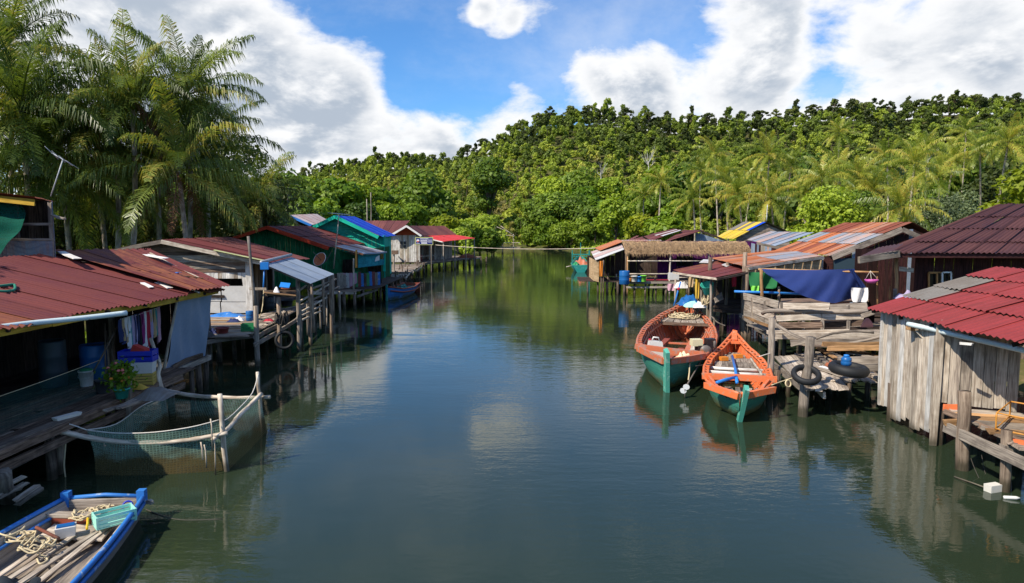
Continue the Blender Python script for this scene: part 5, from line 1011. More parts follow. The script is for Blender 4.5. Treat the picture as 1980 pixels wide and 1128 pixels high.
eb = V3(e0.x*1.36, 31.5, e0.z)
for i in range(8): s0, s1 = i/8, (i+1)/8; sheet('roof_tile', [lerp(eb, e0, s0), lerp(eb, e0, s1), lerp(V3(t0.x, 28.6, t0.z), t0, s1), lerp(V3(t0.x, 28.6, t0.z), t0, s0)], 'tin_darkbrown', K2, .2, .025)
plank(e0+V3(0, .1, -.1), e1+V3(0, .1, -.1), .05, .14, 'wood_maroon', K2, 'fascia')
wy = Yk+.9; wx0 = a(1768, 540, wy).x
wq0, wq1 = a(1795, 555, wy), a(1841, 555, wy); zt_, zb2 = a(1800, 528, wy).z, a(1800, 558, wy).z
vboards(K2, V3(wx0, wy, 0), V3(26, wy, 0), lambda t: 1.0, 4.25, 34, 'wood_maroon', gap=.018, proud=.015)
plank(a(1661, 503, Yk-.6), a(1738, 491, Yk-.3), .08, .22, 'wood_grey', K2, 'eave_beam'); plank(a(1738, 491, Yk-.3), a(1738, 491, Yk+3), .08, .2, 'wood_grey', K2, 'eave_beam')
sheet('lower_roof_sheet', [a(1661, 498, Yk-.6), a(1735, 486, Yk-.4), a(1760, 470, Yk+4), a(1700, 478, Yk+4)], 'tin_darkbrown', K2, .17, .02)
wx1 = a(1676, 540, Yk+2.5).x; vboards(K2, V3(wx1, Yk+2.5, 0), V3(wx0-.85, Yk+2.5, 0), 1.0, 4.0, 9, 'wood_maroon', gap=.018); vboards(K2, V3(wx0-.8, Yk+3.6, 0), V3(wx0+.1, Yk+3.6, 0), 1.0, 4.2, 4, 'wood_maroon_dark')
pole(a(1733, 578, Yk+.6), a(1733, 500, Yk+.6), .06, .06, 'wood_tan', K2, 'post'); plank(a(1739, 520, Yk+.8), a(1765, 523, Yk+.8), .06, .16, 'wood_pale', K2, 'door_rail'); plank(a(1720, 555, Yk+2.3), a(1720, 580, Yk+2.3), .04, .04, 'wood_tan', K2, 'wall_batten', up=(0, -1, 0)); plank(a(1730, 558, Yk+.5), a(1730, 580, Yk+.5), .12, .04, 'wood_grey', K2, 'wall_batten', up=(0, -1, 0))
# window with open casements
def wrect(nm, x0, x1, y0, y1, Y, m, th=.04): slab(nm, [a(x0, y1, Y), a(x1, y1, Y), a(x1, y0, Y), a(x0, y0, Y)], th, m, K2)
WI = link('window', mesh('window', [(-.4, 0, -.3), (.4, 0, -.3), (.4, 0, .3), (-.4, 0, .3), (-.4, .03, -.3), (.4, .03, -.3), (.4, .03, .3), (-.4, .03, .3)], [(0, 1, 2, 3), (7, 6, 5, 4), (0, 4, 5, 1), (1, 5, 6, 2), (2, 6, 7, 3), (3, 7, 4, 0)], 'glass_dark'), a(1817, 543, wy-.03), K2)
def fr(x0, x1, y0, y1, Y, m): 
    for (p, r_) in (((x0, y0), (x0, y1)), ((x1, y0), (x1, y1)), ((x0, y0), (x1, y0)), ((x0, y1), (x1, y1))): plank(a(*p, Y), a(*r_, Y), .05, .04, m, WI, 'frame', up=(0, -1, 0), bow=0, rag=0)
fr(1796, 1812, 528, 558, wy-.12, 'window_wood'); fr(1822, 1839, 527, 556, wy-.15, 'white_fascia'); fr(1796, 1839, 527, 560, wy-.05, 'window_wood')
plank(a(1950, 538, wy-.1), a(1966, 540, wy-.1), .05, .04, 'window_wood', K2, 'sill', up=(0, -1, 0))
slab('floor', [V3(13, Yk+.5, .95), V3(26, Yk+.5, .95), V3(26, 33, .95), V3(13, 33, .95)], .06, 'wood_dark', K2); stilts(K2, [(13.4+i*1.6, Yk+.6) for i in range(6)], 1.0, .1)
heap('clothes_pile', a(1757, 575, Yk+.3)+V3(0, 0, -.05), .9, .4, .3, 'cloth_mauve', 'pale heap of cloth by the doorway of the dark brown house', 'cloth', 12)
# ---------------------------------------------------------------- striped rusty roofed house
K3 = thing('stilt_house', 'brown plank house with striped orange and zinc tin roof', 'house', (18, 36, 0)); Y1 = 33
ea, ra = a(1608, 494, Y1), a(1765, 431, Y1); eb, rb = V3(ea.x-.2, 39.5, ea.z), V3(ra.x-.1, 39.5, ra.z); ra2 = ra
def pk(i, j): return ('tin_orange', 'tin_orange', 'tin_rust')[i % 3] if j == 0 else (random.choice(('tin_zinc', 'tin_zinc', 'tin_orange')) if j == 1 else random.choice(('tin_rust', 'tin_rust', 'tin_orange')))
roof(K3, ea, eb, rb, ra, 10, 3, pk, .15, .02, .05)
rr2 = a(1800, 452, Y1); roof(K3, V3(rr2.x, 39.5, rr2.z), rr2, ra+V3(0, 0, .01), rb+V3(0, 0, .01), 6, 1, one('tin_rust'), .16, .02)
ap2 = a(1745, 444, Y1-.12); plank(ap2, a(1609, 499, Y1-.12), .05, .25, 'wood_grey', K3, 'fascia'); plank(ap2, a(1782, 460, Y1-.12), .05, .22, 'wood_grey', K3, 'fascia')
wl, wr = V3(a(1612, 520, Y1).x, Y1+.1, 0), V3(a(1800, 520, Y1).x, Y1+.1, 0); Lw = wr.x-wl.x
def zt3(t):
    x = wl.x+t*Lw; return (ea.z+(ra.z-ea.z)*(x-ea.x)/(ra.x-ea.x) if x < ra.x else ra.z-(x-ra.x)*.4)-.28
vboards(K3, wl, wr, 1.0, zt3, 26, lambda i: 'tin_bluegrey' if i in (5, 20) else random.choice(('wood_maroon', 'wood_maroon_dark')), gap=.015)
vboards(K3, V3(wl.x-.1, 39.3, 0), wl, 1.0, ea.z-.1, 16, lambda i: 'tin_zinc' if i in (10, 11, 12, 13) else 'wood_maroon')
for (x0, x1, m) in ((1612, 1682, 'skirt_metal'),): slab('wall_sheet', [a(x0, 560, Y1-.02), a(x1, 560, Y1-.02), a(x1, 500, Y1-.02), a(x0, 500, Y1-.02)], .02, paint('slate_sheet', srgb('33454f'), .6).name, K3)
for (x0, x1) in ((1566, 1592),): sheet('wall_sheet', [a(x0, 528, Y1+.8), a(x1, 528, Y1+.4), a(x1, 494, Y1+.4), a(x0, 498, Y1+.8)], 'tin_zinc', K3, .16, .015)
sheet('wall_sheet', [a(1550, 528, Y1+1.1), a(1566, 528, Y1+.85), a(1566, 499, Y1+.85), a(1550, 503, Y1+1.1)], 'wood_maroon', K3, .16, .015); sheet('wall_sheet', [a(1592, 528, Y1+.38), a(1610, 528, Y1+.1), a(1610, 494, Y1+.1), a(1592, 496, Y1+.38)], 'wood_maroon', K3, .16, .015)
# lower lean-to roof, zinc patched, in front-left of the striped roof
q0, q1, q2, q3 = a(1447, 517, 30), a(1375, 500, 38), a(1516, 484, 38.6), a(1592, 496, 33)
for i in range(6):
    for j in range(2):
        s0, s1, t0_, t1_ = i/6, (i+1)/6+.01, j/2-(.03 if j else 0), (j+1)/2; f = lambda s, t: lerp(lerp(q0, q1, s), lerp(q3, q2, s), t); sheet('lean_to_sheet', [f(s0, t0_), f(s1, t0_), f(s1, t1_), f(s0, t1_)], 'tin_zinc' if j == 1 and i in (0, 1, 2, 3) else 'tin_orange', K3, .15, .02, 1, 3, 0, .01*(i % 2)+.02*j)
plank(q0+V3(0, -.05, -.06), q3+V3(0, -.05, -.06), .04, .12, 'wood_pale', K3, 'fascia'); 
for i in range(8): s = i/8; p = lerp(q0, q3, s+.06); slab('woven_panel', [p+V3(-.22, .12, -.62), p+V3(.22, .12, -.6), p+V3(.22, .12, -.15), p+V3(-.22, .12, -.15)], .02, 'plywood', K3)
for t in (.02, .5, .98): p = lerp(q0, q1, t); pole(V3(p.x, p.y, -.9), p, .08, .07, 'pole', K3, 'post')
# maroon shed roof over the boat landing
K4 = thing('boat_shed', 'open boat shed with sagging maroon tin roof', 'shed', (11.5, 33, 0))
q0, q1, q2, q3 = a(1385, 537, 28.5), a(1303, 523, 34.0), a(1395, 505, 37), a(1465, 521, 31.5)
for i in range(5):
    s0, s1 = i/5, (i+1)/5+.02; sg = lambda s: V3(0, 0, -.12*math.sin(math.pi*s)); sheet('roof_sheet', [lerp(q0, q1, s0)+sg(s0), lerp(q0, q1, s1)+sg(s1), lerp(q3, q2, s1), lerp(q3, q2, s0)], random.choice(('tin_brown', 'tin_maroon', 'tin_maroon_rust')), K4, .16, .018, 1, 3, 0, .01*(i % 2))
slab('roof_patch', [a(1395, 515, 34)+V3(0, 0, .06), a(1405, 519, 33.5)+V3(0, 0, .06), a(1417, 515, 34.5)+V3(0, 0, .06), a(1405, 511, 35)+V3(0, 0, .06)], .02, 'tin_zinc_white', K4); slab('roof_patch', [a(1352, 512, 36)+V3(0, 0, .1), a(1375, 513, 35.6)+V3(0, 0, .1), a(1380, 507, 36.6)+V3(0, 0, .1), a(1360, 506, 37)+V3(0, 0, .1)], .02, 'tin_zinc_white', K4)
plank(q0+V3(-.05, -.05, -.05), q1+V3(0, 0, -.12), .06, .09, 'pole_pale', K4, 'fascia', bow=.05); plank(q0+V3(0, -.05, -.08), a(1445, 528, 29.5), .06, .09, 'wood_brown', K4, 'beam')
for (px, yt, Y) in ((1332, 530, 32.5), (1350, 534, 31), (1357, 534, 31.4), (1375, 536, 29.5), (1382, 540, 33), (1306, 540, 34)): p = a(px, 600, Y); pole((p.x, Y, -.9), a(px, yt, Y), .06, .05, random.choice(('pole', 'wood_grey')), K4, 'post', n=7)
for z0, x0, y0, x1, y1 in ((1.2, 1380, 592, 1440, 596), (1.0, 1380, 600, 1436, 606)): plank(a(x0, y0, 30.5), a(x1, y1, 31), .08, .12, 'wood_dark', K4, 'floor_beam')
deck(K4, (9.6, 31.2, 1.15), (12.2, 31.2, 1.15), (13.5, 37, 1.15), (10.5, 37, 1.15), 14, 'wood_dark'); vboards(K4, (10.2, 37.2, 0), (15.5, 37.0, 0), 1.1, 3.2, 16, 'wood_dark'); deck(K4, (12.2, 30.5, 1.1), (17, 30.0, 1.1), (17, 36, 1.1), (12.2, 36, 1.1), 14, 'wood_dark')
stilts(K4, [(9.8, 31.4), (10.6, 31.3), (11.4, 31.2), (12.2, 30.8), (13, 30.6), (13.8, 30.4), (10.2, 33), (11.5, 33.5)], 1.1, .07)
slab('leaning_board', [a(1383, 587, 30), a(1398, 580, 30.4), a(1394, 566, 30.6), a(1380, 577, 30.2)], .05, 'wood_grey', K4)
# hanging things in the boat shed
def hung(name, px0, px1, y0, y1, Y, mat, label, cat='cloth', wob=.04):
    return setp(grid(name, 8, 10, lambda u, v: a(px0+(px1-px0)*(u*(1-.25*v)+.12*v), y0+(y1-y0)*v, Y)+V3(0, wob*math.sin(u*9+v*3), wob*.5*math.sin(v*7)), mat), label, cat)
hung('yellow_cloth', 1344, 1352, 540, 578, 30.8, 'cloth_yellow', 'long yellow cloth hanging from the boat shed eave'); hung('tan_sack', 1331, 1341, 536, 556, 31.2, 'cloth_tan', 'tan sack hanging at the corner of the boat shed'); hung('pink_cloth', 1290, 1306, 549, 563, 34.2, 'pink_cloth', 'pink cloth hanging over the rail left of the boat shed'); hung('red_scarf', 1415, 1424, 532, 555, 30.2, 'red_cloth', 'red scarf tied under the maroon shed roof')
setp(lathe('teal_basket', a(1370, 567, 30.4), [(.2, 0), (.22, .02), (.28, .46), (.3, .48), (.26, .46), (.2, .04)], 'teal_plastic', None, 14, tilt=(R(25), R(-18), 0)), 'teal round basket hanging tilted under the shed', 'basket')
heap('blue_sheet', a(1332, 583, 31)+V3(0, 0, -.15), 1.0, .8, .55, 'blue_plastic', 'bunched blue sheet at the bow of the moored orange boat', 'tarpaulin', 21); heap('pale_sheet', a(1340, 588, 30.4)+V3(0, 0, -.12), .8, .6, .3, 'mint_plastic', 'pale turquoise sheet beside the bunched blue sheet', 'tarpaulin', 22); heap('white_sheet', a(1352, 590, 30.2)+V3(0, 0, -.1), .6, .5, .3, 'white_cloth', 'small white cloth bundle behind the bow of the larger boat', 'cloth', 23)
setp(tube([a(1303, 592, 31), a(1309, 570, 31), a(1316, 545, 31)], .035, 'blueframe', None, 'blue_pole', 6), 'slanting light blue pole beside the larger orange boat', 'pole'); setp(lathe('red_knob', a(1312, 562, 30.95), [(.02, 0), (.07, .05), (.07, .1), (.02, .14)], 'red_cloth', None, 10), 'small red knob tied on the light blue pole', 'float'); heap('grey_bag', a(1318, 553, 33)+V3(0, 0, -.1), .7, .4, .4, 'white_cloth', 'whitish bag on the post behind the light blue pole', 'bag', 25)  # the small red piece on the blue pole is a knob
setp(box('foam_box', a(1302, 541, 36), .5, .4, .36, 'white_plastic', None), 'small white box on the railing of the thatched house', 'box')
setp(coil('rope_hank', a(1364, 590, 29.8), .16, 4, .02, 'rope_cream', flat=3.2, seed=8), 'hank of cream rope hanging by the shed post', 'rope')
setp(tube(smooth_path([a(1376, 612, 29), a(1385, 622, 28.6), a(1396, 628, 28.2), a(1402, 630, 28)], 3), .03, 'wood_grey', None, 'drift_branch', 5), 'thin curved branch reaching from the shed post', 'branch')
# two tall poles
for (px, yb, yt, z, lb) in ((1371, 640, 498, 0, 'tall weathered pole rising beside the maroon shed roof'), (1438, 655, 488, 0, 'tall slightly leaning pole at the corner of the plank fence')):
    q = g(px, yb, 0); setp(pole((q.x-.02, q.y, -1), a(px+3, yt, q.y), .12, .10, 'pole', None, 'tall_pole', rings=7, crook=.3), lb, 'pole')
# ---------------------------------------------------------------- blue tarpaulin stall and plank fence
TQ = [a(1470, 520, 26.5), a(1652, 520, 26.0), a(1655, 522, 25.9)]
def tarp(u, v):
    x = 1470+u*182; top_ = 520+4*math.sin(math.pi*u)*.6; low = np.interp(u, [0, .05, .22, .41, .6, .74, .93, 1], [521, 530, 551, 569, 582, 587, 576, 562])
    y = top_+(low-top_)*v; x2 = x+v*np.interp(u, [0, .5, 1], [3, 0, 16]); return a(x2, y, 26.3-.5*u-.9*v*math.sin(math.pi*min(1, u+.1))+.10*math.sin(u*17+v*5)*v+.05*math.sin(u*41+v*9)*v)
TB_ = thing('tarpaulin_screen', 'dark blue tarpaulin slung between poles above the plank fence', 'tarpaulin', a(1570, 590, 26)); grid('sheet', 40, 18, tarp, 'tarp_blue', TB_); grid('folded_edge', 6, 12, lambda u, v: a(1640+10*u+v*26, 521+v*36, 25.55-.08*math.sin(u*6+v*4)), 'tarp_blue', TB_)
pole(a(1466, 521, 26.6), a(1700, 527, 25.6), .045, .04, 'wood_tan', TB_, 'ridge_pole', n=6, crook=.1); pole(a(1473, 585, 26.5), a(1472, 522, 26.5), .07, .06, 'wood_tan', TB_, 'post'); pole(a(1507, 600, 27), a(1506, 555, 27), .06, .05, 'pole', TB_, 'post'); pole(a(1697, 590, 25.7), a(1696, 527, 25.7), .035, .03, 'wood_tan', TB_, 'post', n=6); tube([a(1420, 564, 27), a(1480, 566, 27), a(1560, 569, 27)], .05, 'blueframe', TB_, 'blue_rail', 8)
hung('green_tarpaulin', 1447, 1505, 527, 560, 27.4, 'cloth_green', 'dark green tarpaulin sagging behind the tall leaning pole', 'tarpaulin', .12); hung('green_cloth', 1452, 1468, 553, 566, 27.2, 'lime_plastic', 'small bright green cloth under the green tarpaulin')
hung('white_cloth', 1646, 1679, 557, 586, 25.3, 'white_cloth', 'white cloth draped over the plank fence beside the blue tarpaulin', wob=.08)
PB = thing('hanging_basket', 'pink wire basket hanging from the tarpaulin pole', 'basket', a(1685, 545, 25.4)); bc = a(1685, 545, 25.4); lathe('bowl', bc, [(.12, -.05), (.2, 0), (.25, .08), (.23, .08), (.18, .01)], paint('pink_plastic', srgb('c65aa8'), .5).name, PB, 14)
for an in (0, 2.1, 4.2): tube([bc+V3(.24*math.cos(an), .24*math.sin(an), .08), a(1683, 524, 25.5)], .008, 'rope_white', PB, 'cord', 4)
setp(slab('stall_shelf', [a(1510, 588, 27.5), a(1680, 584, 26.3), a(1680, 578, 28), a(1510, 580, 29)], .05, 'wood_brown'), 'plank shelf behind the slung blue tarpaulin', 'shelf')
FN = thing('plank_fence', 'rough grey fence of stacked planks and logs above the landing', 'fence', a(1560, 640, 24))
def fpk(x0, y0, Y0, x1, y1, Y1, w, m, nm='plank', th=.05): plank(a(x0, y0, Y0), a(x1, y1, Y1), th, w, m, FN, nm, bow=.03, rag=.05)
for (x0, y0, x1, y1, w, m) in ((1508, 592, 1603, 592, .22, 'wood_pale'), (1605, 595, 1678, 592, .22, 'wood_grey'), (1500, 616, 1668, 612, .20, 'wood_pale'), (1505, 629, 1590, 628, .20, 'wood_brown'), (1592, 630, 1670, 624, .20, 'wood_brown'), (1510, 638, 1700, 634, .10, 'wood_dark')): fpk(x0, y0, 23.6, x1, y1, 22.8, w, m)
tube(smooth_path([a(1475, 606, 24.0), a(1490, 601, 23.6), a(1560, 602, 23.4), a(1620, 603, 23.0), a(1678, 602, 22.7)], 3), .075, 'wood_grey', FN, 'log', 8, .1)
for (x0, y0, x1, y1, w, m) in ((1440, 573, 1506, 590, .26, 'wood_pale'), (1442, 585, 1500, 604, .16, 'wood_grey'), (1440, 593, 1502, 615, .24, 'wood_pale'), (1440, 605, 1500, 628, .22, 'wood_pale'), (1440, 612, 1495, 633, .10, 'wood_tan')): fpk(x0, y0, 26.6, x1, y1, 23.7, w, m)
for (x, y0, y1, Y) in ((1512, 645, 585, 23.5), (1553, 645, 605, 23.3), (1590, 645, 606, 23.1), (1455, 625, 575, 25.7), (1480, 632, 582, 24.6), (1640, 640, 590, 22.9)): plank(a(x, y0, Y+.08), a(x, y1, Y+.08), .1, .06, 'wood_grey', FN, 'upright', up=(0, -1, 0))
# upper landing
UL = thing('upper_landing', 'broken upper plank landing below the plank fence', 'jetty', (9.5, 22, 0))
deck(UL, g(1440, 628, 1.25), g(1500, 645, 1.25), V3(15.5, 22.2, 1.25), V3(15.5, 27, 1.25), 3, 'wood_grey')
deck(UL, g(1495, 640, 1.22), V3(13.2, 22.9, 1.22), V3(12.8, 20.6, 1.22), g(1530, 668, 1.22)+V3(.3, 0, 0), 8, ('wood_grey', 'wood_deck', 'wood_deck_pale'), rag=.2, skip=.1)
deck(UL, V3(10.6, 27, 1.2), V3(16, 26, 1.2), V3(16, 23.6, 1.2), V3(9.9, 24, 1.2), 7, 'wood_deck', rag=.1)
for (x0, y0, x1, y1, Y, w, m) in ((1483, 643, 1640, 640, 22.6, .12, 'pole_pale'), (1500, 650, 1700, 650, 22.4, .2, 'wood_pale'), (1590, 665, 1722, 665, 20.6, .14, 'wood_tan'), (1600, 674, 1722, 673, 20.3, .14, 'wood_tan'), (1530, 663, 1720, 655, 21.4, .14, 'wood_grey'), (1500, 628, 1560, 660, 22, .1, 'wood_grey')): plank(a(x0, y0, Y), a(x1, y1, Y-.4), .1, w, m, UL, 'beam', bow=.04)
for P in ([a(1578, 655, 21.3), a(1610, 645, 21.3), a(1650, 641, 21.2), a(1690, 643, 21)], [a(1640, 665, 20.6), a(1690, 655, 20.4), a(1722, 645, 20.2)]): tube(smooth_path(P, 3), .045, 'wood_grey', UL, 'bent_log', 6, .1)
plank(a(1532, 668, 21.2), a(1575, 655, 20.8), .14, .06, 'wood_grey', UL, 'beam')
stilts(UL, [(g(x, y, 0).x, g(x, y, 0).y) for x, y in ((1450, 660), (1470, 665), (1515, 700), (1545, 715), (1580, 700), (1620, 705), (1660, 700), (1690, 700), (1500, 680), (1640, 690))], 1.15, .09)
plank(g(1432, 610, 1.1), g(1500, 655, 1.1), .08, .16, 'wood_grey', UL, 'edge_beam'); plank(g(1460, 636, .6), g(1500, 656, .6), .06, .12, 'wood_grey', UL, 'edge_beam')
q = a(1490, 690, 20.6); setp(pole((q.x, q.y, -1), a(1492, 615, 20.6), .115, .10, 'wood_grey', None, 'mooring_post'), 'stout grey post where the small orange boat is tied', 'post')
setp(grid('pink_shell', 8, 8, lambda u, v: a(1663+25*u, 633-20*math.sin(math.pi*u*.9)*(1-v)*.9, 22.0+.3*v), 'pink_cloth'), 'pinkish helmet-shaped bundle on the plank fence end', 'bundle')
plank(a(1665, 612, 22.3), a(1690, 604, 22.2), .05, .14, 'wood_pale', FN, 'plank')
# lower landing with tyres
LL = thing('lower_landing', 'lower landing of grey planks with tyres and a blue jug', 'jetty', (8.6, 18.5, 0))
deck(LL, g(1497, 692, .78), g(1560, 755, .78), g(1640, 752, .78), g(1585, 680, .78), 9, ('wood_pale', 'wood_deck_pale', 'wood_grey'), rag=.25, gap=.03)
for (x0, y0, x1, y1) in ((1585, 690, 1640, 740), (1598, 688, 1660, 735), (1612, 700, 1692, 742), (1625, 712, 1680, 738), (1570, 708, 1655, 737), (1560, 712, 1612, 737)): plank(g(x0, y0, .86), g(x1, y1, .84), .16, .05, random.choice(('wood_pale', 'wood_deck_pale', 'wood_grey')), LL, 'deck_plank', rag=.1, bow=.03)
plank(g(1492, 702, .62), g(1552, 752, .62), .07, .2, 'wood_grey', LL, 'edge_beam'); plank(g(1570, 745, .62), g(1594, 765, .62), .07, .16, 'wood_pale', LL, 'edge_beam'); plank(a(1622, 698, 19.2), a(1722, 695, 18.8), .1, .2, 'wood_grey', LL, 'edge_beam'); plank(a(1660, 712, 18.5), a(1722, 710, 18.3), .1, .2, 'wood_grey', LL, 'edge_beam')
for (x0, y0, x1, y1) in ((1640, 683, 1700, 693), (1648, 680, 1705, 690), (1660, 678, 1706, 692), (1580, 672, 1620, 695), (1600, 678, 1628, 692)): plank(g(x0, y0, 1.0), g(x1, y1, 1.0), .15, .04, random.choice(('wood_tan', 'wood_grey', 'wood_deck')), LL, 'loose_board', rag=.1)
stilts(LL, [(g(x, y, 0).x, g(x, y, 0).y) for x, y in ((1500, 760), (1525, 768), (1555, 790), (1640, 770), (1675, 775), (1600, 760), (1580, 740), (1690, 745))], .72, .09)
q = a(1553, 760, 18.0); setp(pole((q.x-.05, q.y, -1), a(1567, 652, 18.0), .15, .12, 'wood_grey', None, 'mooring_post', rings=6), 'broad grey mooring post standing through the black tyre', 'post')
ring('old_tyre', a(1559, 725, 17.8), .30, .085, 'black_rubber', 'black tyre around the broad mooring post', (R(28), R(-6), 0)); ring('old_tyre', a(1641, 714, 18.2), .40, .12, 'black_rubber', 'large black tyre lying flat on the landing below the blue jug', (R(3), R(5), 0))
JG = thing('water_jug', 'round blue water jug standing on the flat tyre', 'jug', a(1636, 708, 18.1)); lathe('body', a(1636, 707, 18.1), [(.10, 0), (.135, .03), (.135, .1), (.125, .12), (.135, .14), (.13, .2), (.07, .25)], 'blue_plastic', JG, 16); lathe('cap', a(1636, 707, 18.1)+V3(0, 0, .25), [(.07, 0), (.07, .04), (.02, .05)], 'blue_bright', JG, 12)
heap('red_rag', g(1657, 703, .95), .35, .3, .12, 'red_cloth', 'red and white rag beside the blue jug', 'rag', 31); heap('white_bag', g(1590, 712, .84), .35, .3, .08, 'white_cloth', 'flattened white bag on the lower landing', 'bag', 32); heap('brown_sack', g(1607, 708, .84), .3, .3, .2, 'terracotta', 'brown bag beside the large flat tyre', 'bag', 33)
for (x, y) in ((1684, 722), (1690, 728), (1676, 722)): plank(g(x, y, .9), g(x+10, y+4, .9), .12, .09, 'wood_grey', LL, 'loose_board')
setp(ring('rope_loop', a(1524, 742, 18.4), .09, .02, 'rope_cream', None, (1.3, 0, .4)), 'small cream rope loop hanging under the lower landing', 'rope')
# ---------------------------------------------------------------- thatched purple house
Y5 = 50
K5 = thing('stilt_house', 'purple plank house with thatched front eave and open deck', 'house', (12.5, 52, 0))
tx0, tx1 = a(1207, 480, Y5).x, a(1450, 480, Y5).x; ztop, zlow = a(1207, 467, Y5+1.2).z, a(1207, 491, Y5-.6).z
rgt = np.random.default_rng(5); Vt = []; Ft = []; n = 2600
TH = grid('thatch_eave', 60, 8, lambda u, v: V3(tx0+(tx1-tx0)*u, Y5+1.2-1.8*v, ztop+(zlow-ztop)*v+.03*math.sin(u*90)+.02*math.sin(v*20+u*30)+.10*math.sin(math.pi*v)), 'thatch', K5)
for i in range(n):
    u, v = rgt.random(), rgt.random()**.7; p = V3(tx0+(tx1-tx0)*u, Y5+1.2-1.8*v, ztop+(zlow-ztop)*v+.06+.10*math.sin(math.pi*v)); L = rgt.uniform(.3, .5); d = V3(rgt.normal()*.08, -.85*L-.02, -.34*L-(.14 if v > .85 else 0)*rgt.random()*2); s = V3(.018, 0, 0); b = len(Vt); Vt += [p-s, p+s, p+d+V3(0, 0, rgt.uniform(-.02, .05))]; Ft.append((b, b+1, b+2))
o = mk('thatch_straws', Vt, Ft, 'thatch', K5, uv=[(v.x, v.z) for v in Vt]); o['kind'] = 'stuff'
sheet('ridge_sheet', [V3(tx0, Y5+1.15, ztop+.05), V3(tx0+3, Y5+1.15, ztop+.06), V3(tx0+3, Y5+1.7, ztop+.1), V3(tx0, Y5+1.7, ztop+.1)], 'tin_zinc', K5, .2, .01)
wy = Y5+2; vboards(K5, (a(1272, 500, wy).x, wy, 0), (a(1462, 500, wy).x, wy, 0), lambda t: 1.1, ztop, 20, 'purple_board', gap=.015)
slab('window', [a(1308, 515, wy-.05), a(1340, 515, wy-.05), a(1340, 495, wy-.05), a(1308, 495, wy-.05)], .02, 'glass_dark', K5); vboards(K5, (tx0-2.2, wy+2.5, 0), (tx0, wy+2.5, 0), 1.1, 2.75, 6, 'wood_dark'); vboards(K5, (tx0, wy+2.5, 0), (tx1, wy+2.5, 0), 1.1, ztop-.2, 16, 'wood_dark'); vboards(K5, (a(1272, 500, wy+2.4).x, wy+2.5, 0), (a(1272, 500, wy).x, wy, 0), 1.1, ztop, 6, 'purple_board')
for (px) in (1213, 1295, 1369, 1448): p = a(px, 545, Y5-.4); pole((p.x, Y5-.4, -.9), (p.x, Y5-.4, zlow+.15), .07, .06, 'pole_pale' if px != 1213 else 'wood_tan', K5, 'post', n=7)
for (y, x0, x1) in ((505, 1213, 1372), (530, 1213, 1300), (537, 1295, 1330)): pole(a(x0, y, Y5-.45), a(x1, y, Y5-.45), .05, .045, 'pole_pale', K5, 'rail', n=6, crook=.1)
deck(K5, (a(1207, 545, Y5-.5).x, Y5-.5, 1.05), (a(1340, 545, Y5-.5).x, Y5-.5, 1.05), (a(1340, 545, Y5-.5).x+.5, Y5+4, 1.05), (tx0-.3, Y5+4, 1.05), 10, 'wood_deck'); deck(K5, (tx0-3.2, Y5+.5, 1.0), (tx0, Y5-.3, 1.0), (tx0, Y5+4.5, 1.0), (tx0-3, Y5+4.5, 1.0), 8, 'wood_dark')
plank((tx0-.1, Y5-.6, .98), (tx0+5.2, Y5-.6, .98), .08, .13, 'wood_pale', K5, 'edge_beam'); plank((tx0+.1, Y5-.6, .66), (tx0+4.2, Y5-.6, .66), .06, .14, 'wood_deck_pale', K5, 'edge_beam')
stilts(K5, [(tx0+i*.75, Y5-.5) for i in range(8)]+[(tx0+i*1.1, Y5+1.6) for i in range(6)]+[(tx0-2.6+i*.7, Y5+.4-.2*i) for i in range(4)], 1.0, .09)
# left lean-to of the thatched house
q0, q1, q2, q3 = a(1152, 504, Y5-.2), a(1143, 488, Y5+6), a(1200, 468, Y5+6.5), a(1207, 483, Y5-.4)
for i in range(4):
    s0, s1 = i/4, (i+1)/4+.02; sheet('lean_to_sheet', [lerp(q0, q1, s0), lerp(q0, q1, s1), lerp(q3, q2, s1), lerp(q3, q2, s0)], 'tin_zinc_white' if i % 2 == 0 else 'tin_white_pink', K5, .2, .018, 1, 3, 0, .01*(i % 2))
sheet('lean_to_sheet', [a(1160, 488, Y5+4)+V3(0, 0, .12), a(1150, 482, Y5+7)+V3(0, 0, .1), a(1195, 468, Y5+7)+V3(0, 0, .2), a(1207, 472, Y5+3)+V3(0, 0, .2)], 'tin_orange', K5, .2, .018)
xx = a(1150, 520, Y5).x
for i in range(3): slab('side_panel', [V3(xx-.05+.05*i, Y5+i*1.6, 1.05), V3(xx-.0+.05*i, Y5+1.55+i*1.6, 1.05), V3(xx+.05*i, Y5+1.55+i*1.6, 2.6), V3(xx+.05*i, Y5+i*1.6, 2.6)], .03, 'plywood', K5)
for (x0, x1) in ((1148, 1158),): slab('front_panel', [a(x0, 543, Y5), a(x1, 546, Y5-.1), a(x1, 505, Y5-.1), a(x0, 503, Y5)], .03, 'plywood', K5)
for (px, yt) in ((1167, 503), (1210, 485), (1163, 505)): p = a(px, 555, Y5-.3); pole((p.x, Y5-.3, -.9), a(px, yt, Y5-.3), .06, .05, 'pole', K5, 'post', n=6)
hung('orange_cloth', 1159, 1165, 505, 535, Y5-.4, 'orange_block', 'orange cloth hanging at the open side of the thatched house')
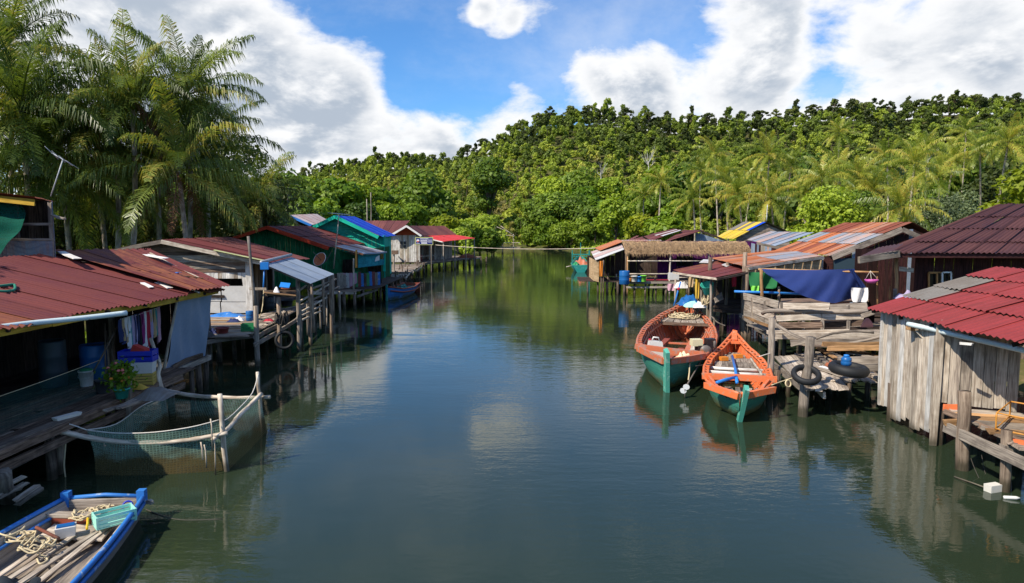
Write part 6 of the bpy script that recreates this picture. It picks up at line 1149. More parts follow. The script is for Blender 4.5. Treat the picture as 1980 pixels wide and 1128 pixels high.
barrel('blue_drum', 1207, 550, 1.0, .95, .36, 'blue_plastic', 'blue drum standing at the corner of the thatched house deck'); bucket('white_bucket', g(1226, 545, 1.08), .42, .24, 'white_plastic', 'white bucket on the thatched house deck', False); bucket('blue_bucket', g(1236, 545, 1.08), .38, .2, 'blue_bright', 'small blue bucket between white and lime green buckets', False); bucket('lime_bucket', g(1244, 545, 1.08), .46, .22, 'lime_plastic', 'lime green bucket on the thatched house deck', False); setp(box('red_mat', g(1268, 543, 1.08), 2.0, .5, .08, 'red_cloth'), 'low red mat along the thatched house deck', 'mat'); barrel('orange_pot', 1216, 545, 1.08, .25, .18, 'orange_block', 'small orange pot beside the blue drum of the thatched house', 'pot')
for i, (x0, y0, x1, y1, lb) in enumerate(((1259, 572, 1268, 533, 'slanting stake before the thatched house deck'), (1180, 568, 1187, 541, 'short slanting stake by the dark open side of the thatched house'), (1189, 562, 1192, 530, 'upright pale stake left of the blue drum'), (1173, 566, 1176, 528, 'stake topped with a pink rag at the left corner of the thatched house'))):
    q = g(x0, y0, 0); setp(pole((q.x, q.y, -.8), a(x1, y1, q.y), .07, .06, 'pole' if i != 2 else 'pole_pale', None, 'mooring_stake', n=7), lb, 'stake')
# roofs behind the thatched house
K6 = thing('stilt_house', 'low house with patched brown and zinc roof behind the thatch', 'house', (14, 58, 0)); 
roof(K6, a(1250, 469, 56), a(1212, 466, 63), a(1302, 443, 64), a(1318, 446, 58), 5, 2, rnd('tin_brown', 'tin_zinc_white', 'tin_brown', 'tin_maroon'), .2, .018)
roof(K6, a(1280, 470, 54), a(1322, 446, 60), a(1362, 446, 60), a(1356, 447, 54), 4, 1, one('tin_brown'), .2, .018); wl, wr = a(1345, 470, 55), a(1400, 470, 55); vboards(K6, V3(wl.x, 55, 0), V3(wr.x, 55, 0), 1, lambda t: a(1352, 447, 55).z-.1-t*.7, 12, 'tin_bluegrey'); vboards(K6, V3(a(1260, 470, 55.5).x, 55.5, 0), V3(wl.x, 55.5, 0), 1, lambda t: 3.65+t*.9, 14, 'wood_dark')
plank(a(1352, 446, 54), a(1405, 466, 54), .06, .14, 'wood_dark', K6, 'fascia'); roof(K6, a(1208, 471, 53.5), a(1235, 457, 53.5), a(1243, 458, 53.5)+V3(0, 3, 0), a(1215, 471, 53.5)+V3(0, 3, 0), 2, 1, one('tin_brown'), .2, .018); plank(a(1243, 458, 53.4), a(1262, 469, 53.4), .05, .12, 'wood_dark', K6, 'fascia')
K7 = thing('stilt_house', 'hut with yellow and blue striped tin roof and woven gable', 'house', (22, 60, 0)); Y7 = 58
ee, rr_ = a(1420, 462, Y7), a(1482, 430, Y7)
roof(K7, ee, ee+V3(-.1, 5, 0), rr_+V3(-.2, 5, .05), rr_, 7, 2, lambda i, j: ('tin_blue' if (i == 0 and j == 1) else 'tin_yellow' if (j == 0 or i in (1, 2, 4)) else 'tin_grey'), .2, .02); er = a(1532, 452, Y7); roof(K7, er+V3(0, 5, 0), er, rr_+V3(0, 0, .01), rr_+V3(-.2, 5, .06), 4, 1, one('tin_grey'), .2, .02)
wl, wr = V3(ee.x+.2, Y7+.3, 0), V3(er.x-.1, Y7+.3, 0); hboards(K7, wl, wr, 2.5, rr_.z-.1, 9, 'thatchwall', lim=lambda z: (max(0, (ee.x+(rr_.x-ee.x)*(z-ee.z+.1)/(rr_.z-ee.z)-wl.x)/(wr.x-wl.x)) if z > ee.z-.1 else 0, min(1, (er.x+(rr_.x-er.x)*(z-er.z+.1)/(rr_.z-er.z)-wl.x)/(wr.x-wl.x)) if z > er.z-.1 else 1))
K8 = thing('stilt_house', 'small hut with pale grey tin roof behind the striped lean-to', 'house', (18, 46, 0)); Y8 = 42
roof(K8, a(1500, 476, Y8), a(1446, 464, Y8+6), a(1492, 448, Y8+7), a(1575, 450, Y8+2), 6, 1, rnd('tin_zinc', 'tin_bluegrey', 'tin_zinc'), .16, .018); wl, wr = a(1452, 490, Y8+4), a(1500, 490, Y8+.3)
vboards(K8, V3(wl.x, wl.y, 0), V3(wr.x, wr.y, 0), 1, lambda t: a(1450, 467, Y8+5).z-.1-t*.25, 12, lambda i: random.choice(('tin_zinc', 'wood_maroon', 'tin_bluegrey', 'wood_pale', 'wood_maroon'))); vboards(K8, V3(wr.x, wr.y, 0), V3(a(1570, 470, Y8+2).x, Y8+2, 0), 1, lambda t: 3.6+t*.9, 10, 'wood_maroon_dark')
setp(pole(a(1482, 428, 60), a(1484, 396, 60), .04, .03, 'white_metal', None, 'thin_mast', n=6), 'thin mast on the peak of the yellow and blue roof', 'mast')
# ================================================================== BOATS
def boat_frame(p0, p1):
    p0, p1 = Vector(p0), Vector(p1); ax = (p1-p0); L = ax.length; ax.normalize(); sd = V3(ax.y, -ax.x, 0)
    return (lambda x, y, z: V3(p0.x, p0.y, 0)+V3(ax.x, ax.y, 0)*x+sd*y+V3(0, 0, z)), L
def vee(f): return max(0.0, 1-min(f, 1-f)/.22)
GUN = {}
def hull(t, T, L, bf, sf, kf, outer, inner, rim, n=28, name='hull', th=.05, fl=.55, roll=0.0):
    """double skinned hull: bf half beam, sf sheer height, kf keel height as functions of 0..1"""
    V = []; F = []; m = 9
    def sec(x, off):
        f = x/L; b = max(bf(f)-off, .012); s = sf(f)-off*.3; k = kf(f)+off*1.2; out = []
        for j in range(m):
            u = -1+2*j/(m-1); au = abs(u); e = vee(f); y = math.copysign(b*(au**(fl+(.95-fl)*e)), u) if au else 0; z = k+(s-k)*(au**(1.9-.75*e)); out.append((y, z+y*roll))
        return out
    for off in (0, th):
        for i in range(n+1):
            x = L*i/n
            for (y, z) in sec(x, off): V.append(T(x, y, z))
    N = (n+1)*m; Fo = []; Fi = []
    for i in range(n):
        for j in range(m-1):
            Fo.append((i*m+j, i*m+j+1, (i+1)*m+j+1, (i+1)*m+j)); Fi.append((N+i*m+j, N+(i+1)*m+j, N+(i+1)*m+j+1, N+i*m+j+1))
    o = mk(name, V, Fo+Fi, [outer, inner], t, uv=[(v.x, v.z) for v in V], smooth=True)
    mi = np.zeros(len(Fo)+len(Fi), dtype=np.int32); mi[len(Fo):] = 1; o.data.polygons.foreach_set('material_index', mi)
    def edge(side, off=0.0, dz=0.0, a0=0.0, a1=1.0, k=30): return [T(L*(a0+(a1-a0)*i/k), side*(max(bf(a0+(a1-a0)*i/k)-off, .0)), sf(a0+(a1-a0)*i/k)+dz+side*(bf(a0+(a1-a0)*i/k)-off)*roll) for i in range(k+1)]
    GUN['hull'] = o
    for s in (-1, 1): GUN[s] = tube(edge(s, .0, .02), .045, rim, t, 'gunwale', 6); tube(edge(s, .12, -.02, .06, .95), .035, rim, t, 'inner_rail', 6)
    return edge
def ribs(t, T, L, bf, sf, kf, mat, xs, w=.06, fl=.55, roll=0.0):
    for f in xs:
        b, s, k = bf(f)-.03, sf(f), kf(f)+.06
        for sg in (-1, 1):
            P = []
            for au in (.15, .35, .55, .75, .92, 1.0): e = vee(f); y = sg*b*au**(fl+(.95-fl)*e); P.append(T(L*f, y*.96, k+(s-k)*au**(1.9-.75*e)+y*roll))
            tube(P, w*.5, mat, GUN['hull'], 'rib', 4)
def cross(t, T, x, y0, y1, z, w, h, mat, name='thwart', dz=0.0): return plank(T(x, y0, z), T(x, y1, z+dz), w, h, mat, t, name, bow=.01, rag=.02)
def ip(xs, ys): return lambda f: float(np.interp(f, xs, ys))
# ---- larger orange boat
B1 = thing('fishing_boat', 'larger orange and green wooden fishing boat with long shaft engine', 'boat', g(1287, 745, 0))
p0, p1 = g(1289, 699, .98), g(1330, 586, 1.42); T, L = boat_frame(p0, p1); rl = -.07
bf = ip([0, .04, .09, .16, .25, .35, .5, .65, .78, .9, .97, 1], [.05, .40, .78, 1.08, 1.28, 1.38, 1.42, 1.32, 1.05, .60, .25, .05]); sf = ip([0, .15, .4, .7, .9, 1], [1.02, .92, .88, .98, 1.22, 1.45]); kf = ip([0, .03, .075, .15, .35, .75, .92, 1], [.32, .05, -.2, -.32, -.38, -.32, .0, .8])
edge = hull(B1, T, L, bf, sf, kf, 'hull_green', 'boat_orange', 'boat_orange', roll=rl)
ribs(B1, T, L, bf, sf, kf, 'boat_orange', np.linspace(.10, .92, 24), .07, roll=rl)
for s in (-1, 1):
    for k in range(26):
        f = .08+.84*k/25; b = bf(f); z = sf(f)+s*b*rl; plank(T(L*f, s*(b-.01), z+.045), T(L*f, s*(b-.17), z+.0+.03), .09, .03, 'boat_orange', GUN[s], 'gunwale_block', bow=0, rag=0)
    tube([T(L*f, s*(bf(f)-.20), sf(f)*.62+.08+s*bf(f)*rl) for f in np.linspace(.12, .86, 14)], .045, 'boat_orange', B1, 'stringer', 5)
    tube([T(L*f, s*(bf(f)+.02), sf(f)-.02+s*bf(f)*rl) for f in np.linspace(.02, .98, 20)], .03, 'white_fascia' if s < 0 else 'boat_orange', B1, 'rub_strake', 5)
pt = a(1291, 668, 22.0); plank(T(.28, 0, -.5), T(-.12, 0, 1.34), .30, .12, 'boat_post', B1, 'stern_post', up=(1, 0, .3), bow=0)
for (x, y0, y1, z, h, dz, w) in ((2.0, -1.22, 1.05, 1.05, .17, -.16, .12),): cross(B1, T, x, y0, y1, z, w, h, 'boat_orange', 'cross_beam', dz)
for s in (-1, 1): plank(T(1.55, s*1.06, .99-s*.07), T(.02, s*.10, .98), .10, .19, 'boat_orange', B1, 'bow_rail', up=(0, 0, 1))
for i in range(6): plank(T(L*.74+i*.0, -.95+i*.33, .92), T(L*.74+1.35, (-.95+i*.33)*.78, .98), .30, .05, 'wood_grey', B1, 'foredeck_plank')
cross(B1, T, L*.735, -1.1, 1.1, .86, .07, .12, 'wood_brown', 'deck_beam')
for (x, y0, y1, z) in ((L*.52, -1.2, 1.2, .45), (L*.30, -1.2, 1.15, .5)): cross(B1, T, x, y0, y1, z, .14, .06, 'boat_orange', 'thwart')
for (x0, y0, z0, x1, y1, z1, m) in ((L*.34, -.9, .35, L*.55, -.5, .55, 'boat_rust'), (L*.34, .3, .3, L*.56, .45, .5, 'boat_orange'), (L*.32, .55, .35, L*.54, .6, .5, 'wood_pale'), (L*.30, -.4, .2, L*.5, .1, .3, 'boat_rust')): plank(T(x0, y0, z0), T(x1, y1, z1), .22, .05, m, B1, 'floor_board')
setp(slab('bilge_water', [T(L*.15, -.75, -.02), T(L*.15, .75, -.02), T(L*.6, .75, -.02), T(L*.6, -.75, -.02)], .01, 'water'), None); bpy.data.objects['bilge_water'].parent = B1; bpy.data.objects['bilge_water'].location -= B1.location
setp(coil('rope_pile', T(L*.82, 0, 1.0), .62, 9, .022, 'rope_cream', flat=.35, seed=5, tail=[T(L*.9, .1, 1.25), T(L*.98, 0, 1.6), T(L*.97, .25, 1.5), T(L*.88, .4, 1.2)]), 'pile of cream rope on the foredeck of the larger orange boat', 'rope')
plank(T(L*.96, 0, 1.1), T(L*.985, 0, 1.78), .12, .12, 'boat_orange', B1, 'stem_post', up=(1, 0, 0))
JC = thing('jerrycan', 'big white jerrycan in the stern of the larger orange boat', 'jerrycan', T(2.55, -.60, .58)); jb = T(2.55, -.60, .58); hexa('body', [jb+V3(-.3, -.16, 0), jb+V3(.3, -.16, 0), jb+V3(.3, .16, 0), jb+V3(-.3, .16, 0)], [jb+V3(-.2, -.13, .62), jb+V3(.24, -.13, .56), jb+V3(.24, .13, .56), jb+V3(-.2, .13, .62)], 'white_plastic', JC); tube([jb+V3(-.1, 0, .6), jb+V3(-.05, 0, .72), jb+V3(.12, 0, .7), jb+V3(.16, 0, .58)], .03, 'white_plastic', JC, 'handle', 6); lathe('cap', jb+V3(-.17, 0, .6), [(.05, 0), (.05, .06), (.01, .07)], 'red_cloth', JC, 8)
heap('cream_bag', T(1.5, .42, .80), .5, .4, .28, 'cream_plastic', 'crumpled cream bag in the stern of the larger orange boat', 'bag', 41)
EN = thing('long_shaft_engine', 'small motor with long propeller shaft mounted on the larger orange boat', 'engine', T(1.9, 1.1, .9)); ec = a(1361, 674, 22.9)
box('fuel_tank', ec+V3(-.26, 0, .10), .36, .3, .22, 'cream_plastic', EN, .1); box('crankcase', ec+V3(.0, 0, -.18), .5, .38, .3, 'engine_dark', EN, .1); box('cylinder', ec+V3(.2, 0, .08), .3, .3, .26, 'engine_dark', EN, .1); lathe('flywheel', ec+V3(.0, -.2, -.05), [(.04, 0), (.2, .0), (.2, .05), (.04, .05)], 'metal_shaft', EN, 14, tilt=(R(90), 0, 0)); lathe('exhaust', ec+V3(.32, -.1, .02), [(.03, 0), (.06, .03), (.06, .25), (.03, .28)], 'metal_shaft', EN, 8); box('mount', ec+V3(.05, 0, -.45), .2, .2, .27, 'engine_dark', EN)
s0, s1 = ec+V3(-.05, -.25, -.2), a(1324, 752, 19.9); tube([s0, lerp(s0, s1, .5), s1], .026, 'metal_shaft', EN, 'shaft', 7); tube([a(1334, 688, 21.6), a(1333, 720, 20.9), a(1331, 735, 20.5)], .022, 'rope_cream', EN, 'shaft_strap', 5); tube([ec+V3(-.1, -.2, -.1), ec+V3(-.45, -.3, .0)], .02, 'metal_shaft', EN, 'tiller', 6)
for k in range(2):
    an = 1.2+k*math.pi; c = s1+V3(.0, 0, 0); q = [c+V3(.0, 0, 0)]; P = [c+V3(.12*math.cos(an)+.10*math.cos(j*.785), -.02+.03*math.sin(j*.785), .10*math.sin(an)*.6+.08*math.sin(j*.785)) for j in range(8)]; mk('propeller_blade', P+[p+V3(0, .02, 0) for p in P], [tuple(range(8)), tuple(range(15, 7, -1))]+[(j, 8+j, 8+(j+1) % 8, (j+1) % 8) for j in range(8)], 'white_metal', EN)
tube([s1, s1+V3(0, -.05, -.25)], .018, 'metal_shaft', EN, 'skeg', 5)
# ---- smaller orange boat
B2 = thing('fishing_boat', 'smaller bright orange wooden boat with grey plank deck', 'boat', g(1428, 808, 0))
T, L = boat_frame(g(1431, 767, .72), g(1420, 646, 1.12)); rl = 0
bf = ip([0, .05, .12, .2, .32, .45, .6, .75, .9, 1], [.04, .36, .68, .86, .96, .97, .86, .62, .28, .06]); sf = ip([0, .2, .5, .8, 1], [.78, .70, .72, .86, 1.15]); kf = ip([0, .05, .12, .2, .45, .8, .94, 1], [.36, .08, -.12, -.24, -.3, -.22, .1, .8])
edge = hull(B2, T, L, bf, sf, kf, 'hull_green', 'boat_orange_bright', 'boat_orange_bright')
ribs(B2, T, L, bf, sf, kf, 'boat_orange_bright', np.linspace(.12, .95, 20), .06)
for s in (-1, 1):
    for k in range(18): f = .14+.76*k/17; plank(T(L*f, s*(bf(f)-.02), sf(f)+.03), T(L*f, s*(bf(f)-.15), sf(f)+.02), .10, .04, 'boat_orange_bright', GUN[s], 'gunwale_block', bow=0, rag=0)
for j, (f0, f1) in enumerate(((.575, .665), (.67, .755), (.76, .83), (.835, .885))):
    n = (6, 6, 5, 4)[j]
    for i in range(n): u = -1+2*(i+.5)/n; f = (f0+f1)/2; b = bf(f)-.16; plank(T(L*f0, u*b, .56), T(L*f1, u*b*.97, .575), 2*b/n-.012, .035, 'wood_grey', B2, 'deck_plank', bow=.004, rag=.015)
cross(B2, T, L*.57, -.82, .82, .5, .07, .12, 'wood_grey', 'deck_beam')
for x in (L*.52, L*.44): tube([T(x, -.86, .58), T(x, 0, .57), T(x, .86, .58)], .055, 'wood_white', B2, 'thwart_pole', 8)
for x in (L*.33,): cross(B2, T, x, -.8, .8, .62, .16, .05, 'wood_pale', 'thwart')
cross(B2, T, L*.23, -1.0, 1.02, .80, .09, .17, 'boat_orange_bright', 'cross_beam', .03)
for i in range(5): plank(T(L*.06, -.26+i*.13, .56), T(L*.2, -.56+i*.28, .58), .19, .03, 'wood_grey', B2, 'stern_plank')
for s in (-1, 1): plank(T(.62, s*.88, .82), T(-.02, s*.04, .72), .09, .16, 'boat_orange_bright', B2, 'stern_rail'); plank(T(L*.22, s*.80, .80), T(.45, s*.52, .76), .07, .10, 'boat_orange_bright', B2, 'stern_rail')
plank(T(.42, -.03, -.3), T(-.14, .15, .98), .11, .24, 'boat_post', B2, 'stern_post', up=(.2, 1, .4), bow=0)
cross(B2, T, L*.90, -.36, .36, .95, .12, .10, 'boat_orange_bright', 'thwart'); plank(T(L*.96, 0, .9), T(L*1.0, 0, 1.22), .14, .16, 'boat_orange_bright', B2, 'stem_post', up=(1, 0, 0))
plank(T(L*.99, -.0, 1.18), T(L*.90, 0, 1.02), .2, .05, 'boat_orange_bright', B2, 'bow_cap')
BP = thing('paddle_pole', 'bright blue tee-handled pole lying across the smaller orange boat', 'pole', T(L*.3, 0, .65)); tube([g(1416, 689, .70), g(1422, 715, .74), g(1425, 740, .86)], .045, 'blue_bright', BP, 'shaft', 7); tube([g(1386, 740, .86), g(1405, 734, .86), g(1424, 729, .84)], .045, 'blue_bright', BP, 'cross_handle', 7)
for k, (x, y) in enumerate(((1413, 671), (1399, 697), (1427, 692))): setp(box('wooden_block', g(x, y, .6), .26, .2, .12, 'orange_block', None, .2), ('orange block nearest the bow of the smaller boat', 'orange block on the left of the smaller boat deck', 'orange block right of the blue pole on the smaller boat')[k], 'block')
setp(tube(smooth_path([T(L*.72, .50, .66), T(L*.58, .58, .66), T(L*.42, .66, .72), T(L*.24, .62, .92)], 4), .04, 'wood_pale', None, 'bent_stick', 6), 'pale bent stick lying along the right of the smaller boat', 'stick')
# mooring ropes
for (P, nm, lb, m) in (([g(1492, 745, .8), a(1520, 735, 18.6), a(1545, 728, 18.2)], 'mooring_rope', 'rope tying the smaller orange boat to the tyre post', 'rope_cream'), ([a(1468, 690, 20.3), a(1480, 686, 20.4), a(1492, 683, 20.6)], 'mooring_rope', 'thin rope from the smaller boat to the stout grey post', 'rope_white'), ([a(1345, 708, 21), a(1360, 706, 21.2), a(1378, 704, 21.2)], 'mooring_rope', 'short rope linking the two orange boats', 'rope_dark')): setp(tube(smooth_path(P, 4), .016, m, None, nm, 5), lb, 'rope')
# ---- small blue and red boat on the left
B3 = thing('fishing_boat', 'small blue and red wooden boat moored below the teal house', 'boat', g(745, 585, 0)); T, L = boat_frame(g(746, 583, 0)+V3(.05, .3, 0), g(797, 549, .6)); bf = ip([0, .06, .2, .4, .7, .95, 1], [.06, .45, .75, .88, .85, .66, .64]); sf = ip([0, .2, .6, 1], [.92, .70, .6, .68]); kf = ip([0, .1, .5, 1], [-.1, -.3, -.3, -.1])
hull(B3, T, L, bf, sf, kf, 'hull_blue', 'boat_teal', 'boat_rust', 20); ribs(B3, T, L, bf, sf, kf, 'boat_teal', np.linspace(.15, .92, 10), .06); plank(T(-.15, 0, -.4), T(-.12, 0, 1.12), .16, .12, 'boat_teal', B3, 'stem_post', up=(1, 0, 0)); slab('transom', [T(L, -.64, -.1), T(L, .64, -.1), T(L, .64, .7), T(L, -.64, .7)], .06, 'boat_rust', B3)
for s in (-1, 1): tube([T(L*f, s*(bf(f)+.02), sf(f)-.22) for f in np.linspace(.02, 1, 16)], .05, 'boat_rust', B3, 'rub_strake', 5)
for f in (.35, .6, .8): cross(B3, T, L*f, -bf(f)+.05, bf(f)-.05, sf(f)-.12, .22, .04, 'boat_rust' if f < .5 else 'boat_teal', 'thwart')
heap('boat_gear', T(L*.3, 0, .2), 1.0, .8, .4, 'cloth_navy', 'dark gear heaped in the small blue and red boat', 'gear', 51); heap('red_gear', T(L*.45, 0, .3), .5, .5, .25, 'red_cloth', 'red bundle in the small blue and red boat', 'bundle', 52)
# ---- green boat in mid river
B4 = thing('fishing_boat', 'green boat with upright frame moored in mid river', 'boat', g(1123, 526, 0)); T, L = boat_frame(g(1123, 527, 0), g(1122, 509, 0)+V3(0, 4, 0)); L = 7.5; bf = ip([0, .05, .2, .5, .85, 1], [.35, .8, 1.0, 1.05, .6, .1]); sf = ip([0, .3, .7, 1], [.75, .7, .9, 1.5]); kf = ip([0, .1, .6, 1], [-.05, -.3, -.3, .5])
hull(B4, T, L, bf, sf, kf, 'boat_teal', 'boat_teal', 'boat_green', 20); slab('transom', [T(.02, -.4, -.05), T(.02, .4, -.05), T(.02, .85, .75), T(.02, -.85, .75)], .05, 'boat_teal', B4)
for s in (-1, 1): plank(T(.6, s*.95, .5), T(.6, s*.95, 2.4), .1, .1, 'boat_teal', B4, 'frame_post', up=(1, 0, 0)); plank(T(2.4, s*.95, .5), T(2.4, s*.95, 2.3), .1, .1, 'boat_teal', B4, 'frame_post', up=(1, 0, 0)); tube([T(.3, s*.9, .75), T(-.2, s*1.6, .6)], .04, 'pole_pale', B4, 'boom', 5)
cross(B4, T, .6, -1.0, 1.0, 1.95, .1, .12, 'boat_teal', 'frame_bar'); cross(B4, T, .6, -1.0, 1.0, 1.75, .08, .08, 'boat_teal', 'frame_bar'); plank(T(2.4, 0, 1.8), T(2.4, 0, 3.2), .07, .07, 'boat_teal', B4, 'mast', up=(1, 0, 0)); heap('orange_tarpaulin', T(3.2, .1, .7), 1.6, 1.6, .9, 'boat_orange', 'orange hump of gear on the green mid river boat', 'tarpaulin', 61); heap('green_nets', T(1.6, -.5, .6), .9, .9, .6, 'green_plastic', 'green nets on the green mid river boat', 'net', 62); cross(B4, T, .3, -1.0, 1.0, .75, .25, .08, 'boat_green', 'stern_bench')
# ---- flat blue punt at the lower left
B5 = thing('punt_boat', 'flat grey punt with blue rails full of rope, lower left corner', 'boat', g(140, 1040, 0)); zg = .40
fl_, fr_ = g(125, 966, zg), g(278, 962, zg); nl_, nr_ = g(-190, 1160, zg), g(48, 1225, zg)
def S(u, v, z): p = lerp(lerp(nl_, nr_, u), lerp(fl_, fr_, u), v); c = lerp(lerp(nl_, nr_, .5), lerp(fl_, fr_, .5), v); k = .82+.18*min(1, max(0, z/.38)); p = c+(p-c)*k; return V3(p.x, p.y, z)
def bowed(u, v, z): p = S(u, v, z); d = (fr_-fl_).normalized()*(.10*math.sin(math.pi*v)*(1 if u > .5 else -1)); return p+d
for u, sg in ((0, -1), (1, 1)):
    for k in range(2): grid('side_plank', 12, 1, lambda s, t, u=u, k=k: bowed(u, s, -.12+.26*k+(.255)*t), 'punt_grey', B5); grid('side_plank_inner', 12, 1, lambda s, t, u=u, k=k: bowed(u, s, -.12+.26*k+(.255)*t)-(fr_-fl_).normalized()*sg*.05, 'punt_pale', B5)
    tube([bowed(u, s/12, zg+.02) for s in range(13)], .04, 'boat_blue', B5, 'top_rail', 6); tube([bowed(u, s/12, zg-.10)+(fr_-fl_).normalized()*sg*.03 for s in range(13)], .035, 'boat_blue', B5, 'rub_rail', 6); tube([bowed(u, s/12, zg-.12)-(fr_-fl_).normalized()*sg*.10 for s in range(1, 12)], .03, 'boat_blue' if u == 0 else 'punt_pale', B5, 'inner_rail', 5)
    for v in (.25, .45, .65, .85): plank(bowed(u, v, .0)-(fr_-fl_).normalized()*sg*.07, bowed(u, v, .36)-(fr_-fl_).normalized()*sg*.07, .07, .04, 'punt_grey', B5, 'rib', up=tuple((fr_-fl_).normalized()))
    box('corner_block', bowed(u, 1.0, zg-.12)+V3(0, 0, 0), .13, .13, .26, 'boat_blue', B5, .1)
slab('transom', [S(0, 1, -.1), S(1, 1, -.1), S(1, 1, zg), S(0, 1, zg)], .05, 'punt_grey', B5); tube([S(0, 1, zg+.02), S(.5, 1.012, zg+.05), S(1, 1, zg+.02)], .036, 'boat_blue', B5, 'top_rail', 6)
for i in range(8): u = .06+i*.126; plank(S(u, -.1, .06), S(u, .98, .06), .16, .03, random.choice(('punt_grey', 'punt_grey')), B5, 'floor_plank')
plank(S(.0, .86, .32), S(.62, .86, .32), .16, .05, 'punt_pale', B5, 'thwart'); plank(S(.04, .84, .20), S(.80, .84, .20), .04, .18, 'boat_rust', B5, 'bulkhead'); plank(S(.45, .99, .15), S(.45, .90, .34), .10, .04, 'punt_pale', B5, 'knee', up=(1, 0, 0))
slab('fore_floor', [S(.08, .70, .16), S(.86, .70, .16), S(.86, .83, .18), S(.08, .83, .18)], .03, 'punt_pale', B5)
for (u0, v0, u1, v1, lb) in ((.30, .28, .52, .72, 'long bleached slat lying aslant in the punt'), (.45, .30, .72, .75, 'widest bleached slat in the punt, ending by the mint basket'), (.62, .32, .80, .82, 'flat oar-like board along the right of the punt'), (.18, .34, .34, .68, 'short bleached slat beside the rope tangle in the punt')): setp(plank(S(u0, v0, .14), S(u1, v1, .22), .09, .025, 'punt_pale', None, 'bleached_slat'), lb, 'slat')  # loose bleached slats lying in the punt
bx = g(128, 1036, .22); bxo = thing('foam_box', 'small white box with blue lid inside the punt', 'box', bx); box('body', bx, .28, .2, .16, 'white_plastic', bxo, .5, .9); box('lid', bx+V3(0, 0, .162), .24, .12, .02, 'blue_plastic', bxo, .5)
crate('mint_basket', g(222, 1010, .30), .58, .32, .20, 'mint_plastic', 'mint green slatted basket leaning in the bow of the punt', .75, 3, 'basket')
setp(ring('blue_ring', g(247, 978, .42), .07, .018, 'blue_crate', None, (1.2, 0, .3)), 'small dark blue ring handle by the punt corner', 'ring'); setp(pole(g(168, 1024, .3), g(170, 1002, .42), .02, .02, 'yellow_plastic', None, 'yellow_tool', n=6), 'yellow handled tool standing by the rope in the punt', 'tool')
for (px, py, r_, sd, lb) in ((165, 1000, .20, 3, 'cream rope coil on the thwart of the punt'), (75, 1058, .24, 6, 'tangled cream rope amidships in the punt'), (42, 1040, .20, 9, 'cream rope looped over the left rail of the punt'), (200, 988, .16, 14, 'small cream rope coil next to the mint basket')): setp(coil('rope_coil', g(px, py, .30), r_, 4, .014, 'rope_cream', flat=.5, seed=sd), lb, 'rope')
setp(tube(smooth_path([g(72, 1080, .2), g(76, 1090, .2), g(85, 1088, .2), g(92, 1082, .2), g(85, 1076, .2), g(73, 1070, .2), g(78, 1060, .25)], 4), .014, 'rope_cream', None, 'rope_end', 5), 'cream rope end curling on the punt floor', 'rope')
setp(tube(smooth_path([g(70, 1020, .42), g(90, 1030, .40), g(115, 1042, .30)], 3), .025, 'tin_rust', None, 'anchor_bar', 6), 'rusty bar in the punt next to the white box', 'bar')
setp(grid('black_net_heap', 22, 16, lambda u, v: S(.02+u*.80, .02+v*.36, .10+.20*(math.sin(math.pi*u)*math.sin(math.pi*min(1, .35+v*.65)))**.7+.05*math.sin(u*19+v*7)+.04*math.sin(v*23+u*5)), 'black_net'), 'dark heap of fishing net in the punt at the picture corner', 'net')
setp(tube(smooth_path([g(-5, 1030, .6), g(15, 1036, .6), g(40, 1026, .6), g(48, 1018, .58)], 4), .014, 'rope_cream', None, 'mooring_rope', 5), 'rope from the punt rail leaving at the left picture edge', 'rope'); setp(tube(smooth_path([g(282, 985, .02), g(320, 1000, .0), g(360, 1006, 0), g(430, 1004, 0)], 4), .010, 'rope_dark', None, 'floating_line', 5), 'thin line trailing in the water from the punt corner', 'rope')
plank(S(1, 1, .30)+V3(.02, .05, 0), S(1, 1, .30)+V3(.16, .02, 0), .08, .06, 'punt_pale', B5, 'bow_peg')
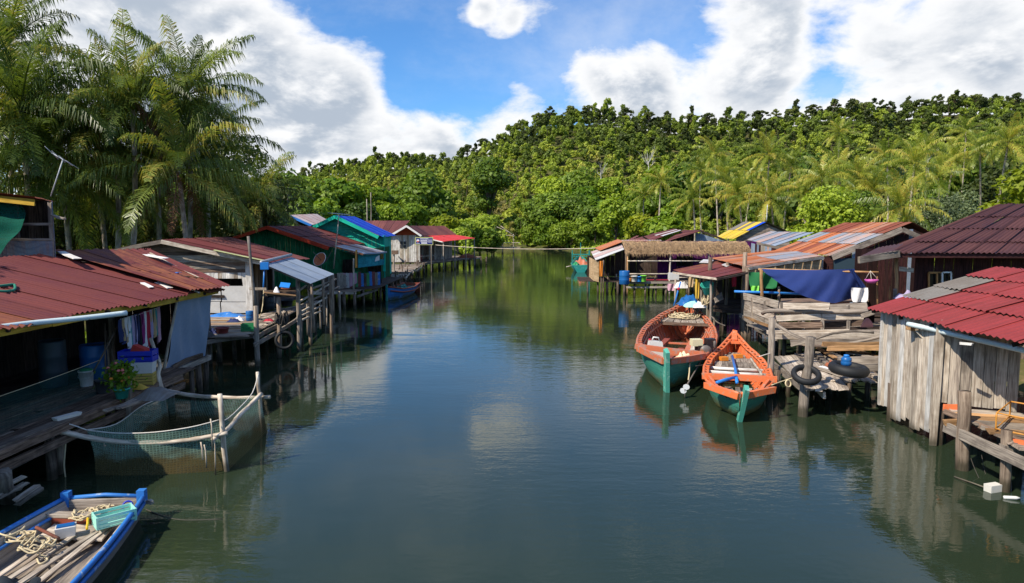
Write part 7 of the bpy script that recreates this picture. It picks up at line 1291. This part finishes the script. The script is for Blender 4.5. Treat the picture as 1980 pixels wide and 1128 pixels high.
# ================================================================== hill forest (one mass), skyline and shore trees
def G3(x, y): return V3(x, y, float(hz(x, y)))
def build_forest():
    rng = np.random.default_rng(11); fc = bpy.data.collections.new('forest_kinds')
    for s, (R_, H, fl, sm, nl, n) in enumerate(((1, 1.3, .7, .34, 13, 620), (1, 1.9, .8, .30, 14, 640), (1.1, .9, .5, .30, 14, 560), (.8, 2.3, .8, .28, 13, 520), (1.1, 1.2, .6, .26, 18, 620), (.9, 1.5, .7, .36, 9, 480), (1, 1.6, .6, .24, 20, 640), (1.3, 1.0, .5, .24, 18, 540))):
        lobes = rand_lobes(rng, R_, H, 0, nl, fl, sm); P, N, k = crown_pts(lobes, n, rng, .65)
        fc.objects.link(bpy.data.objects.new('forest_crown', quads_mesh('forest_crown', leafquads(P, N, rng.uniform(.10, .23, n), rng, 1.35), 'forest')))
    P = []; SC_ = []; RT = []; TI = []; IX = []; pts = []
    for y in np.arange(152, 350, 3.4):
        for x in np.arange(-.62*y, .86*y, 3.2+(y-150)*.003):
            xx, yy = x+rng.uniform(-1.7, 1.7), y+rng.uniform(-1.7, 1.7); px = 990+xx*1320/yy
            if px < 500 or yy > (345 if px < 900 else 297): continue
            if 838 < px < 975 and yy < 178 and rng.random() < .8: continue
            z = float(hz(xx, yy)); up = min(1, max(0, (z-14)/26)); r = rng.uniform(1.3, 2.6)*(1+.12*up); tr = rng.uniform(.3, 1.9)+up*rng.uniform(0, 1.6)
            if up < .15: tr = rng.uniform(.1, 1.3)
            if rng.random() < .10: tr += rng.uniform(.6, 2.2)*(.4+up)
            t = .50-.20*up+rng.normal()*.17+.10*math.sin(xx*.045+1)*math.cos(yy*.06)
            if up < .35: t += .14
            pts.append((xx, yy)); P.append((xx, yy, z+tr)); SC_.append((r*rng.uniform(.8, 1.25), r*rng.uniform(.8, 1.25), r*rng.uniform(.7, 1.5))); RT.append(rng.uniform(0, 6.28)); TI.append(t); IX.append(rng.integers(8))
    me = bpy.data.meshes.new('hill_forest'); me.from_pydata(P, [], [])
    for nm, ty, dat in (('scl', 'FLOAT_VECTOR', SC_), ('rotz', 'FLOAT', RT), ('tint', 'FLOAT', TI), ('idx', 'INT', IX)):
        at = me.attributes.new(nm, ty, 'POINT'); at.data.foreach_set('vector' if ty == 'FLOAT_VECTOR' else 'value', np.asarray(dat, dtype=np.int32 if ty == 'INT' else np.float32).ravel())
    o = bpy.data.objects.new('hill_forest', me); COL.objects.link(o); setp(o, 'dense mixed jungle covering the hill behind the river', 'forest', kind='stuff')
    ng = bpy.data.node_groups.new('forest_nodes', 'GeometryNodeTree'); ng.interface.new_socket('Geometry', in_out='INPUT', socket_type='NodeSocketGeometry'); ng.interface.new_socket('Geometry', in_out='OUTPUT', socket_type='NodeSocketGeometry')
    N_ = ng.nodes.new; gi, go, ip_, ci = N_('NodeGroupInput'), N_('NodeGroupOutput'), N_('GeometryNodeInstanceOnPoints'), N_('GeometryNodeCollectionInfo')
    ci.inputs[0].default_value = fc; ci.inputs[1].default_value = True; ci.inputs[2].default_value = True; ip_.inputs['Pick Instance'].default_value = True
    def na(nm, ty): n = N_('GeometryNodeInputNamedAttribute'); n.data_type = ty; n.inputs[0].default_value = nm; return n.outputs[0]
    cx = N_('ShaderNodeCombineXYZ'); L_ = ng.links.new; L_(na('rotz', 'FLOAT'), cx.inputs[2]); L_(gi.outputs[0], ip_.inputs['Points']); L_(ci.outputs[0], ip_.inputs['Instance']); L_(na('idx', 'INT'), ip_.inputs['Instance Index']); L_(cx.outputs[0], ip_.inputs['Rotation']); L_(na('scl', 'FLOAT_VECTOR'), ip_.inputs['Scale']); L_(ip_.outputs[0], go.inputs[0])
    o.modifiers.new('forest', 'NODES').node_group = ng
    tv = []; tf = []; tu = []
    for (x, y) in [pts[i] for i in rng.choice(len(pts), 420, replace=False)]:
        z = float(hz(x, y)); h = rng.uniform(3, 6.5); r = rng.uniform(.07, .15); b = len(tv); dx, dy = rng.uniform(-.8, .8), -rng.uniform(.8, 2.0)
        for k in range(4): an = 1.571*k; tv.append((x+r*math.cos(an), y+dy+r*math.sin(an), z)); tu.append((0, k*.1))
        for k in range(4): an = 1.571*k; tv.append((x+dx+r*.5*math.cos(an), y+dy+r*.5*math.sin(an), z+h)); tu.append((h, k*.1))
        tf += [(b+k, b+(k+1) % 4, b+4+(k+1) % 4, b+4+k) for k in range(4)]
    setp(mk('forest_trunks', tv, tf, 'bark', uv=tu, org=(0, 0, 0)), 'thin trunks showing through the jungle on the hill', 'forest', kind='stuff')
build_forest()
KB = [tree_kind(21, 3.4, 3.9, 3.4, 24, 1100, .34, 'tree_dark', tr=.11, small=.22, flat=.55, shell=.8), tree_kind(22, 3.6, 3.0, 4.0, 20, 900, .34, 'tree_dark', tr=.10, small=.2, flat=.45, shell=.8), tree_kind(23, 2.6, 4.8, 3.0, 22, 950, .32, 'tree_dark', tr=.10, small=.22, flat=.6, shell=.8)]
rs = random.Random(5)
for i, (px, py) in enumerate(((592, 318), (625, 312), (655, 310), (690, 308), (735, 296), (765, 296), (800, 304), (838, 300), (865, 306), (905, 280), (935, 268), (965, 262), (1000, 240), (1040, 222), (1062, 208), (1100, 208), (1135, 204), (1165, 202), (1207, 204), (1250, 220), (1285, 212), (1330, 222), (1362, 218), (1395, 208), (1425, 212), (1462, 208), (1490, 214), (1525, 208), (1560, 196), (1600, 188), (1640, 198), (1662, 202), (1705, 196), (1740, 190), (1765, 186), (1800, 182), (1828, 172), (1868, 184), (1905, 186), (1945, 180), (1975, 186))):
    Y = 330 if px < 895 else 284; X = (px-990)*Y/1320; z = float(hz(X, Y)); top = 5.1+(437-py)*Y/1320; k = KB[i % 3]
    hgt = (7.5, 7.2, 8.0)[i % 3]; s = max(.62, min(1.2, (top-z)/hgt))
    put_tree(k, (X, Y, z), s, rs.uniform(0, 6.28), 'hilltop_tree', 'dark green forest tree standing against the sky on the hill crest', 'trees along the hill crest')
# dead white trunks on the slope
def bare_tree(name, base, h, seed, label, mat='bark_white', r=.16, n=7):
    rg = random.Random(seed); base = Vector(base); t = thing(name, label, 'tree', base); segs = []
    top = V3(rg.uniform(-.6, .6), 0, h*.55); segs.append(([(0, 0, -.4), top*.5, top], [r, r*.8, r*.6]))
    for i in range(n):
        an = rg.uniform(0, 6.28); b = top*rg.uniform(.6, 1); e = b+V3(math.cos(an)*h*.28, math.sin(an)*h*.2, h*rg.uniform(.18, .45)); m = lerp(b, e, .5)+V3(0, 0, -h*.03)
        segs.append(([b, m, e], [r*.5, r*.35, r*.1]))
        for _ in range(2):
            e2 = e+V3(rg.uniform(-1, 1)*h*.12, 0, h*rg.uniform(.05, .15)); segs.append(([m, lerp(m, e2, .6), e2], [r*.25, r*.18, r*.06]))
    o = bpy.data.objects.new('trunk', limbs_mesh('trunk', segs, mat)); COL.objects.link(o); o.parent = t; return t
for (px, py, Y, h, sd, lb) in ((1255, 345, 205, 9, 3, 'bare white dead tree forking on the wooded slope'), (1163, 355, 200, 6, 4, 'short pale dead trunk on the slope behind the shore trees'), (1795, 330, 150, 6, 8, 'bleached dead trunk among the palms on the far slope')):
    p = a(px, py, Y); bare_tree('dead_tree', p, h, sd, lb)
# ---- shore trees one by one
BR = tree_kind(31, 5.4, 8.2, 4.6, 15, 5200, .34, 'tree_leaf', tr=.34, small=.36, flat=.62)
MG = [tree_kind(41, 2.6, 3.4, .7, 9, 2600, .26, 'mangrove', tr=.09), tree_kind(42, 3.0, 3.0, .5, 10, 2800, .26, 'mangrove', tr=.09), tree_kind(43, 2.2, 3.9, .8, 9, 2400, .25, 'mangrove', tr=.09)]
TB = [tree_kind(51, 3.3, 4.4, 1.2, 11, 3400, .28, 'tree_bright', tr=.12), tree_kind(52, 2.7, 3.4, .9, 9, 2600, .27, 'tree_bright', tr=.1)]
TL = [tree_kind(61, 3.4, 4.8, 1.4, 11, 3200, .30, 'tree_leaf', tr=.14), tree_kind(62, 2.9, 4.0, 1.6, 9, 2600, .30, 'tree_leaf', tr=.13)]
TY = tree_kind(71, 2.3, 2.8, .6, 8, 2200, .26, 'tree_yellow', tr=.08)
TG = tree_kind(81, 3.8, 3.6, 2.6, 10, 1300, .3, 'tree_grey', 'bark_white', tr=.16, small=.34)
TD = tree_kind(91, 3.2, 5.0, 1.5, 11, 3400, .27, 'tree_dark', tr=.14)
TN = [tree_kind(111, 3.0, 4.2, 1.3, 12, 7000, .15, 'tree_leaf', tr=.12), tree_kind(112, 2.7, 3.6, 1.0, 11, 6500, .15, 'tree_bright', tr=.1), tree_kind(113, 3.2, 5.0, 1.5, 13, 8000, .15, 'tree_dark', tr=.14), tree_kind(114, 2.4, 2.9, .6, 9, 5000, .14, 'tree_yellow', tr=.08), tree_kind(115, 3.4, 3.6, 2.4, 12, 3600, .16, 'tree_grey', 'bark_white', tr=.15, small=.34)]
def at_tree(kind, hgt, px, ytop, ybase, Y, name, label, group=None, rz=None, sz=1.0):
    """tree at depth Y whose foot shows at (px, ybase) or on the ground there, crown top at ytop"""
    X = (px-990)*Y/1320; z = float(hz(X, Y)); z = max(z, -.1); top = 5.1+(437-ytop)*Y/1320
    put_tree(kind, (X, Y, z), (top-z)/hgt/sz, rs.uniform(0, 6.28) if rz is None else rz, name, label, group, sz)
at_tree(BR, 12.6, 945, 312, 470, 158, 'broad_tree', 'tall broad dome-crowned green tree rising above the far bank', rz=.4)
put_tree(TG, G3(-18.5, 163), 1.35, .5, 'pale_tree', 'half bare pale grey tree left of the tall dome-crowned tree')
bare_tree('dead_tree', G3(-18.2, 158), 9, 12, 'leafless spreading tree with dark forked trunk on the cleared bank', 'bark', .3, 9)
for i, (px, yt, Y) in enumerate(((905, 428, 118), (928, 414, 122), (955, 428, 128), (885, 440, 110), (942, 440, 120))):
    at_tree(MG[i % 3], 4.2, px, yt, 490, Y, 'mangrove_tree', ['leafy mangrove directly above the end of the red awning', 'tallest leafy mangrove beyond the red awning', 'leafy mangrove on the right, next to the small open hut', 'leafy mangrove hidden lowest behind the red awning', 'low leafy mangrove at the water between awning and open hut'][i], 'mangroves beyond the red awning')
at_tree(TY, 3.4, 868, 418, 470, 116, 'yellow_bush', 'yellow-green bush just above the red awning house')
for i, (px, yt, Y, k) in enumerate(((1040, 395, 152, TL[0]), (1075, 380, 154, TL[1]), (1105, 392, 148, TL[0]), (1130, 372, 156, TB[1]), (1150, 400, 142, TL[1]), (1060, 420, 147, MG[0]), (1095, 425, 143, MG[1]), (1125, 430, 138, MG[2]), (1030, 432, 151, MG[1]), (1010, 425, 153, TL[1]))):
    at_tree(k, {0: 5.6, 1: 5.1}[i % 2] if k in TL else 4.2, px, yt, 480, Y, 'shore_tree', ['green tree left of centre in the thicket at the river end', 'tall green tree in the middle of the river-end thicket', 'green tree just left of the bright tree in the river-end thicket', 'bright tree topping the right part of the river-end thicket', 'green tree at the right end of the river-end thicket', 'low mangrove at the waterline, second from the left in the river-end thicket', 'low mangrove at the waterline in the middle of the river-end thicket', 'low mangrove at the waterline behind the green mid river boat', 'low mangrove at the left waterline of the river-end thicket', 'leftmost green tree of the river-end thicket, beside the tall dome-crowned tree'][i], 'thicket at the river end')
at_tree(TB[0], 5.5, 1190, 392, 480, 128, 'round_tree', 'bright green round-crowned tree left of the yellowish bush', rz=1.0)
at_tree(TY, 3.4, 1243, 416, 470, 112, 'yellow_bush', 'yellow-leaved bush rising behind the small brown tin roof', rz=2.0)
at_tree(TB[1], 4.3, 1312, 396, 460, 100, 'bushy_tree', 'bright bushy tree behind the thatched house')
BANKL = ['bright tree right of the thin pale mast behind the green house', 'green tree behind the pale tin roof with the blue edge', 'bright tree rising behind the peak of the blue roof', 'bright tree behind the right half of the blue roof', 'bright tree standing behind the two thin masts', 'dark green tree behind the white edged gable', 'green tree on the bank left of the half bare pale tree', 'low bright tree behind the left slope of the blue roof', 'low green tree at the foot of the two thin masts', 'low bright tree just above the long brown roof', 'low green tree left of the pale tin roof with blue edge', 'low bright tree behind the ridge of the red awning house', 'bright tree in front of the half bare pale tree', 'green tree left of the thin pale mast at the grove end']
for i, (px, yt, Y, k) in enumerate(((575, 352, 120, TB[0]), (612, 362, 118, TL[0]), (650, 356, 122, TB[1]), (690, 366, 125, TB[0]), (735, 372, 128, TB[1]), (775, 380, 130, TL[1]), (820, 345, 152, TL[0]), (630, 392, 100, TB[1]), (700, 396, 104, TL[1]), (760, 402, 112, TB[0]), (590, 402, 92, TL[0]), (805, 400, 118, TB[1]), (850, 372, 160, TB[0]), (545, 345, 112, TL[0]))):
    at_tree(k, {TB[0]: 5.5, TB[1]: 4.3, TL[0]: 6.1, TL[1]: 5.4}[k], px, yt, 470, Y, 'bank_tree', BANKL[i], 'trees behind the left bank roofs')
for i, (px, yt, Y, k) in enumerate(((1275, 330, 175, TB[0]), (1330, 345, 165, TL[0]), (1225, 348, 170, TB[1]), (1175, 352, 172, TB[0]), (1120, 345, 176, TL[0]), (1390, 340, 165, TB[1]), (1070, 350, 170, TB[0]), (1470, 345, 150, TL[1]), (1560, 330, 155, TL[0]), (1700, 330, 150, TD), (1860, 330, 130, TL[0]), (1930, 340, 120, TD))):
    at_tree(k, 5.6, px, yt, 440, Y, 'foothill_tree', ['bright tree behind the thin lone palm', 'dark green tree behind the slender leaning palm', 'bright tree behind the small palm left of the lone palm', 'bright tree above the round-crowned shore tree', 'green tree above the middle of the river-end thicket', 'bright tree behind the tall palm above the yellow roof', 'bright tree right of the tall dome-crowned tree, higher on the slope', 'green tree behind the low bushy palm by the yellow roof', 'green tree behind the short palm above the grey tin roof', 'dark tree behind the palm half hidden by the wide open crown', 'green tree behind the sagging pale fronds above the brown roof', 'dark tree behind the tall palms at the right edge'][i], 'trees at the foot of the hill')
at_tree(TN[0], 5.6, 1640, 368, 450, 62, 'leafy_tree', 'dark leafy tree just behind the rusty striped roof')
at_tree(TN[1], 4.6, 1600, 380, 450, 60, 'leafy_tree', 'small bright leafy tree with a thin white trunk behind the grey tin roof')
put_tree(TN[4], G3(50, 78), 1.25, 2.2, 'feathery_tree', 'feathery grey-green tree above the big dark brown roof')
put_tree(TN[4], G3(44, 70), 1.1, 4.2, 'feathery_tree', 'low feathery grey-green tree between palms and dark brown roof')
at_tree(TN[3], 3.4, 1985, 345, 420, 52, 'yellow_bush', 'yellow flowering bush at the picture edge above the dark roof')
# left bank trees behind the palms
for i, (px, yt, Y, k, lb) in enumerate(((462, 285, 52, TN[2], 'dark round-topped tree at the end of the left palm grove'), (420, 330, 58, TN[0], 'green tree under the last fronds of the left palm grove'), (330, 372, 60, TN[1], 'sunlit bright tree glimpsed between the palm trunks'), (262, 375, 62, TN[1], 'small bright tree behind the leaning palm trunks'), (120, 330, 44, TN[2], 'dark tree behind the shack with the green netting'), (200, 320, 50, TN[2], 'dark broad tree in the shade of the tallest palms'), (40, 300, 46, TN[2], 'dark tree at the picture edge behind the leftmost palm'), (290, 345, 56, TN[2], 'dark tree beneath the middle palm crowns'), (380, 352, 66, TN[1], 'pale green tree deep behind the grey gabled house'), (505, 372, 72, TN[0], 'green tree behind the young palm'))):
    hh = 6.4 if k is TN[2] else 5.6 if k is TN[0] else 4.6
    at_tree(k, hh, px, yt, 470, Y, 'grove_tree', lb)
put_tree(TN[2], (-18.6, 6.5, .9), 1.55, .7, 'shade_tree', 'large dark tree just beyond the left picture edge, shading the near red roof')
put_tree(TN[2], (-19.2, 11.5, .9), 1.5, 2.4, 'shade_tree', 'second large dark tree beyond the left picture edge, behind the near house')
# ---- palms
FS = frond_set(100, 4.7, 60, 'palm_leaf', .058, 1.25); FD = frond_set(200, 4.2, 34, 'palm_dry', .06, .8)
FF = frond_set(300, 4.0, 38, 'palm_far', .075, 1.0)
LBL = 'coconut palm in the left grove, '
for i, (px, py, Y, bx, s, lb, nf) in enumerate((
    (40, 215, 34, 30, 1.25, 'large near coconut palm at the left picture edge, arching over the green netted shack', 31),
    (110, 255, 37, 120, 1.18, 'broad low coconut palm whose long fronds hang over the near red roof', 29),
    (15, 90, 38, -20, 1.1, 'tallest coconut palm at the top left corner of the picture', 31),
    (255, 190, 36, 230, 1.0, 'coconut palm with upright young fronds, middle of the left grove', 29),
    (362, 185, 38, 345, 1.0, 'coconut palm with drooping outer fronds, last tall one of the left grove', 31),
    (345, 330, 36, 358, 1.1, 'low coconut palm with straight pale trunk above the grey gabled house', 25),
    (500, 385, 50, 505, 1.0, 'young short coconut palm with fanning fronds behind the red edged roof', 23),
    (235, 330, 44, 242, 1.2, 'coconut palm with curved trunk in the shade of the left grove', 23),
    (190, 365, 40, 192, 1.15, 'small shaded coconut palm behind the near red roof', 21),
    (222, 268, 38, 205, 1.25, 'spreading coconut palm whose crown fills the middle of the left grove', 25), (300, 285, 41, 290, 1.15, 'coconut palm with a reddish dry frond, lower middle of the left grove', 25), (70, 330, 35, 75, 1.2, 'low coconut palm right behind the netted shack', 25), (395, 290, 42, 392, 1.05, 'shaded coconut palm at the right end of the left grove', 27))):
    top = a(px, py, Y); b = a(bx, 470, Y); b.z = float(hz(b.x, Y)); b.y += .6
    palm(b, top, FS, nf, 'coconut_palm', lb, .17, ((top.x-b.x)*.35, .2), s, 400+i, FD if i in (3, 5, 10) else None)
PAL = ((1623, 258, 118, 'tallest palm of the far right grove, standing well above the others'), (1382, 300, 112, 'tall palm above the yellow roof, left end of the right grove'), (1488, 300, 100, 'tall palm just right of the one above the yellow roof'), (1278, 352, 118, 'thin lone palm standing apart left of the right grove'), (1245, 378, 122, 'small palm beside the thin lone palm'), (1355, 330, 122, 'slender palm leaning behind the tall palm above the yellow roof'), (1428, 378, 82, 'large bushy palm with broad fronds right behind the yellow roof'), (1530, 322, 104, 'palm between two taller palms in the right grove'), (1590, 348, 80, 'large palm with drooping yellow fronds behind the rusty striped roof'), (1662, 348, 88, 'palm with steep fronds right behind the rusty striped roof'), (1768, 318, 76, 'large palm with wide open crown behind the ridge of the rusty roof'), (1742, 402, 56, 'low young palm fanning just above the rusty roof ridge'), (1950, 275, 84, 'tall palm near the right picture edge above the dark brown roof'), (1895, 292, 92, 'palm next to the tall one near the right picture edge'), (1845, 310, 96, 'palm with sagging pale fronds above the dark brown roof'), (1715, 310, 98, 'palm half hidden behind the wide open crown'), (1490, 385, 78, 'low bushy palm beside the yellow and blue roof'), (1340, 385, 96, 'short palm behind the thatched house'), (1560, 372, 84, 'short palm between grey tin roof and rusty roof'), (1815, 345, 90, 'short palm under the sagging pale fronds'), (1400, 345, 96, 'middle sized palm in the dense left part of the right grove'), (1455, 340, 106, 'palm in the second row of the right grove'), (1625, 330, 96, 'palm right below the tallest one of the right grove'), (1690, 370, 86, 'short palm squeezed between two large palms'), (1792, 290, 110, 'far palm high up on the right slope'), (1868, 255, 125, 'far palm on the slope left of the right edge palms'))
for i, (px, py, Y, lb) in enumerate(PAL):
    top = a(px, py, Y); bx = top.x+rs.uniform(-1.2, 1.2); b = V3(bx, Y+.3, float(hz(bx, Y)))
    palm(b, top, FF, 24 if i % 3 else 27, 'coconut_palm', lb, .15, (rs.uniform(-.8, .8), .2), rs.uniform(.92, 1.12), 700+i, nuts=i % 2 == 0)
# ---- undergrowth along both banks
def undergrowth(name, label, fn, n, ls, mat, seed):
    rng = np.random.default_rng(seed); C = []
    for _ in range(n):
        x, y, r = fn(rng); z = float(hz(x, y)); k = 46
        d = rng.normal(size=(k, 3)); d /= np.linalg.norm(d, axis=1, keepdims=True); d[:, 2] = np.abs(d[:, 2])
        C.append((np.array([x, y, z-.1])+d*r*rng.uniform(.55, 1, (k, 1))*np.array([1.2, 1.2, 1.0]), d))
    P = np.concatenate([c[0] for c in C]); N = np.concatenate([c[1] for c in C])+rng.normal(size=(len(P), 3))*.5; N /= np.linalg.norm(N, axis=1, keepdims=True)
    me = quads_mesh(name, leafquads(P, N, ls*rng.uniform(.6, 1.4, len(P)), rng), mat); o = bpy.data.objects.new(name, me); COL.objects.link(o); setp(o, label, 'undergrowth', kind='stuff')
undergrowth('left_undergrowth', 'low green undergrowth on the left bank behind the houses', lambda r: ((lambda y: (float(xl(y))-r.uniform(.2, 9+.06*y), y, r.uniform(.5, 1.3)))(r.uniform(18, 118))), 620, .22, 'tree_leaf', 1)
undergrowth('far_undergrowth', 'low bushes along the far end of the river', lambda r: ((lambda x: (x, 150.5+r.uniform(0, 9), r.uniform(.7, 1.8)))(r.uniform(-16, 26))), 200, .3, 'mangrove', 2)
undergrowth('right_undergrowth', 'low green undergrowth below the palms on the right bank', lambda r: ((lambda y: (float(xr(y))+r.uniform(.2, 38), y, r.uniform(.6, 1.6)))(r.uniform(58, 150))), 900, .3, 'mangrove', 3)
